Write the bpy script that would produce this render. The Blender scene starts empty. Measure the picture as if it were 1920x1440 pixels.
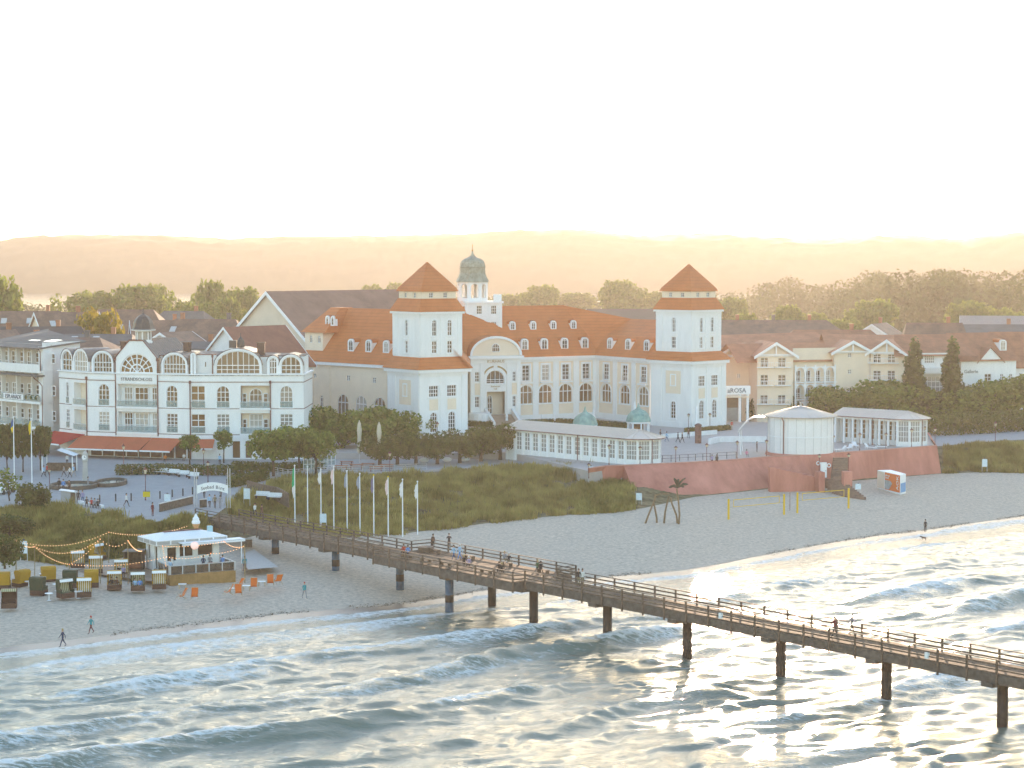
import bpy, math, random
import numpy as np
from mathutils import Vector, Matrix
R = math.radians
rnd = random.Random(7)
SC = bpy.context.scene
COL = SC.collection
# ---------------------------------------------------------------- camera
FPX, CAMH, HORIZ = 3800.0, 36.5, 490.0          # focal length and horizon row for a 1920x1440 picture
PITCH = math.atan((720 - HORIZ) / FPX)
cd = bpy.data.cameras.new('camera'); cam = bpy.data.objects.new('camera', cd); COL.objects.link(cam)
cam.location = (0, 0, CAMH); cam.rotation_euler = (math.pi / 2 - PITCH, 0, 0)
cd.sensor_width = 36; cd.lens = 36 * FPX / 1920; cd.clip_start = 1; cd.clip_end = 9000
SC.camera = cam
# ---------------------------------------------------------------- light
SUN_EL, SUN_AZ = R(6.8), R(7.5)                  # low sun behind the town, a little right of the view
w = bpy.data.worlds.new('World'); SC.world = w; w.use_nodes = True
nt = w.node_tree; bg = nt.nodes['Background']; bg.inputs[1].default_value = 0.15
sky = nt.nodes.new('ShaderNodeTexSky'); sky.sky_type = 'NISHITA'; sky.sun_disc = False
sky.sun_elevation = SUN_EL; sky.sun_rotation = SUN_AZ; sky.air_density = 1.0; sky.dust_density = 0.6; sky.ozone_density = 1.5
nt.links.new(sky.outputs[0], bg.inputs[0])
sl = bpy.data.lights.new('sun', 'SUN'); sl.energy = 2.2; sl.angle = R(0.6); sl.color = (1, .71, .48)
so = bpy.data.objects.new('sun', sl); COL.objects.link(so)
sd = Vector((math.sin(SUN_AZ) * math.cos(SUN_EL), math.cos(SUN_AZ) * math.cos(SUN_EL), math.sin(SUN_EL)))
so.rotation_euler = sd.to_track_quat('Z', 'Y').to_euler(); so.location = (60, 300, 200)
SC.view_settings.view_transform = 'Standard'; SC.view_settings.look = 'None'; SC.view_settings.exposure = 2.28
SC.view_settings.gamma = 1
SC.cycles.use_denoising = True; SC.cycles.max_bounces = 6; SC.cycles.volume_bounces = 1
SC.cycles.transparent_max_bounces = 12; SC.cycles.caustics_reflective = False; SC.cycles.caustics_refractive = False
SC.cycles.sample_clamp_indirect = 6
HAZE_D = .00020
# ---------------------------------------------------------------- helpers
def ray(px, py):
    dx, dy = (px - 960) / FPX, -(py - 720) / FPX
    c, s = math.cos(PITCH), math.sin(PITCH)
    return Vector((dx, c + dy * s, -s + dy * c))
def P(px, py, z):                                # point of the height z seen at a photo pixel
    d = ray(px, py); t = (z - CAMH) / d.z
    return Vector((d.x * t, d.y * t, z))
def W(px, py, Y):                                # point at the distance Y seen at a photo pixel
    d = ray(px, py); t = Y / d.y
    return Vector((d.x * t, Y, CAMH + d.z * t))
def vn(x, y, seed=0):                            # value noise on numpy arrays
    x = np.asarray(x, float); y = np.asarray(y, float)
    xi, yi = np.floor(x).astype(np.int64), np.floor(y).astype(np.int64)
    fx, fy = x - xi, y - yi
    fx, fy = fx * fx * (3 - 2 * fx), fy * fy * (3 - 2 * fy)
    def h(a, b):
        n = (a * 374761393 + b * 668265263 + seed * 974711) & 0x7fffffff
        n = ((n ^ (n >> 13)) * 1274126177) & 0x7fffffff
        return ((n ^ (n >> 16)) & 0xffff) / 65535.0
    return (h(xi, yi) * (1 - fx) + h(xi + 1, yi) * fx) * (1 - fy) + (h(xi, yi + 1) * (1 - fx) + h(xi + 1, yi + 1) * fx) * fy
def fbm(x, y, seed=0, o=3):
    v, a, t = 0, 1, 0
    for i in range(o):
        v = v + a * vn(x * 2 ** i, y * 2 ** i, seed + i * 17); t += a; a *= .5
    return v / t
class MB:
    def __init__(s): s.v = []; s.f = []; s.calls = []; s.marks = []
    def mark(s): s.marks.append((len(s.v), len(s.f)))
    def add(s, vs, fs):
        s.calls.append((len(s.v), len(s.f))); n = len(s.v); s.v += [tuple(v) for v in vs]; s.f += [tuple(i + n for i in f) for f in fs]; return s
    def box(s, c, d, rz=0, tilt=None):
        x, y, z = d[0] / 2, d[1] / 2, d[2] / 2
        vs = [(a * x, b * y, e * z) for e in (-1, 1) for b in (-1, 1) for a in (-1, 1)]
        m = Matrix.Rotation(rz, 3, 'Z')
        if tilt: m = m @ Matrix.Rotation(tilt[1], 3, tilt[0])
        vs = [Vector(c) + m @ Vector(v) for v in vs]
        return s.add(vs, [(0, 2, 3, 1), (4, 5, 7, 6), (0, 1, 5, 4), (1, 3, 7, 5), (3, 2, 6, 7), (2, 0, 4, 6)])
    def prism(s, poly, z0, z1):
        n = len(poly)
        zt = z1 if isinstance(z1, (list, tuple)) else [z1] * n
        zb = z0 if isinstance(z0, (list, tuple)) else [z0] * n
        vs = [(p[0], p[1], zb[i]) for i, p in enumerate(poly)] + [(p[0], p[1], zt[i]) for i, p in enumerate(poly)]
        fs = [tuple(range(n - 1, -1, -1)), tuple(range(n, 2 * n))] + [(i, (i + 1) % n, n + (i + 1) % n, n + i) for i in range(n)]
        return s.add(vs, fs)
    def loft(s, rings, close=True, cap=True):
        n = len(rings[0]); vs = [p for r in rings for p in r]; fs = []
        for k in range(len(rings) - 1):
            for i in range(n if close else n - 1):
                j = (i + 1) % n
                fs.append((k * n + i, k * n + j, (k + 1) * n + j, (k + 1) * n + i))
        if cap and close:
            fs += [tuple(range(n - 1, -1, -1)), tuple(range((len(rings) - 1) * n, len(rings) * n))]
        return s.add(vs, fs)
    def cyl(s, p0, p1, r0, r1=None, n=8, cap=True):
        r1 = r0 if r1 is None else r1
        p0, p1 = Vector(p0), Vector(p1); d = (p1 - p0).normalized()
        a = d.orthogonal().normalized() if abs(d.z) < .99 else Vector((1, 0, 0)); b = d.cross(a)
        rr = [[p + (a * math.cos(2 * math.pi * i / n) + b * math.sin(2 * math.pi * i / n)) * r for i in range(n)] for p, r in ((p0, r0), (p1, r1))]
        return s.loft(rr, True, cap)
    def tube(s, pts, r, n=5):
        pts = [Vector(p) for p in pts]; rings = []
        rs = r if isinstance(r, (list, tuple)) else [r] * len(pts)
        a = None
        for i, p in enumerate(pts):
            d = (pts[min(i + 1, len(pts) - 1)] - pts[max(i - 1, 0)]).normalized()
            if a is None: a = d.orthogonal().normalized()
            a = (a - d * a.dot(d)).normalized(); b = d.cross(a)
            rings.append([p + (a * math.cos(2 * math.pi * k / n) + b * math.sin(2 * math.pi * k / n)) * rs[i] for k in range(n)])
        return s.loft(rings)
    def lathe(s, prof, c=(0, 0, 0), n=12, rot=0):
        rings = [[(c[0] + r * math.cos(rot + 2 * math.pi * i / n), c[1] + r * math.sin(rot + 2 * math.pi * i / n), c[2] + z) for i in range(n)] for r, z in prof]
        return s.loft(rings)
    def quad(s, a, b, c, d): return s.add([a, b, c, d], [(0, 1, 2, 3)])
    def ball(s, c, r, n=8, m=5, sq=(1, 1, 1)):
        return s.loft([[(c[0] + sq[0] * r * math.sin(math.pi * k / m) * math.cos(2 * math.pi * i / n), c[1] + sq[1] * r * math.sin(math.pi * k / m) * math.sin(2 * math.pi * i / n), c[2] - sq[2] * r * math.cos(math.pi * k / m)) for i in range(n)] for k in [.12] + list(range(1, m)) + [m - .12]])
    def mesh(s, name, mat, smooth=False):
        me = bpy.data.meshes.new(name); me.from_pydata(s.v, [], s.f)
        if mat: me.materials.append(mat)
        if smooth: me.polygons.foreach_set('use_smooth', [True] * len(me.polygons))
        me.update(); return me
    def build(s, name, mat, parent=None, smooth=False, loc=None, label=None):
        o = bpy.data.objects.new(name, s.mesh(name, mat, smooth)); COL.objects.link(o)
        if parent: o.parent = parent
        if loc: o.location = loc
        if label: o['label'] = label
        return o
def npmesh(name, V, Fq, mat, smooth=True):
    me = bpy.data.meshes.new(name); V = np.asarray(V, np.float32); Fq = np.asarray(Fq, np.int32); k = Fq.shape[1]
    me.vertices.add(len(V)); me.vertices.foreach_set('co', V.ravel())
    me.loops.add(Fq.size); me.loops.foreach_set('vertex_index', Fq.ravel())
    me.polygons.add(len(Fq)); me.polygons.foreach_set('loop_start', np.arange(0, Fq.size, k, dtype=np.int32))
    try: me.polygons.foreach_set('loop_total', np.full(len(Fq), k, np.int32))
    except Exception: pass
    if mat: me.materials.append(mat)
    me.polygons.foreach_set('use_smooth', np.full(len(Fq), smooth)); me.update(); me.validate()
    return me
def link(name, me, parent=None, loc=None, rz=0):
    o = bpy.data.objects.new(name, me); COL.objects.link(o)
    if parent: o.parent = parent
    if loc is not None: o.location = loc
    o.rotation_euler.z = rz
    return o
def tag(o, label=None, cat=None, group=None, kind=None):
    if label: o['label'] = label
    if cat: o['category'] = cat
    if group: o['group'] = group
    if kind: o['kind'] = kind
    return o
def thing(name, label, cat, loc=(0, 0, 0), rz=0, group=None):
    o = bpy.data.objects.new(name, None); COL.objects.link(o); o.empty_display_size = .3
    o.location = loc; o.rotation_euler.z = rz
    return tag(o, label, cat, group)
def dup(root, loc, rz=0, label=None, group=None, scale=None):
    def cp(o, par):
        c = o.copy(); COL.objects.link(c); c.parent = par
        for ch in list(o.children): cp(ch, c)
        return c
    r = cp(root, None); r.location = loc; r.rotation_euler.z = rz
    if label: r['label'] = label
    if group: r['group'] = group
    if scale: r.scale = scale if isinstance(scale, (tuple, list)) else (scale,) * 3
    return r
# ---------------------------------------------------------------- materials
MATS = {}
def mat(name, col, rough=.7, var=.12, scale=3.0, metal=0, bump=0, bscale=30, col2=None, transl=0, spec=.4, emit=None, alpha=1, coord='Object', stretch=(1, 1, 1)):
    if name in MATS: return MATS[name]
    m = bpy.data.materials.new(name); m.use_nodes = True; n = m.node_tree; b = n.nodes['Principled BSDF']
    N, L = n.nodes.new, n.links.new
    b.inputs['Roughness'].default_value = rough; b.inputs['Metallic'].default_value = metal
    b.inputs['Specular IOR Level'].default_value = spec
    b.inputs['Base Color'].default_value = (*col, 1)
    if var or col2 or bump:
        tc = N('ShaderNodeTexCoord'); mp = N('ShaderNodeMapping'); mp.inputs['Scale'].default_value = stretch
        L(tc.outputs[coord], mp.inputs[0])
    if var or col2:
        nz = N('ShaderNodeTexNoise'); nz.inputs['Scale'].default_value = scale; nz.inputs['Detail'].default_value = 6; nz.inputs['Roughness'].default_value = .65
        L(mp.outputs[0], nz.inputs[0])
        rp = N('ShaderNodeValToRGB'); c2 = col2 or col
        lo = [max(0, c * (1 - var)) for c in col]; hi = [min(1, c * (1 + var)) for c in c2]
        rp.color_ramp.elements[0].color = (*lo, 1); rp.color_ramp.elements[1].color = (*hi, 1)
        rp.color_ramp.elements[0].position = .3; rp.color_ramp.elements[1].position = .7
        L(nz.outputs[0], rp.inputs[0]); L(rp.outputs[0], b.inputs['Base Color'])
    if bump:
        nb = N('ShaderNodeTexNoise'); nb.inputs['Scale'].default_value = bscale; nb.inputs['Detail'].default_value = 5
        L(mp.outputs[0], nb.inputs[0]); bp = N('ShaderNodeBump'); bp.inputs['Strength'].default_value = bump; bp.inputs['Distance'].default_value = .05
        L(nb.outputs[0], bp.inputs['Height']); L(bp.outputs[0], b.inputs['Normal'])
    if transl:
        tr = N('ShaderNodeBsdfTranslucent'); mx = N('ShaderNodeMixShader'); mx.inputs[0].default_value = transl
        if var or col2: L(rp.outputs[0], tr.inputs[0])
        else: tr.inputs[0].default_value = (*col, 1)
        L(b.outputs[0], mx.inputs[1]); L(tr.outputs[0], mx.inputs[2]); L(mx.outputs[0], n.nodes['Material Output'].inputs[0])
    if emit:
        b.inputs['Emission Color'].default_value = (*emit[0], 1); b.inputs['Emission Strength'].default_value = emit[1]
    if alpha < 1: b.inputs['Alpha'].default_value = alpha
    MATS[name] = m; return m
def bands(m, axis='Z', scale=8.0, dark=.75, sharp=.12, dist=.02):   # darkens thin regular joints (tile rows, boards, seams) and bumps them
    n = m.node_tree; b = n.nodes['Principled BSDF']; N, L = n.nodes.new, n.links.new
    tc = N('ShaderNodeTexCoord'); sp = N('ShaderNodeSeparateXYZ'); L(tc.outputs['Object'], sp.inputs[0])
    mu = N('ShaderNodeMath'); mu.operation = 'MULTIPLY'; mu.inputs[1].default_value = scale
    if len(axis) == 1: L(sp.outputs[axis], mu.inputs[0])
    else:
        ad = N('ShaderNodeMath'); ad.operation = 'ADD'; L(sp.outputs['X'], ad.inputs[0]); L(sp.outputs['Y'], ad.inputs[1]); L(ad.outputs[0], mu.inputs[0])
    fr = N('ShaderNodeMath'); fr.operation = 'FRACT'; L(mu.outputs[0], fr.inputs[0])
    mr = N('ShaderNodeMapRange'); mr.inputs[1].default_value = 0; mr.inputs[2].default_value = sharp; mr.inputs[3].default_value = dark; mr.inputs[4].default_value = 1
    L(fr.outputs[0], mr.inputs[0])
    mx = N('ShaderNodeMix'); mx.data_type = 'RGBA'; mx.blend_type = 'MULTIPLY'; mx.inputs[0].default_value = 1
    src = b.inputs['Base Color'].links
    if src: L(src[0].from_socket, mx.inputs[6])
    else: mx.inputs[6].default_value = b.inputs['Base Color'].default_value
    L(mr.outputs[0], mx.inputs[7]); L(mx.outputs[2], b.inputs['Base Color'])
    bp = N('ShaderNodeBump'); bp.inputs['Strength'].default_value = .6; bp.inputs['Distance'].default_value = dist
    L(fr.outputs[0], bp.inputs['Height']); L(bp.outputs[0], b.inputs['Normal'])
    return m
M_sand = mat('sand', (.45, .375, .30), .95, .16, 2.2, bump=.8, bscale=4, col2=(.58, .485, .39), spec=.1)
M_wet = mat('wet_sand', (.17, .14, .115), .35, .2, .7, bump=.1, spec=.4)
M_dune = mat('dune_soil', (.10, .085, .04), .95, .4, .5, col2=(.2, .17, .10), spec=.1)
M_pave = mat('paving', (.33, .33, .335), .85, .1, .6, bump=.1, bscale=4, spec=.2)
M_terr = mat('terrace_paving', (.42, .38, .36), .8, .1, .5, spec=.3)
M_white = mat('white_render', (.80, .795, .775), .75, .06, .9, stretch=(1, 1, .22), spec=.25)
M_cream = mat('cream_render', (.80, .67, .52), .8, .05, .5, spec=.2)
M_trim = mat('white_paint', (.82, .82, .82), .5, .02, 1)
M_tile = bands(mat('red_roof_tiles', (.50, .14, .035), .65, .07, .5, col2=(.53, .155, .04), spec=.3), 'Z', 1.7, .78, .22)
M_dtile = bands(mat('brown_roof_tiles', (.16, .10, .075), .7, .2, .5, col2=(.22, .13, .09)), 'Z', 3.2, .8, .15)
M_rtile = bands(mat('faded_red_tiles', (.30, .12, .065), .7, .2, .5, col2=(.36, .15, .08)), 'Z', 3.0, .8, .15)
M_slate = mat('dark_slate', (.07, .06, .058), .5, .2, 2)
M_felt = mat('grey_roofing_felt', (.13, .12, .115), .8, .2, .4)
M_zinc = bands(mat('zinc_sheet', (.30, .27, .25), .4, .1, 1, metal=.3), 'X', 1.6, .55, .14)
M_metalroof = bands(mat('pale_metal_roof', (.55, .52, .48), .45, .06, .4, metal=.1), 'X', 1.5, .7, .15)
M_copper = mat('green_copper', (.16, .30, .27), .6, .25, 1.2, col2=(.24, .38, .33))
M_olivecop = mat('weathered_copper', (.22, .23, .17), .6, .2, 1.2, col2=(.30, .31, .25))
M_glass = mat('window_glass', (.075, .055, .04), .08, .5, .35, spec=.9, coord='Object')
M_glassw = mat('brown_window_glass', (.16, .085, .035), .1, .4, .3, spec=.7)
def vary(m, cols):                               # each window differs: dark room, sky, blind or curtain
    n = m.node_tree; b = n.nodes['Principled BSDF']; oi = n.nodes.new('ShaderNodeObjectInfo'); rp = n.nodes.new('ShaderNodeValToRGB'); rp.color_ramp.interpolation = 'CONSTANT'
    e = rp.color_ramp.elements; e[0].color = (*cols[0][1], 1); e[1].position = cols[1][0]; e[1].color = (*cols[1][1], 1)
    for p, c in cols[2:]: k = e.new(p); k.color = (*c, 1)
    n.links.new(oi.outputs['Random'], rp.inputs[0]); n.links.new(rp.outputs[0], b.inputs['Base Color'])
vary(M_glass, [(0, (.07, .05, .035)), (.35, (.12, .09, .065)), (.6, (.04, .035, .03)), (.8, (.26, .24, .21)), (.92, (.42, .39, .34))])
vary(M_glassw, [(0, (.16, .085, .035)), (.4, (.11, .055, .02)), (.7, (.20, .12, .06)), (.9, (.30, .22, .14))])
M_pale = mat('pale_glass', (.34, .33, .31), .08, .3, .3, spec=.9)
M_balglass = mat('balcony_glass', (.30, .42, .42), .08, .1, 1, spec=.8, alpha=.45)
M_brown = mat('brown_metal', (.13, .035, .03), .5, .1, 2)
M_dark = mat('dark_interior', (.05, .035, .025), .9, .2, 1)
M_redwall = mat('pink_red_render', (.46, .165, .125), .85, .14, .35, col2=(.54, .22, .17), bump=.15, bscale=3, stretch=(1, 1, .3), spec=.15)
M_wood = mat('weathered_wood', (.10, .068, .048), .8, .25, 3, col2=(.15, .105, .075), bump=.2, bscale=20)
M_deck = bands(mat('deck_boards', (.22, .16, .115), .6, .25, 2, col2=(.30, .215, .15), spec=.4), 'X', 6, .6, .12)
M_conc = mat('concrete_beam', (.09, .072, .058), .85, .25, 1.5, col2=(.125, .10, .083), bump=.2, bscale=8)
M_pilec = mat('dark_steel_pile', (.022, .014, .009), .6, .3, 1.5, col2=(.035, .022, .015))
M_pileb = mat('blue_steel_pile', (.03, .075, .125), .55, .2, 1.2, col2=(.05, .11, .17))
M_leaf = mat('leaves', (.11, .15, .02), .6, .35, 1.2, col2=(.21, .245, .045), transl=.45, spec=.25)
M_leafd = mat('dark_leaves', (.06, .075, .016), .6, .35, 1.0, col2=(.12, .13, .03), transl=.4, spec=.25)
M_leafy = mat('yellow_leaves', (.17, .13, .012), .6, .35, .7, col2=(.28, .22, .02), transl=.5, spec=.2)
M_bark = mat('bark', (.07, .05, .035), .9, .3, 4)
M_grass = mat('marram_grass', (.19, .165, .035), .8, .35, .22, col2=(.36, .30, .095), transl=.45, spec=.15)
M_hedge = mat('hedge_leaves', (.07, .085, .015), .65, .35, 1.2, col2=(.13, .14, .03), transl=.35, spec=.2)
M_steel = mat('pale_steel', (.55, .55, .55), .4, .05, 2, metal=.4)
M_black = mat('black_iron', (.025, .025, .025), .5, .1, 3)
M_awn = mat('orange_red_awning', (.66, .17, .085), .8, .06, .5, transl=.25)
M_awnr = mat('red_awning', (.55, .035, .03), .8, .06, .5, transl=.25)
M_gold = mat('gilded_letters', (.35, .22, .08), .5, .1, 1)
M_ltxt = mat('grey_letters', (.16, .16, .16), .5, 0)
# ---------------------------------------------------------------- land, sea, hills
def curve(pts, z=None):
    w_ = sorted([tuple(P(a, b, c if z is None else z)) for a, b, *r in pts for c in [r[0] if r else z]])
    return np.array([p[0] for p in w_]), np.array([p[1] for p in w_]), np.array([p[2] for p in w_])
SH = curve([(-700, 1330), (-200, 1258), (0, 1227), (100, 1216), (200, 1203), (400, 1178), (600, 1155), (760, 1141), (840, 1130), (900, 1118), (1000, 1106), (1100, 1096), (1200, 1086), (1290, 1078), (1350, 1068), (1500, 1038), (1650, 1012), (1750, 1000), (1850, 985), (1920, 974), (2100, 948), (2600, 880)], 0)
TOE = curve([(-700, 1062), (-150, 1052), (60, 1050), (140, 1062), (230, 1045), (330, 1035), (440, 1014), (480, 1004), (520, 1000), (560, 1002), (640, 1006), (760, 1000), (860, 988), (960, 975), (1060, 966), (1150, 960), (1205, 953), (1300, 932), (1440, 917), (1560, 905), (1765, 888), (1850, 885), (1920, 887), (2100, 880), (2600, 872)], 2.0)
TOP = curve([(-700, 968), (-150, 962), (0, 958), (100, 952), (180, 962), (290, 985), (400, 968), (440, 950), (475, 915), (520, 898), (720, 890), (980, 874), (1100, 878), (1200, 873), (1300, 866), (1440, 858), (1560, 850), (1765, 836), (1850, 828), (1920, 824), (2100, 815), (2600, 800)], 5.0)
def yz(c, X): return np.interp(X, c[0], c[1])
XS = np.arange(-125, 150, .8)
def loft_rows(name, rows, m, smooth=True):        # rows: list of arrays (n,3)
    n = len(rows[0]); V = np.concatenate(rows); k = len(rows)
    I = np.arange(k * n).reshape(k, n)
    Fq = np.stack([I[:-1, :-1], I[:-1, 1:], I[1:, 1:], I[1:, :-1]], -1).reshape(-1, 4)
    return tag(link(name, npmesh(name, V, Fq, m, smooth)), kind='structure')
def row(X, Y, Z): return np.stack([X, Y, np.broadcast_to(Z, X.shape)], -1)
ys, yt, yp = yz(SH, XS), yz(TOE, XS), yz(TOP, XS)
def beach_z(t): return 2.0 * (1 - (1 - t) ** 1.5)
WET = .055
rows = [row(XS, np.full_like(XS, 70.), -4.0), row(XS, ys - 12, -.55)]
for t in np.linspace(-.03, WET, 5):
    yy = ys + (yt - ys) * t + (fbm(XS / 6, XS * 0, 3) - .5) * 1.2 * (t > 0)
    rows.append(row(XS, yy, (beach_z(t) if t > 0 else -.06 + t) ))
loft_rows('wet_sand', rows, M_wet)
rows = [rows[-1] + np.array([0, 0, 0])]
for t in np.linspace(WET, 1, 46)[1:]:
    yy = ys + (yt - ys) * t
    z = beach_z(t) + (fbm(XS / 2.2, yy / 2.2, 5) - .5) * .22 * min(1, t * 6) * min(1, (1 - t) * 12)
    rows.append(row(XS, yy, z))
loft_rows('beach', rows, M_sand)
last = rows[-1]
rows = [last]
for t in np.linspace(0, 1, 24)[1:]:
    yy = yt + (yp - yt) * t
    s = t * t * (3 - 2 * t)
    bump = (fbm(XS / 5, yy / 5, 11) - .42) * 1.5 * math.sin(math.pi * t)
    rows.append(row(XS, yy, 2.0 + 3.0 * s + bump))
loft_rows('dune', rows, M_dune)
DUNE_T, DUNE_P = yt.copy(), yp.copy()
def dune_z(x, y):                                # ground height in the dune belt
    a, b = np.interp(x, XS, DUNE_T), np.interp(x, XS, DUNE_P); t = np.clip((y - a) / (b - a), 0, 1)
    return 2 + 3 * t * t * (3 - 2 * t) + (fbm(x / 5, y / 5, 11) - .42) * 1.5 * np.sin(np.pi * t), (y - a) / (b - a)
rows = [rows[-1], row(XS, np.maximum(yp + 4, 335.), 5.), row(XS, np.full_like(XS, 430.), 5.)]
loft_rows('promenade', rows, M_pave)
xg = np.linspace(-900, 900, 90)
rows = []
for yy, z in ((430, 4.95), (700, 5), (1000, 5), (1500, 2), (1560, -1), (3000, -1)):
    rows.append(row(xg * max(.17, yy / 1300), np.full_like(xg, float(yy)), z))
M_town = mat('town_ground', (.10, .095, .06), .9, .3, .05)
loft_rows('town_ground', rows, M_town)
M_lake = mat('lake_water', (.05, .06, .06), .12, 0, spec=.5, bump=.15, bscale=.35)
lk = MB().quad((-1500, 1540, .2), (60, 1540, .2), (100, 3000, .2), (-1500, 3000, .2)); tag(lk.build('lake', M_lake), kind='structure')
M_far = mat('distant_forest', (.05, .06, .035), .9, .3, .02)
def hill(name, prof, Y, depth, seed, amp):
    px = np.linspace(-500, 2420, 700); py = np.interp(px, [p[0] for p in prof], [p[1] for p in prof])
    X = (px - 960) / FPX * Y; Zr = CAMH + (HORIZ - py) / FPX * Y
    rows = []
    for t in np.linspace(0, 1, 26):
        yy = Y - depth * (1 - t); s = math.sin(t * math.pi / 2)
        xx = X * yy / Y
        z = Zr * s ** .8 + (fbm(xx / 22, np.full_like(xx, yy / 22), seed, 4) - .5) * amp * min(1, 6 * t)
        rows.append(row(xx, np.full_like(xx, yy), z - 3 * (t == 0)))
    rows.append(row(X * 1.15, np.full_like(X, Y * 1.15), 0))
    loft_rows(name, rows, M_far)
hill('far_hills', [(-500, 452), (0, 452), (60, 444), (270, 441), (420, 449), (520, 446), (700, 443), (860, 440), (1000, 431), (1100, 433), (1190, 444), (1310, 440), (1420, 444), (1540, 451), (1640, 442), (1700, 444), (1800, 450), (1900, 438), (2420, 440)], 2750, 430, 21, 7)
# sea: crests run along the shore (about 39 degrees), d grows offshore
es, ed = np.array([.775, .632]), np.array([.632, -.775])
gx = np.arange(-92, 118, .34); gy = np.arange(128, 330, .34)
GX, GY = np.meshgrid(gx, gy)
ysx = np.interp(GX, SH[0], SH[1])
S = GX * es[0] + GY * es[1]; D = GX * ed[0] + GY * ed[1]
off = np.clip((ysx - GY) * .775, 0, None)          # metres offshore
warp = (fbm(S / 34, D / 26, 31) - .5) * 15
ph = (D + warp * .8) / 11.5 * 2 * np.pi
mod = np.clip(fbm(S / 30, D / 9, 33) * 2.3 - .62, 0, 1)
sw = np.exp(-((np.mod(ph, 2 * np.pi) - np.pi) / np.where(np.mod(ph, 2 * np.pi) < np.pi, .62, 1.25)) ** 2)
grow = np.clip(off / 30, .12, 1)
Z = sw * mod * 1.05 * grow
ph2 = (D + S * .22 + (fbm(S / 9, D / 7, 41) - .5) * 9) / 4.3 * 2 * np.pi
Z += .12 * grow * np.sin(ph2) * fbm(S / 6, D / 5, 43) * 1.6
ph3 = (D * .95 - S * .3 + (fbm(S / 5, D / 4, 47) - .5) * 6) / 2.2 * 2 * np.pi
Z += .065 * np.clip(off / 12, .2, 1) * np.sin(ph3)
Z += (fbm(S / 2.6, D / 1.1, 53) - .5) * .16 * np.clip(off / 12, .35, 1) + (fbm(S / 1.1, D / .55, 54, 2) - .5) * .06 * np.clip(off / 12, .5, 1)
p01 = np.mod(ph, 2 * np.pi)
patch = fbm(S / 17, D / 8, 61)
br = fbm(S / 1.5, D / .7, 63, 4)
act = mod * np.clip(patch * 3 - 1.0, 0, 1)
foam = np.clip(np.exp(-((p01 - 3.25) / .38) ** 2) * act * 2.2, 0, 1) * (.55 + .6 * br) + .75 * np.exp(-((p01 - 4.3) / .95) ** 2) * act
Z += foam * (fbm(S / .8, D / .6, 73, 3) - .4) * .22
foam = np.maximum(foam, np.clip(1.35 - off / (1.1 + 2.6 * fbm(S / 7, S * 0, 67)), 0, 1) * (br > .33))
foam = np.maximum(foam, np.clip((fbm(S / 11, D / 1.5, 69, 4) - .60) * 5, 0, .5) * br * np.clip(1.6 - off / 55, 0, 1))
keep = (GY < ysx + 3.0)
I = np.arange(GX.size).reshape(GX.shape)
Fq = np.stack([I[:-1, :-1], I[:-1, 1:], I[1:, 1:], I[1:, :-1]], -1).reshape(-1, 4)
kk = keep.ravel()[Fq].all(1); Fq = Fq[kk]
used = np.zeros(GX.size, bool); used[Fq.ravel()] = True
remap = np.cumsum(used) - 1
V = np.stack([GX.ravel(), GY.ravel(), Z.ravel()], -1)[used]
M_sea = mat('sea_water', (.16, .19, .15), .08, 0, spec=.5)
n = M_sea.node_tree; b = n.nodes['Principled BSDF']; b.inputs['IOR'].default_value = 1.33; b.inputs['Specular IOR Level'].default_value = .5
tc = n.nodes.new('ShaderNodeTexCoord'); mp = n.nodes.new('ShaderNodeMapping'); mp.inputs['Rotation'].default_value = (0, 0, R(-39)); mp.inputs['Scale'].default_value = (.45, 1.6, 1)
n.links.new(tc.outputs['Object'], mp.inputs[0])
nz = n.nodes.new('ShaderNodeTexNoise'); nz.inputs['Scale'].default_value = 2.6; nz.inputs['Detail'].default_value = 8; nz.inputs['Roughness'].default_value = .6
n.links.new(mp.outputs[0], nz.inputs[0])
bp = n.nodes.new('ShaderNodeBump'); bp.inputs['Strength'].default_value = .45; bp.inputs['Distance'].default_value = .16
n.links.new(nz.outputs[0], bp.inputs['Height']); n.links.new(bp.outputs[0], b.inputs['Normal'])
at_ = n.nodes.new('ShaderNodeAttribute'); at_.attribute_name = 'foam'
fm = n.nodes.new('ShaderNodeBsdfDiffuse'); fm.inputs[0].default_value = (.80, .80, .78, 1)
fn = n.nodes.new('ShaderNodeTexNoise'); fn.inputs['Scale'].default_value = 2.0; fn.inputs['Detail'].default_value = 9; fn.inputs['Roughness'].default_value = .7; n.links.new(mp.outputs[0], fn.inputs[0])
vo = n.nodes.new('ShaderNodeTexVoronoi'); vo.feature = 'DISTANCE_TO_EDGE'; vo.inputs['Scale'].default_value = 1.5
wv = n.nodes.new('ShaderNodeVectorMath'); wv.operation = 'MULTIPLY_ADD'; wv.inputs[1].default_value = (.9, .9, .9); n.links.new(fn.outputs['Color'], wv.inputs[0]); n.links.new(mp.outputs[0], wv.inputs[2]); n.links.new(wv.outputs[0], vo.inputs['Vector'])
lc_ = n.nodes.new('ShaderNodeMapRange'); lc_.inputs[1].default_value = 0; lc_.inputs[2].default_value = .16; lc_.inputs[3].default_value = 1.25; lc_.inputs[4].default_value = .45; n.links.new(vo.outputs['Distance'], lc_.inputs[0])
m0 = n.nodes.new('ShaderNodeMath'); m0.operation = 'MULTIPLY'; n.links.new(at_.outputs['Fac'], m0.inputs[0]); n.links.new(lc_.outputs[0], m0.inputs[1])
m1 = n.nodes.new('ShaderNodeMath'); m1.operation = 'MULTIPLY_ADD'; m1.inputs[1].default_value = 2.0; m1.inputs[2].default_value = -1.27; n.links.new(fn.outputs[0], m1.inputs[0])
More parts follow.
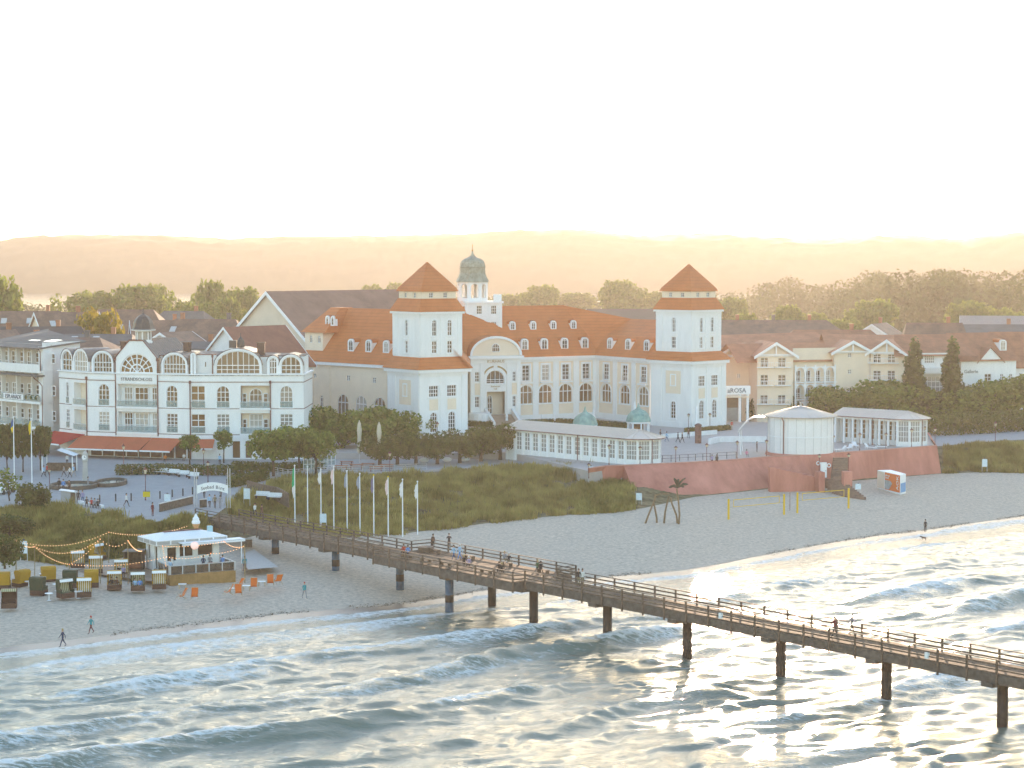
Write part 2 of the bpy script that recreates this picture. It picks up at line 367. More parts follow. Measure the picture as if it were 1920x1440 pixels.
m2 = n.nodes.new('ShaderNodeMath'); m2.operation = 'ADD'; n.links.new(m1.outputs[0], m2.inputs[0]); n.links.new(m0.outputs[0], m2.inputs[1])
m3 = n.nodes.new('ShaderNodeMath'); m3.operation = 'MULTIPLY'; m3.use_clamp = True; m3.inputs[1].default_value = 2.2; n.links.new(m2.outputs[0], m3.inputs[0])
ml = n.nodes.new('ShaderNodeMath'); ml.operation = 'MULTIPLY'; ml.inputs[1].default_value = .85; n.links.new(m3.outputs[0], ml.inputs[0])
n2 = n.nodes.new('ShaderNodeTexNoise'); n2.inputs['Scale'].default_value = 8; n2.inputs['Detail'].default_value = 4; n.links.new(mp.outputs[0], n2.inputs[0])
b2 = n.nodes.new('ShaderNodeBump'); b2.inputs['Strength'].default_value = .5; b2.inputs['Distance'].default_value = .05; n.links.new(n2.outputs[0], b2.inputs['Height']); n.links.new(bp.outputs[0], b2.inputs['Normal']); n.links.new(b2.outputs[0], b.inputs['Normal'])
mx = n.nodes.new('ShaderNodeMixShader'); n.links.new(ml.outputs[0], mx.inputs[0]); n.links.new(b.outputs[0], mx.inputs[1]); n.links.new(fm.outputs[0], mx.inputs[2])
n.links.new(mx.outputs[0], n.nodes['Material Output'].inputs[0])
me = npmesh('sea', V, remap[Fq], M_sea)
a = me.attributes.new('foam', 'FLOAT', 'POINT'); a.data.foreach_set('value', foam.ravel()[used].astype(np.float32))
tag(link('sea', me), kind='structure')

# line of washed-up seaweed where the wet sand ends
rg = np.random.default_rng(9); N = 3800; x = rg.uniform(-60, 85, N); a0, b0 = np.interp(x, XS, ys), np.interp(x, XS, DUNE_T)
t = WET + .008 + rg.normal(0, .010, N) + .03 * (rg.uniform(0, 1, N) > .93) * rg.uniform(0, 1, N); y = a0 + (b0 - a0) * t + (fbm(x / 6, x * 0, 3) - .5) * 1.2
ok = fbm(x / 5, x * 0, 71) > .42; x, y, t = x[ok], y[ok], t[ok]; n_ = len(x); an = rg.uniform(0, 6.28, n_); s_ = rg.uniform(.03, .10, n_)
zc = 2.0 * (1 - (1 - np.clip(t, 0, 1)) ** 1.5) + .03; u_ = np.stack([np.cos(an) * s_, np.sin(an) * s_, 0 * an], -1); v_ = np.stack([-np.sin(an) * s_ * .5, np.cos(an) * s_ * .5, .015 + 0 * an], -1); c_ = np.stack([x, y, zc], -1)
V = np.stack([c_ - u_ - v_, c_ + u_ - v_, c_ + u_ + v_, c_ - u_ + v_], 1).reshape(-1, 3)
tag(link('seaweed', npmesh('seaweed', V, np.arange(n_ * 4).reshape(-1, 4), mat('seaweed', (.10, .075, .045), .8, .3, 3), False)), 'dark line of washed up seaweed on the sand', 'seaweed', kind='stuff')
# ---------------------------------------------------------------- building kit
WP = set()                                       # things whose parts are modelled in world coordinates
def bthing(name, label, cat, loc, group=None):
    o = thing(name, label, cat, loc, 0, group); WP.add(o.name); return o
def fix(o, parent):
    if parent and parent.name in WP: o.matrix_parent_inverse = Matrix.Translation(-Vector(parent.location))
    return o
def bld(mb, name, m, parent, smooth=False, label=None): return fix(mb.build(name, m, parent, smooth, None, label), parent)
def put(me, name, parent, loc, rz=0):
    o = link(name, me, parent, loc, rz); return fix(o, parent)
def bld_split(mb, name, m, parent, marks=False):   # every piece becomes a part of its own
    cuts = (mb.marks if marks else mb.calls) + [(len(mb.v), len(mb.f))]
    for (v0, f0), (v1, f1_) in zip(cuts[:-1], cuts[1:]):
        if f1_ > f0:
            p = MB(); p.v = mb.v[v0:v1]; p.f = [tuple(i - v0 for i in f) for f in mb.f[f0:f1_]]; bld(p, name, m, parent)
class Fc:                                        # facade frame: u runs left to right seen from outside, d outwards
    def __init__(s, A, B):
        s.A = Vector((A[0], A[1])); s.B = Vector((B[0], B[1])); s.L = (s.B - s.A).length
        s.t = (s.B - s.A) / s.L; s.n = Vector((s.t.y, -s.t.x)); s.rz = math.atan2(s.t.y, s.t.x)
    def p(s, u, d, z):
        q = s.A + s.t * u + s.n * d; return Vector((q.x, q.y, z))
    def slab(s, mb, u0, u1, z0, z1, d0, d1):
        c = s.p((u0 + u1) / 2, (d0 + d1) / 2, (z0 + z1) / 2); mb.box(c, (u1 - u0, abs(d1 - d0), z1 - z0), s.rz)
    def u_at(s, px):                             # where along the facade a photo column falls
        k = (px - 960) / FPX
        return (k * s.A.y - s.A.x) / (s.t.x - k * s.t.y)
    def z_at(s, u, py):
        y = (s.A + s.t * u).y; q = W(960, py, y); return q.z
def arcpts(u0, u1, z1, r, n=8):
    c = (u0 + u1) / 2; a = (u1 - u0) / 2
    return [(c - a * math.cos(math.pi * i / n), z1 - r + r * math.sin(math.pi * i / n)) for i in range(n + 1)]
def wall(mb, f, u0, u1, z0, z1, ops, depth=.28, d=0):
    us = sorted({u0, u1, *[o[0] for o in ops], *[o[1] for o in ops]}); zs = sorted({z0, z1, *[o[2] for o in ops], *[o[3] for o in ops]})
    us = [u for u in us if u0 - 1e-6 <= u <= u1 + 1e-6]; zs = [z for z in zs if z0 - 1e-6 <= z <= z1 + 1e-6]
    for i in range(len(us) - 1):
        j = 0
        while j < len(zs) - 1:
            um = (us[i] + us[i + 1]) / 2
            def hole(k): zm = (zs[k] + zs[k + 1]) / 2; return any(o[0] < um < o[1] and o[2] < zm < o[3] for o in ops)
            if hole(j): j += 1; continue
            k = j
            while k + 1 < len(zs) - 1 and not hole(k + 1): k += 1
            mb.quad(f.p(us[i], d, zs[j]), f.p(us[i + 1], d, zs[j]), f.p(us[i + 1], d, zs[k + 1]), f.p(us[i], d, zs[k + 1])); j = k + 1
    for o in ops:
        a, b, c, e = o[:4]; r = o[4] if len(o) > 4 else 0
        mb.quad(f.p(a, d, c), f.p(b, d, c), f.p(b, d - depth, c), f.p(a, d - depth, c))
        mb.quad(f.p(a, d, c), f.p(a, d - depth, c), f.p(a, d - depth, e - r), f.p(a, d, e - r)); mb.quad(f.p(b, d, c), f.p(b, d, e - r), f.p(b, d - depth, e - r), f.p(b, d - depth, c))
        if not r: mb.quad(f.p(a, d, e), f.p(a, d - depth, e), f.p(b, d - depth, e), f.p(b, d, e))
        else:
            ap = arcpts(a, b, e, r)
            for (p, q) in zip(ap[:-1], ap[1:]):
                mb.quad(f.p(p[0], d, p[1]), f.p(q[0], d, q[1]), f.p(q[0], d, e), f.p(p[0], d, e))
                mb.quad(f.p(p[0], d, p[1]), f.p(p[0], d - depth, p[1]), f.p(q[0], d - depth, q[1]), f.p(q[0], d, q[1]))
WM = {}
def win_mesh(w, h, r, nx, nz, m, fm, fr=.09, key=None, rail=0):
    k = (round(w, 2), round(h, 2), round(r, 2), nx, nz, m.name, fm.name, fr, rail)
    if k in WM: return WM[k]
    g = MB(); a = w / 2
    out = [(-a, 0), (a, 0)] + ([(a, h - r)] + [(p, q) for p, q in reversed(arcpts(-a, a, h, r))][1:-1] + [(-a, h - r)] if r else [(a, h), (-a, h)])
    g.add([(x, 0, z) for x, z in out], [tuple(range(len(out)))])
    s = MB(); D = .08
    def bar(x0, z0, x1, z1, t):
        dx, dz = x1 - x0, z1 - z0; L = math.hypot(dx, dz)
        s.box(((x0 + x1) / 2, -.05, (z0 + z1) / 2), (L, D, t), 0, ('Y', -math.atan2(dz, dx)))
    for i in range(len(out)):
        p, q = out[i], out[(i + 1) % len(out)]; bar(*p, *q, fr * 1.5)
    def top(x): return h - r + (r * math.sqrt(max(0, 1 - (x / a) ** 2)) if r else 0)
    for i in range(1, nx):
        x = -a + w * i / nx; bar(x, 0, x, top(x), fr * (1.0 if i * 2 == nx or nx < 4 else .7))
    for j in range(1, nz):
        z = h * j / nz if not r else (h - r) * j / (nz - 1)
        if z <= h - r + 1e-6: bar(-a, z, a, z, fr * (1.0 if (not r or j == nz - 1) else .7))
    WM[k] = (g.mesh('window', m), s.mesh('window_frame', fm)); return WM[k]
def window(parent, f, uc, z0, w, h, r=0, nx=2, nz=3, m=None, fm=None, d=-.2, name='window', fr=.09):
    g, s = win_mesh(w, h, r, nx, nz, m or M_glass, fm or M_trim, fr)
    o = put(g, name, parent, f.p(uc, d, z0), f.rz); link(name + '_frame', s, o); return o
def surround(mb, f, u0, u1, z0, z1, r=0, t=.16, d=.05):
    mb.mark()
    f.slab(mb, u0 - t, u0, z0, z1 - r, 0, d); f.slab(mb, u1, u1 + t, z0, z1 - r, 0, d); f.slab(mb, u0 - t - .06, u1 + t + .06, z0 - .16, z0, 0, d + .08)
    if not r: f.slab(mb, u0 - t, u1 + t, z1, z1 + t, 0, d)
    else:
        ap = arcpts(u0, u1, z1, r); ao = arcpts(u0 - t, u1 + t, z1 + t, r + t)
        for i in range(len(ap) - 1):
            A = [f.p(*x) for x in ((ap[i][0], d, ap[i][1]), (ap[i + 1][0], d, ap[i + 1][1]), (ao[i + 1][0], d, ao[i + 1][1]), (ao[i][0], d, ao[i][1]))]
            mb.quad(*A)
            mb.quad(f.p(ao[i][0], d, ao[i][1]), f.p(ao[i + 1][0], d, ao[i + 1][1]), f.p(ao[i + 1][0], 0, ao[i + 1][1]), f.p(ao[i][0], 0, ao[i][1]))
def sq(c, s, a):                                 # rotated square, first corner nearest the camera, counter-clockwise
    t, n = Vector((math.cos(a), math.sin(a))), Vector((-math.sin(a), math.cos(a)))
    c = Vector((c[0], c[1])); k = c - (t + n) * s / 2
    return [k, k + t * s, k + t * s + n * s, k + n * s]
def ring(poly, z): return [(p[0], p[1], z) for p in poly]
def text(name, s, size, m, parent, loc, rz, depth=.05, align='CENTER'):
    cu = bpy.data.curves.new(name, 'FONT'); cu.body = s; cu.size = size; cu.extrude = depth; cu.align_x = align; cu.resolution_u = 2
    cu.materials.append(m)
    o = bpy.data.objects.new(name, cu); COL.objects.link(o); me = bpy.data.meshes.new_from_object(o.evaluated_get(bpy.context.evaluated_depsgraph_get())); bpy.data.objects.remove(o)
    me.name = name; o = bpy.data.objects.new(name, me); COL.objects.link(o); o.parent = parent; o.location = loc; o.rotation_euler = (math.pi / 2, 0, rz)
    return fix(o, parent)
# ---------------------------------------------------------------- the spa palace
G6 = 6.0; EAVE = 18.3
KH = bthing('grand_hotel', 'white and cream spa palace with two square towers and orange tiled roofs', 'hotel', (0, 385, G6))
LTC, RTC = (-14.5, 347.0), (32.8, 376.5); LA, RA = R(36), R(45)
trimK = MB(); creamK = MB(); whiteK = MB(); corK = MB()
def tower(c, a, dz):
    n = 9.8; base = sq(c, n, a); body = sq(c, 8.5, a)
    roof = MB()
    roof.loft([ring(sq(c, 11.3, a), EAVE), ring(sq(c, 10.4, a), EAVE + .75), ring(sq(c, 8.52, a), 20.3 + dz)], cap=False)
    roof.loft([ring(sq(c, 9.5, a), 28.0 + dz), ring(sq(c, 9.0, a), 28.5 + dz), ring(sq(c, 7.22, a), 30.2 + dz)], cap=False)
    roof.loft([ring(sq(c, 7.75, a), 31.4 + dz), ring(sq(c, 7.2, a), 32.0 + dz), ring(sq(c, .12, a), 36.4 + dz)])
    tw = MB(); bd = MB()
    for k in range(4):
        fb = Fc(base[k], base[(k + 1) % 4]) if k == 0 else Fc(base[k], base[(k + 1) % 4])
        fu = Fc(body[k], body[(k + 1) % 4])
        ops = []; opb = []
        if k in (0, 3):
            if k == 0: us = (2.85, 6.0)
            else: us = (4.25,)
            for u in us:                          # upper body: arched window over rectangular one
                ops += [(u - .45, u + .45, 23.9 + dz, 26.6 + dz, .45), (u - .5, u + .5, 20.95 + dz, 23.0 + dz)]
                o1 = window(KH, fu, u, 23.9 + dz, .9, 2.7, .45, 2, 4); window(KH, fu, u, 20.95 + dz, 1.0, 2.05, 0, 2, 3)
                for q in (ops[-2], ops[-1]): surround(trimK, fu, *q[:4], q[4] if len(q) > 4 else 0, t=.2)
                trimK.mark(); fu.slab(trimK, u - .8, u + .8, 23.25 + dz, 23.42 + dz, 0, .16)
            for u in ((.45, 8.05, 1.35 + 3.1) if k == 0 else (.8, 7.7)):
                pw = .45 if k == 0 else .8
                fu.slab(whiteK, u - pw, u + pw, 20.5 + dz, 27.3 + dz, 0, .10)
            fu.slab(whiteK, .0, 8.5, 27.05 + dz, 27.6 + dz, .0, .14); fu.slab(corK, -.35, 8.85, 27.62 + dz, 27.98 + dz, -.1, .4)
            us = (2.9, 6.6) if k == 0 else (5.4,)
            for u in us:
                if k == 0:
                    opb += [(u - .95, u + .95, 13.6, 15.5), (u - .72, u + .72, 7.6, 11.0, .72)]
                    window(KH, fb, u, 13.6, 1.9, 1.9, 0, 4, 3); window(KH, fb, u, 7.6, 1.44, 3.4, .72, 3, 5)
                else:
                    opb += [(u - .6, u + .6, 7.6, 10.8, .6), (u - .5, u + .5, 13.7, 15.6)]
                    window(KH, fb, u, 7.6, 1.2, 3.2, .6, 2, 5)
                    window(KH, fb, u, 13.7, 1.0, 1.9, 0, 2, 3)
            for q in opb: surround(trimK, fb, *q[:4], q[4] if len(q) > 4 else 0, t=.22)
            if k == 3:
                fb.slab(creamK, 3.6, 7.2, 12.2, 16.4, 0, .03)
            for u, pw in (((.6, .6), (4.75, .6), (9.2, .6)) if k == 0 else ((1.3, 1.3), (8.9, .9))):
                fb.slab(whiteK, max(0, u - pw), min(n, u + pw), 6.4, 17.2, 0, .12)
            for u in us: fb.slab(creamK, u - .9, u + .9, 11.35, 13.2, 0, .03) if k == 0 else None
            fb.slab(whiteK, 0, n, 6, 7.0, 0, .2); fb.slab(corK, -.5, n + .5, 17.7, EAVE - .04, -.2, .55); fb.slab(whiteK, 0, n, 17.2, 17.7, 0, .2)
        wall(tw, fb, 0, n, 5.0, 18.2, opb)
        wall(tw, fu, 0, 8.5, 18.5, 28.2 + dz, ops)
        at = sq(c, 7.0, a); fa = Fc(at[k], at[(k + 1) % 4]); oa = []
        if k in (0, 3):
            for u in (2.0, 4.9): oa.append((u - .4, u + .4, 30.35 + dz, 31.15 + dz)); window(KH, fa, u, 30.35 + dz, .8, .8, 0, 2, 2, fr=.07)
        wall(bd, fa, 0, 7.0, 29.6 + dz, 31.7 + dz, oa, .2)
        fk = MB()
    bld(tw, 'tower_wall', M_white, KH); bld(bd, 'attic_wall', M_cream, KH); bld(roof, 'tower_roof', M_tile, KH)
tower(LTC, LA, 0.0); tower(RTC, RA, -.4)
# main crescent: left courtyard wall, facade with portal, right return
C0 = (-8.4, 379.5); CC = (16.3, 394.0); CE = (25.9, 379.5)
walls = MB(); roofK = MB()
f1, f2 = Fc(C0, CC), Fc(CC, CE)
def bays(f, cols, lev):
    ops = []
    for px in cols:
        u = f.u_at(px)
        ops += [(u - .78, u + .78, 13.75, 16.7), (u - 1.5, u + 1.5, 9.3, 12.95, 1.45)]
        window(KH, f, u, 13.75, 1.56, 2.95, 0, 2, 4); window(KH, f, u, 9.3, 3.0, 3.65, 1.45, 3, 2, m=M_glassw, fr=.13)
        surround(trimK, f, *ops[-2][:4], 0, t=.34); surround(trimK, f, *ops[-1], t=.3)
        trimK.mark(); f.slab(trimK, u - 1.3, u + 1.3, 13.2, 13.5, 0, .5)
        rl = MB()
        for i in range(9): f.slab(rl, u - .75 + i * .18, u - .72 + i * .18, 13.75, 14.7, .04, .07)
        f.slab(rl, u - .8, u + .8, 14.7, 14.76, .03, .09); bld(rl, 'window_guard', M_steel, KH)
    return ops
c1 = (986, 1023, 1061, 1099); c2 = (1137, 1172, 1207)
wall(walls, f1, 0, f1.L, 5, 18.2, bays(f1, c1, 0)); wall(walls, f2, 0, f2.L, 5, 18.2, bays(f2, c2, 0))
for f, ps in ((f1, (1004, 1042, 1080, 1116.5)), (f2, (1120, 1154, 1189, 1224))):
    for px in ps:
        u = f.u_at(px); f.slab(whiteK, max(0, u - .62), min(f.L, u + .62), 6, 17.3, 0, .16)
    f.slab(whiteK, 0, f.L, 17.3, 17.75, 0, .2); f.slab(corK, -.2, f.L + .1, 17.76, EAVE - .02, -.1, .6); f.slab(whiteK, 0, f.L, 6, 7.2, 0, .12)
# left wing
A, B = (-38.6, 372.6), (-22.0, 355.6)
f3 = Fc(A, B); ops = []
for px, y0, y1, w_, r, nx, nz in ((590, 700, 708, .9, .45, 2, 2), (652, 704, 714, 1.0, 0, 2, 3), (701, 708, 718, 1.0, 0, 2, 3), (602, 741, 770, .9, .45, 2, 4), (642, 739, 790, 3.1, 1.5, 3, 2), (676, 742, 790, 3.1, 1.5, 3, 2), (711, 745, 790, 3.1, 1.5, 3, 2)):
    u = f3.u_at(px); z1, z0 = f3.z_at(u, y0), f3.z_at(u, y1)
    ops.append((u - w_ / 2, u + w_ / 2, z0, z1, r) if r else (u - w_ / 2, u + w_ / 2, z0, z1))
    window(KH, f3, u, z0, w_, z1 - z0, r, nx, nz, fr=.12 if w_ > 2 else .09)
wleft = MB(); wall(wleft, f3, 0, f3.L, 5, 18.2, ops)
f4 = Fc((A[0] + 12, A[1] + 13), A); wall(wleft, f4, 0, f4.L, 5, 18.2, [])
fq = Fc(B, (B[0] + 9, B[1] + 9.5)); wall(wleft, fq, 0, fq.L, 5, 18.2, [])
for px in (586, 618): f3.slab(creamK, f3.u_at(px) - .1, f3.u_at(px) + .1, 6, 17.5, 0, .12)
f3.slab(corK, -.6, f3.L + .4, 17.76, EAVE - .02, -.1, .6); bld(wleft, 'side_wall', M_cream, KH)
# roofs
inn = Vector((-f3.n.x, -f3.n.y)); tt = f3.t
def q3(u, d, z): q = Vector(A) + tt * u + inn * d; return (q.x, q.y, z)
roofK.add([q3(-.9, -.7, EAVE), q3(24.5, -.7, EAVE), q3(24.5, .9, 20.2), q3(-.2, .9, 20.2), q3(2.0, 7.5, 27.9), q3(26, 7.5, 27.9), q3(26, 16, EAVE), q3(-.9, 16, EAVE), q3(-.2, 14.2, 20.2)],
          [(0, 1, 2, 3), (3, 2, 5, 4), (4, 5, 6), (0, 3, 8, 7), (3, 4, 8), (4, 6, 7, 8)])
# attic block with its own hipped roof at the far left of the wing
wb = MB(); fa = [q3(-.3, .9, 0), q3(4.9, .9, 0), q3(4.9, 9, 0), q3(-.3, 9, 0)]
oo = []
fB = Fc(fa[0], fa[1])
for u in (1.7, 4.1): oo.append((u - .4, u + .4, 21.6, 23.0, .4)); window(KH, fB, u, 21.6, .8, 1.4, .4, 2, 2)
wall(wb, fB, 0, fB.L, 19.4, 23.6, oo, .2); wall(wb, Fc(fa[1], fa[2]), 0, 8.1, 19.4, 23.6, []); wall(wb, Fc(fa[3], fa[0]), 0, 8.1, 19.4, 23.6, [])
bld(wb, 'attic_wall', M_cream, KH)
roofK.loft([[q3(-.9, .3, 23.5), q3(6.1, .3, 23.5), q3(6.1, 10, 23.5), q3(-.9, 10, 23.5)], [q3(1.5, 5.6, 28.0), q3(4.2, 5.6, 28.0), q3(4.2, 8.5, 28.0), q3(1.5, 8.5, 28.0)]])
def slope(f, u0, u1, du0, du1, zb=22.1, zt=27.8, ov=.7):   # double-pitched mansard over a facade
    P0 = [f.p(u0, ov, EAVE), f.p(u1, ov, EAVE), f.p(u1 + du1[0], -2.2, zb), f.p(u0 + du0[0], -2.2, zb), f.p(u1 + du1[1], -7.2, zt), f.p(u0 + du0[1], -7.2, zt)]
    roofK.add(P0, [(0, 1, 2, 3), (3, 2, 4, 5)]); return P0
slope(f1, -9, f1.L + .35, (0, 0), (-.8, -3.2), 22.1, 27.9)
slope(f2, -.35, f2.L + 4, (.8, 2.2), (0, 0), 22.1, 25.3)
ra = f1.p(f1.L - 3.2, -7.2, 27.9); rb = f1.p(-9, -7.2, 27.9); rc = f1.p(f1.L - 1.2, -14, EAVE); rd = f1.p(-9, -16, EAVE)
roofK.add([ra, rb, rd, rc], [(0, 1, 2, 3)])
r2a = f2.p(2.2 - .35, -7.2, 25.3); r2b = f2.p(f2.L + 4, -7.2, 25.3)
roofK.add([r2a, r2b, f2.p(f2.L + 4, -14, EAVE), f2.p(1.0, -14, EAVE)], [(0, 3, 2, 1)]); roofK.add([f1.p(f1.L + .35, .7, EAVE), f1.p(f1.L - .45, -2.2, 22.1), ra, r2a, f2.p(.45, -2.2, 22.1), f2.p(1.0, -14, EAVE), f1.p(f1.L + 1.5, -7, EAVE)], [(0, 1, 4), (1, 2, 3, 4), (2, 5, 3), (2, 6, 5)])
# wall joining left tower and crescent
lb = sq(LTC, 9.8, LA); fj = Fc(lb[1], C0); wall(walls, fj, 0, fj.L, 5, 18.2, [])
roofK.add([fj.p(-1, .6, EAVE), fj.p(fj.L, .6, EAVE), fj.p(fj.L, -6, 25.5), fj.p(-1, -6, 25.5), fj.p(-1, -12, EAVE), fj.p(fj.L, -12, EAVE)], [(0, 1, 2, 3), (3, 2, 5, 4)])
bld(roofK, 'main_roof', M_tile, KH)
bld(walls, 'main_wall', M_cream, KH)
# dormers: front box with a curved head, window inside
def dormer_proto(w_, h, dp, nx):
    a = w_ / 2; t = .22
    b = MB(); out = [(-a - t, 0), (a + t, 0), (a + t, h - .3)] + [(x, z) for x, z in reversed(arcpts(-a - t, a + t, h + .25, .55, 6))][1:-1] + [(-a - t, h - .3)]
    rings = [[(x, y, z) for x, z in out] for y in (0, dp)]
    b.loft(rings, True, False)
    inner = [(-a, .15), (a, .15), (a, h - .3)] + [(x, z) for x, z in reversed(arcpts(-a, a, h, .3, 6))][1:-1] + [(-a, h - .3)]
    n_ = len(out); b.add([(x, 0, z) for x, z in out] + [(x, 0, z) for x, z in inner], [(i, (i + 1) % n_, n_ + (i + 1) % n_, n_ + i) for i in range(n_)])
    b.loft([[(x, 0, z) for x, z in inner], [(x, .15, z) for x, z in inner]], True, False)
    rf = MB(); ro = [(-a - t - .1, h - .35)] + arcpts(-a - t - .1, a + t + .1, h + .36, .62, 6)[1:-1] + [(a + t + .1, h - .35)]
    rf.loft([[(x, y, z + .02) for x, z in ro] for y in (.25, dp + .4)], False, False)
    g, s = win_mesh(w_, h - .15, .3, nx, 3, M_glass, M_trim, .07)
    return b.mesh('dormer', M_trim), rf.mesh('dormer_roof', M_tile), g, s, h
DP = {1: dormer_proto(1.15, 2.0, 3.2, 2), 2: dormer_proto(.85, 1.5, 2.8, 2), 3: dormer_proto(.6, 1.6, .8, 1)}
def dormer(parent, k, loc, rz):
    b, rf, g, s, h = DP[k]; o = put(b, 'dormer', parent, loc, rz); link('dormer_roof', rf, o)
    wn = link('window', g, o, (0, .12, .15)); link('window_frame', s, o, (0, .12, .15)); return o
for px in (986, 1023, 1061, 1099): u = f1.u_at(px); dormer(KH, 1, f1.p(u, -.35, 19.55), f1.rz)
for px in (1140, 1174, 1209): u = f2.u_at(px); dormer(KH, 1, f2.p(u, -.35, 19.55), f2.rz)
for px in (973, 1012, 1050, 1088): u = f1.u_at(px); dormer(KH, 2, f1.p(u + .6, -3.3, 23.3), f1.rz)
for px in (649, 682, 715): u = f3.u_at(px) ; dormer(KH, 1, f3.p(u, -1.0, 20.35), f3.rz)
for px in (595, 605): u = f3.u_at(px) + .2; dormer(KH, 3, f3.p(u, -2.1, 24.75), f3.rz)
ch = MB(); ch.box(W(706, 622, 372), (.9, .9, 1.6)); bld(ch, 'chimney', M_white, KH)
# portal
pr = R(17); pt = Vector((math.cos(pr), math.sin(pr))); pc = W(929, 700, 379.5)
fp = Fc((pc.x - pt.x * 4.9, pc.y - pt.y * 4.9), (pc.x + pt.x * 4.9, pc.y + pt.y * 4.9)); PL = fp.L; m_ = PL / 2
pw = MB()
ops = [(m_ - 1.75, m_ + 1.75, 13.6, 16.1, 1.75), (m_ - 1.7, m_ + 1.9, 7.8, 12.1), (.95, 1.75, 14.0, 15.8), (.95, 1.75, 9.2, 11.2), (PL - 1.5, PL - .9, 14.0, 15.8), (PL - 1.5, PL - .9, 9.2, 11.2)]
wall(pw, fp, 0, PL, 5, 19.0, ops, .45)
for k in (0, 2, 3, 4, 5):
    q = ops[k]; r = q[4] if len(q) > 4 else 0
    window(KH, fp, (q[0] + q[1]) / 2, q[2], q[1] - q[0], q[3] - q[2], r, 4 if k == 0 else 2, 3, d=-.35)
surround(trimK, fp, *ops[0], t=.35)
for s_ in (1, -1):                                # gilded arc bands over the arched window
    gb = MB(); n_ = 6
    for i in range(n_):
        a0, a1 = [math.pi / 2 + s_ * (.15 + 1.15 * j / n_) for j in (i, i + 1)]
        gb.quad(*[fp.p(m_ + rr * math.cos(a_), .06, 14.35 + rr * math.sin(a_)) for rr, a_ in ((2.35, a0), (2.35, a1), (2.65, a1), (2.65, a0))])
    bld(gb, 'gilded_band', M_gold, KH)
for s0 in (Fc(fp.p(0, -9, 0)[:2], fp.p(0, 0, 0)[:2]), Fc(fp.p(PL, 0, 0)[:2], fp.p(PL, -9, 0)[:2])): wall(pw, s0, 0, 9, 5, 19.0, [])
for u, h in ((.35, .35), (2.3, .4), (PL - 2.3, .4), (PL - .35, .35)): fp.slab(whiteK, u - h, u + h, 6, 17.4, 0, .18)
for u in (1.35, PL - 1.2): fp.slab(creamK, u - .5, u + .5, 11.5, 13.7, 0, .04)
fp.slab(whiteK, 0, PL, 17.4, 18.3, 0, .25); fp.slab(corK, -.5, PL + .5, 18.3, 18.8, -.3, .75)
ped = MB(); ap = arcpts(.2, PL - .2, 22.2, 3.3, 16)
ped.add([fp.p(u, .12, z) for u, z in ap], [tuple(range(len(ap)))]); bld(ped, 'pediment', M_cream, KH)
ro = MB(); aq = arcpts(-.15, PL + .15, 22.5, 3.6, 16)
ro.loft([[fp.p(u, .5, z) for u, z in aq], [fp.p(u, -9, z) for u, z in aq]], False, False); bld(ro, 'portal_roof', M_tile, KH)
rim = MB(); rim.loft([[fp.p(u, .52, z) for u, z in arcpts(-.2, PL + .2, 22.55, 3.65, 16)], [fp.p(u, .52, z) for u, z in arcpts(.25, PL - .25, 22.1, 3.2, 16)], [fp.p(u, .1, z) for u, z in arcpts(.25, PL - .25, 22.1, 3.2, 16)]], False, False); bld(rim, 'pediment_moulding', M_trim, KH)
g_, s_ = win_mesh(1.5, 1.5, .75, 4, 2, M_glass, M_trim, .07); o = put(g_, 'window', KH, fp.p(m_, .16, 19.6), fp.rz); link('window_frame', s_, o)
bk = MB(); fp.slab(bk, m_ - 1.9, m_ + 2.1, 7.6, 12.3, -2.4, -2.3); bld(bk, 'porch_wall', M_cream, KH)
o = window(KH, fp, m_ - .5, 7.8, .9, 3.4, .4, 2, 4, d=-2.2, name='entrance_door')
text('hotel_lettering', 'KURHAUS', .75, M_gold, KH, fp.p(m_, .28, 17.55), fp.rz); text('restaurant_lettering', 'Restaurant', .42, M_gold, KH, fp.p(m_, .03, 12.95), fp.rz); text('restaurant_lettering', 'Café', .36, M_gold, KH, fp.p(m_, .03, 12.5), fp.rz)
st = MB()
for i in range(12): fp.slab(st, m_ - 1.6, m_ + 3.0, 5.8, 7.8 - i * .16, .3 + i * .42 - (.3 if i == 0 else 0), .72 + i * .42)
bld(st, 'steps', mat('step_stone', (.34, .25, .19), .8, .15, 1), KH)
sw = MB()
for u in (m_ - 2.0, m_ + 3.2):
    sw.add([fp.p(u - .25, .2, 5.8), fp.p(u + .25, .2, 5.8), fp.p(u + .25, .2, 9), fp.p(u - .25, .2, 9), fp.p(u - .25, 6, 5.8), fp.p(u + .25, 6, 5.8), fp.p(u + .25, 6, 6.8), fp.p(u - .25, 6, 6.8)],
           [(3, 2, 6, 7), (1, 5, 6, 2), (0, 3, 7, 4), (4, 7, 6, 5)])
sw.lathe([(2.2, 0), (2.3, .9), (2.0, 2.6), (1.5, 2.75)], fp.p(1.1, 1.6, 5.6), 16)
bld(sw, 'stair_cheek', M_white, KH)
bld(pw, 'portal_wall', M_white, KH)
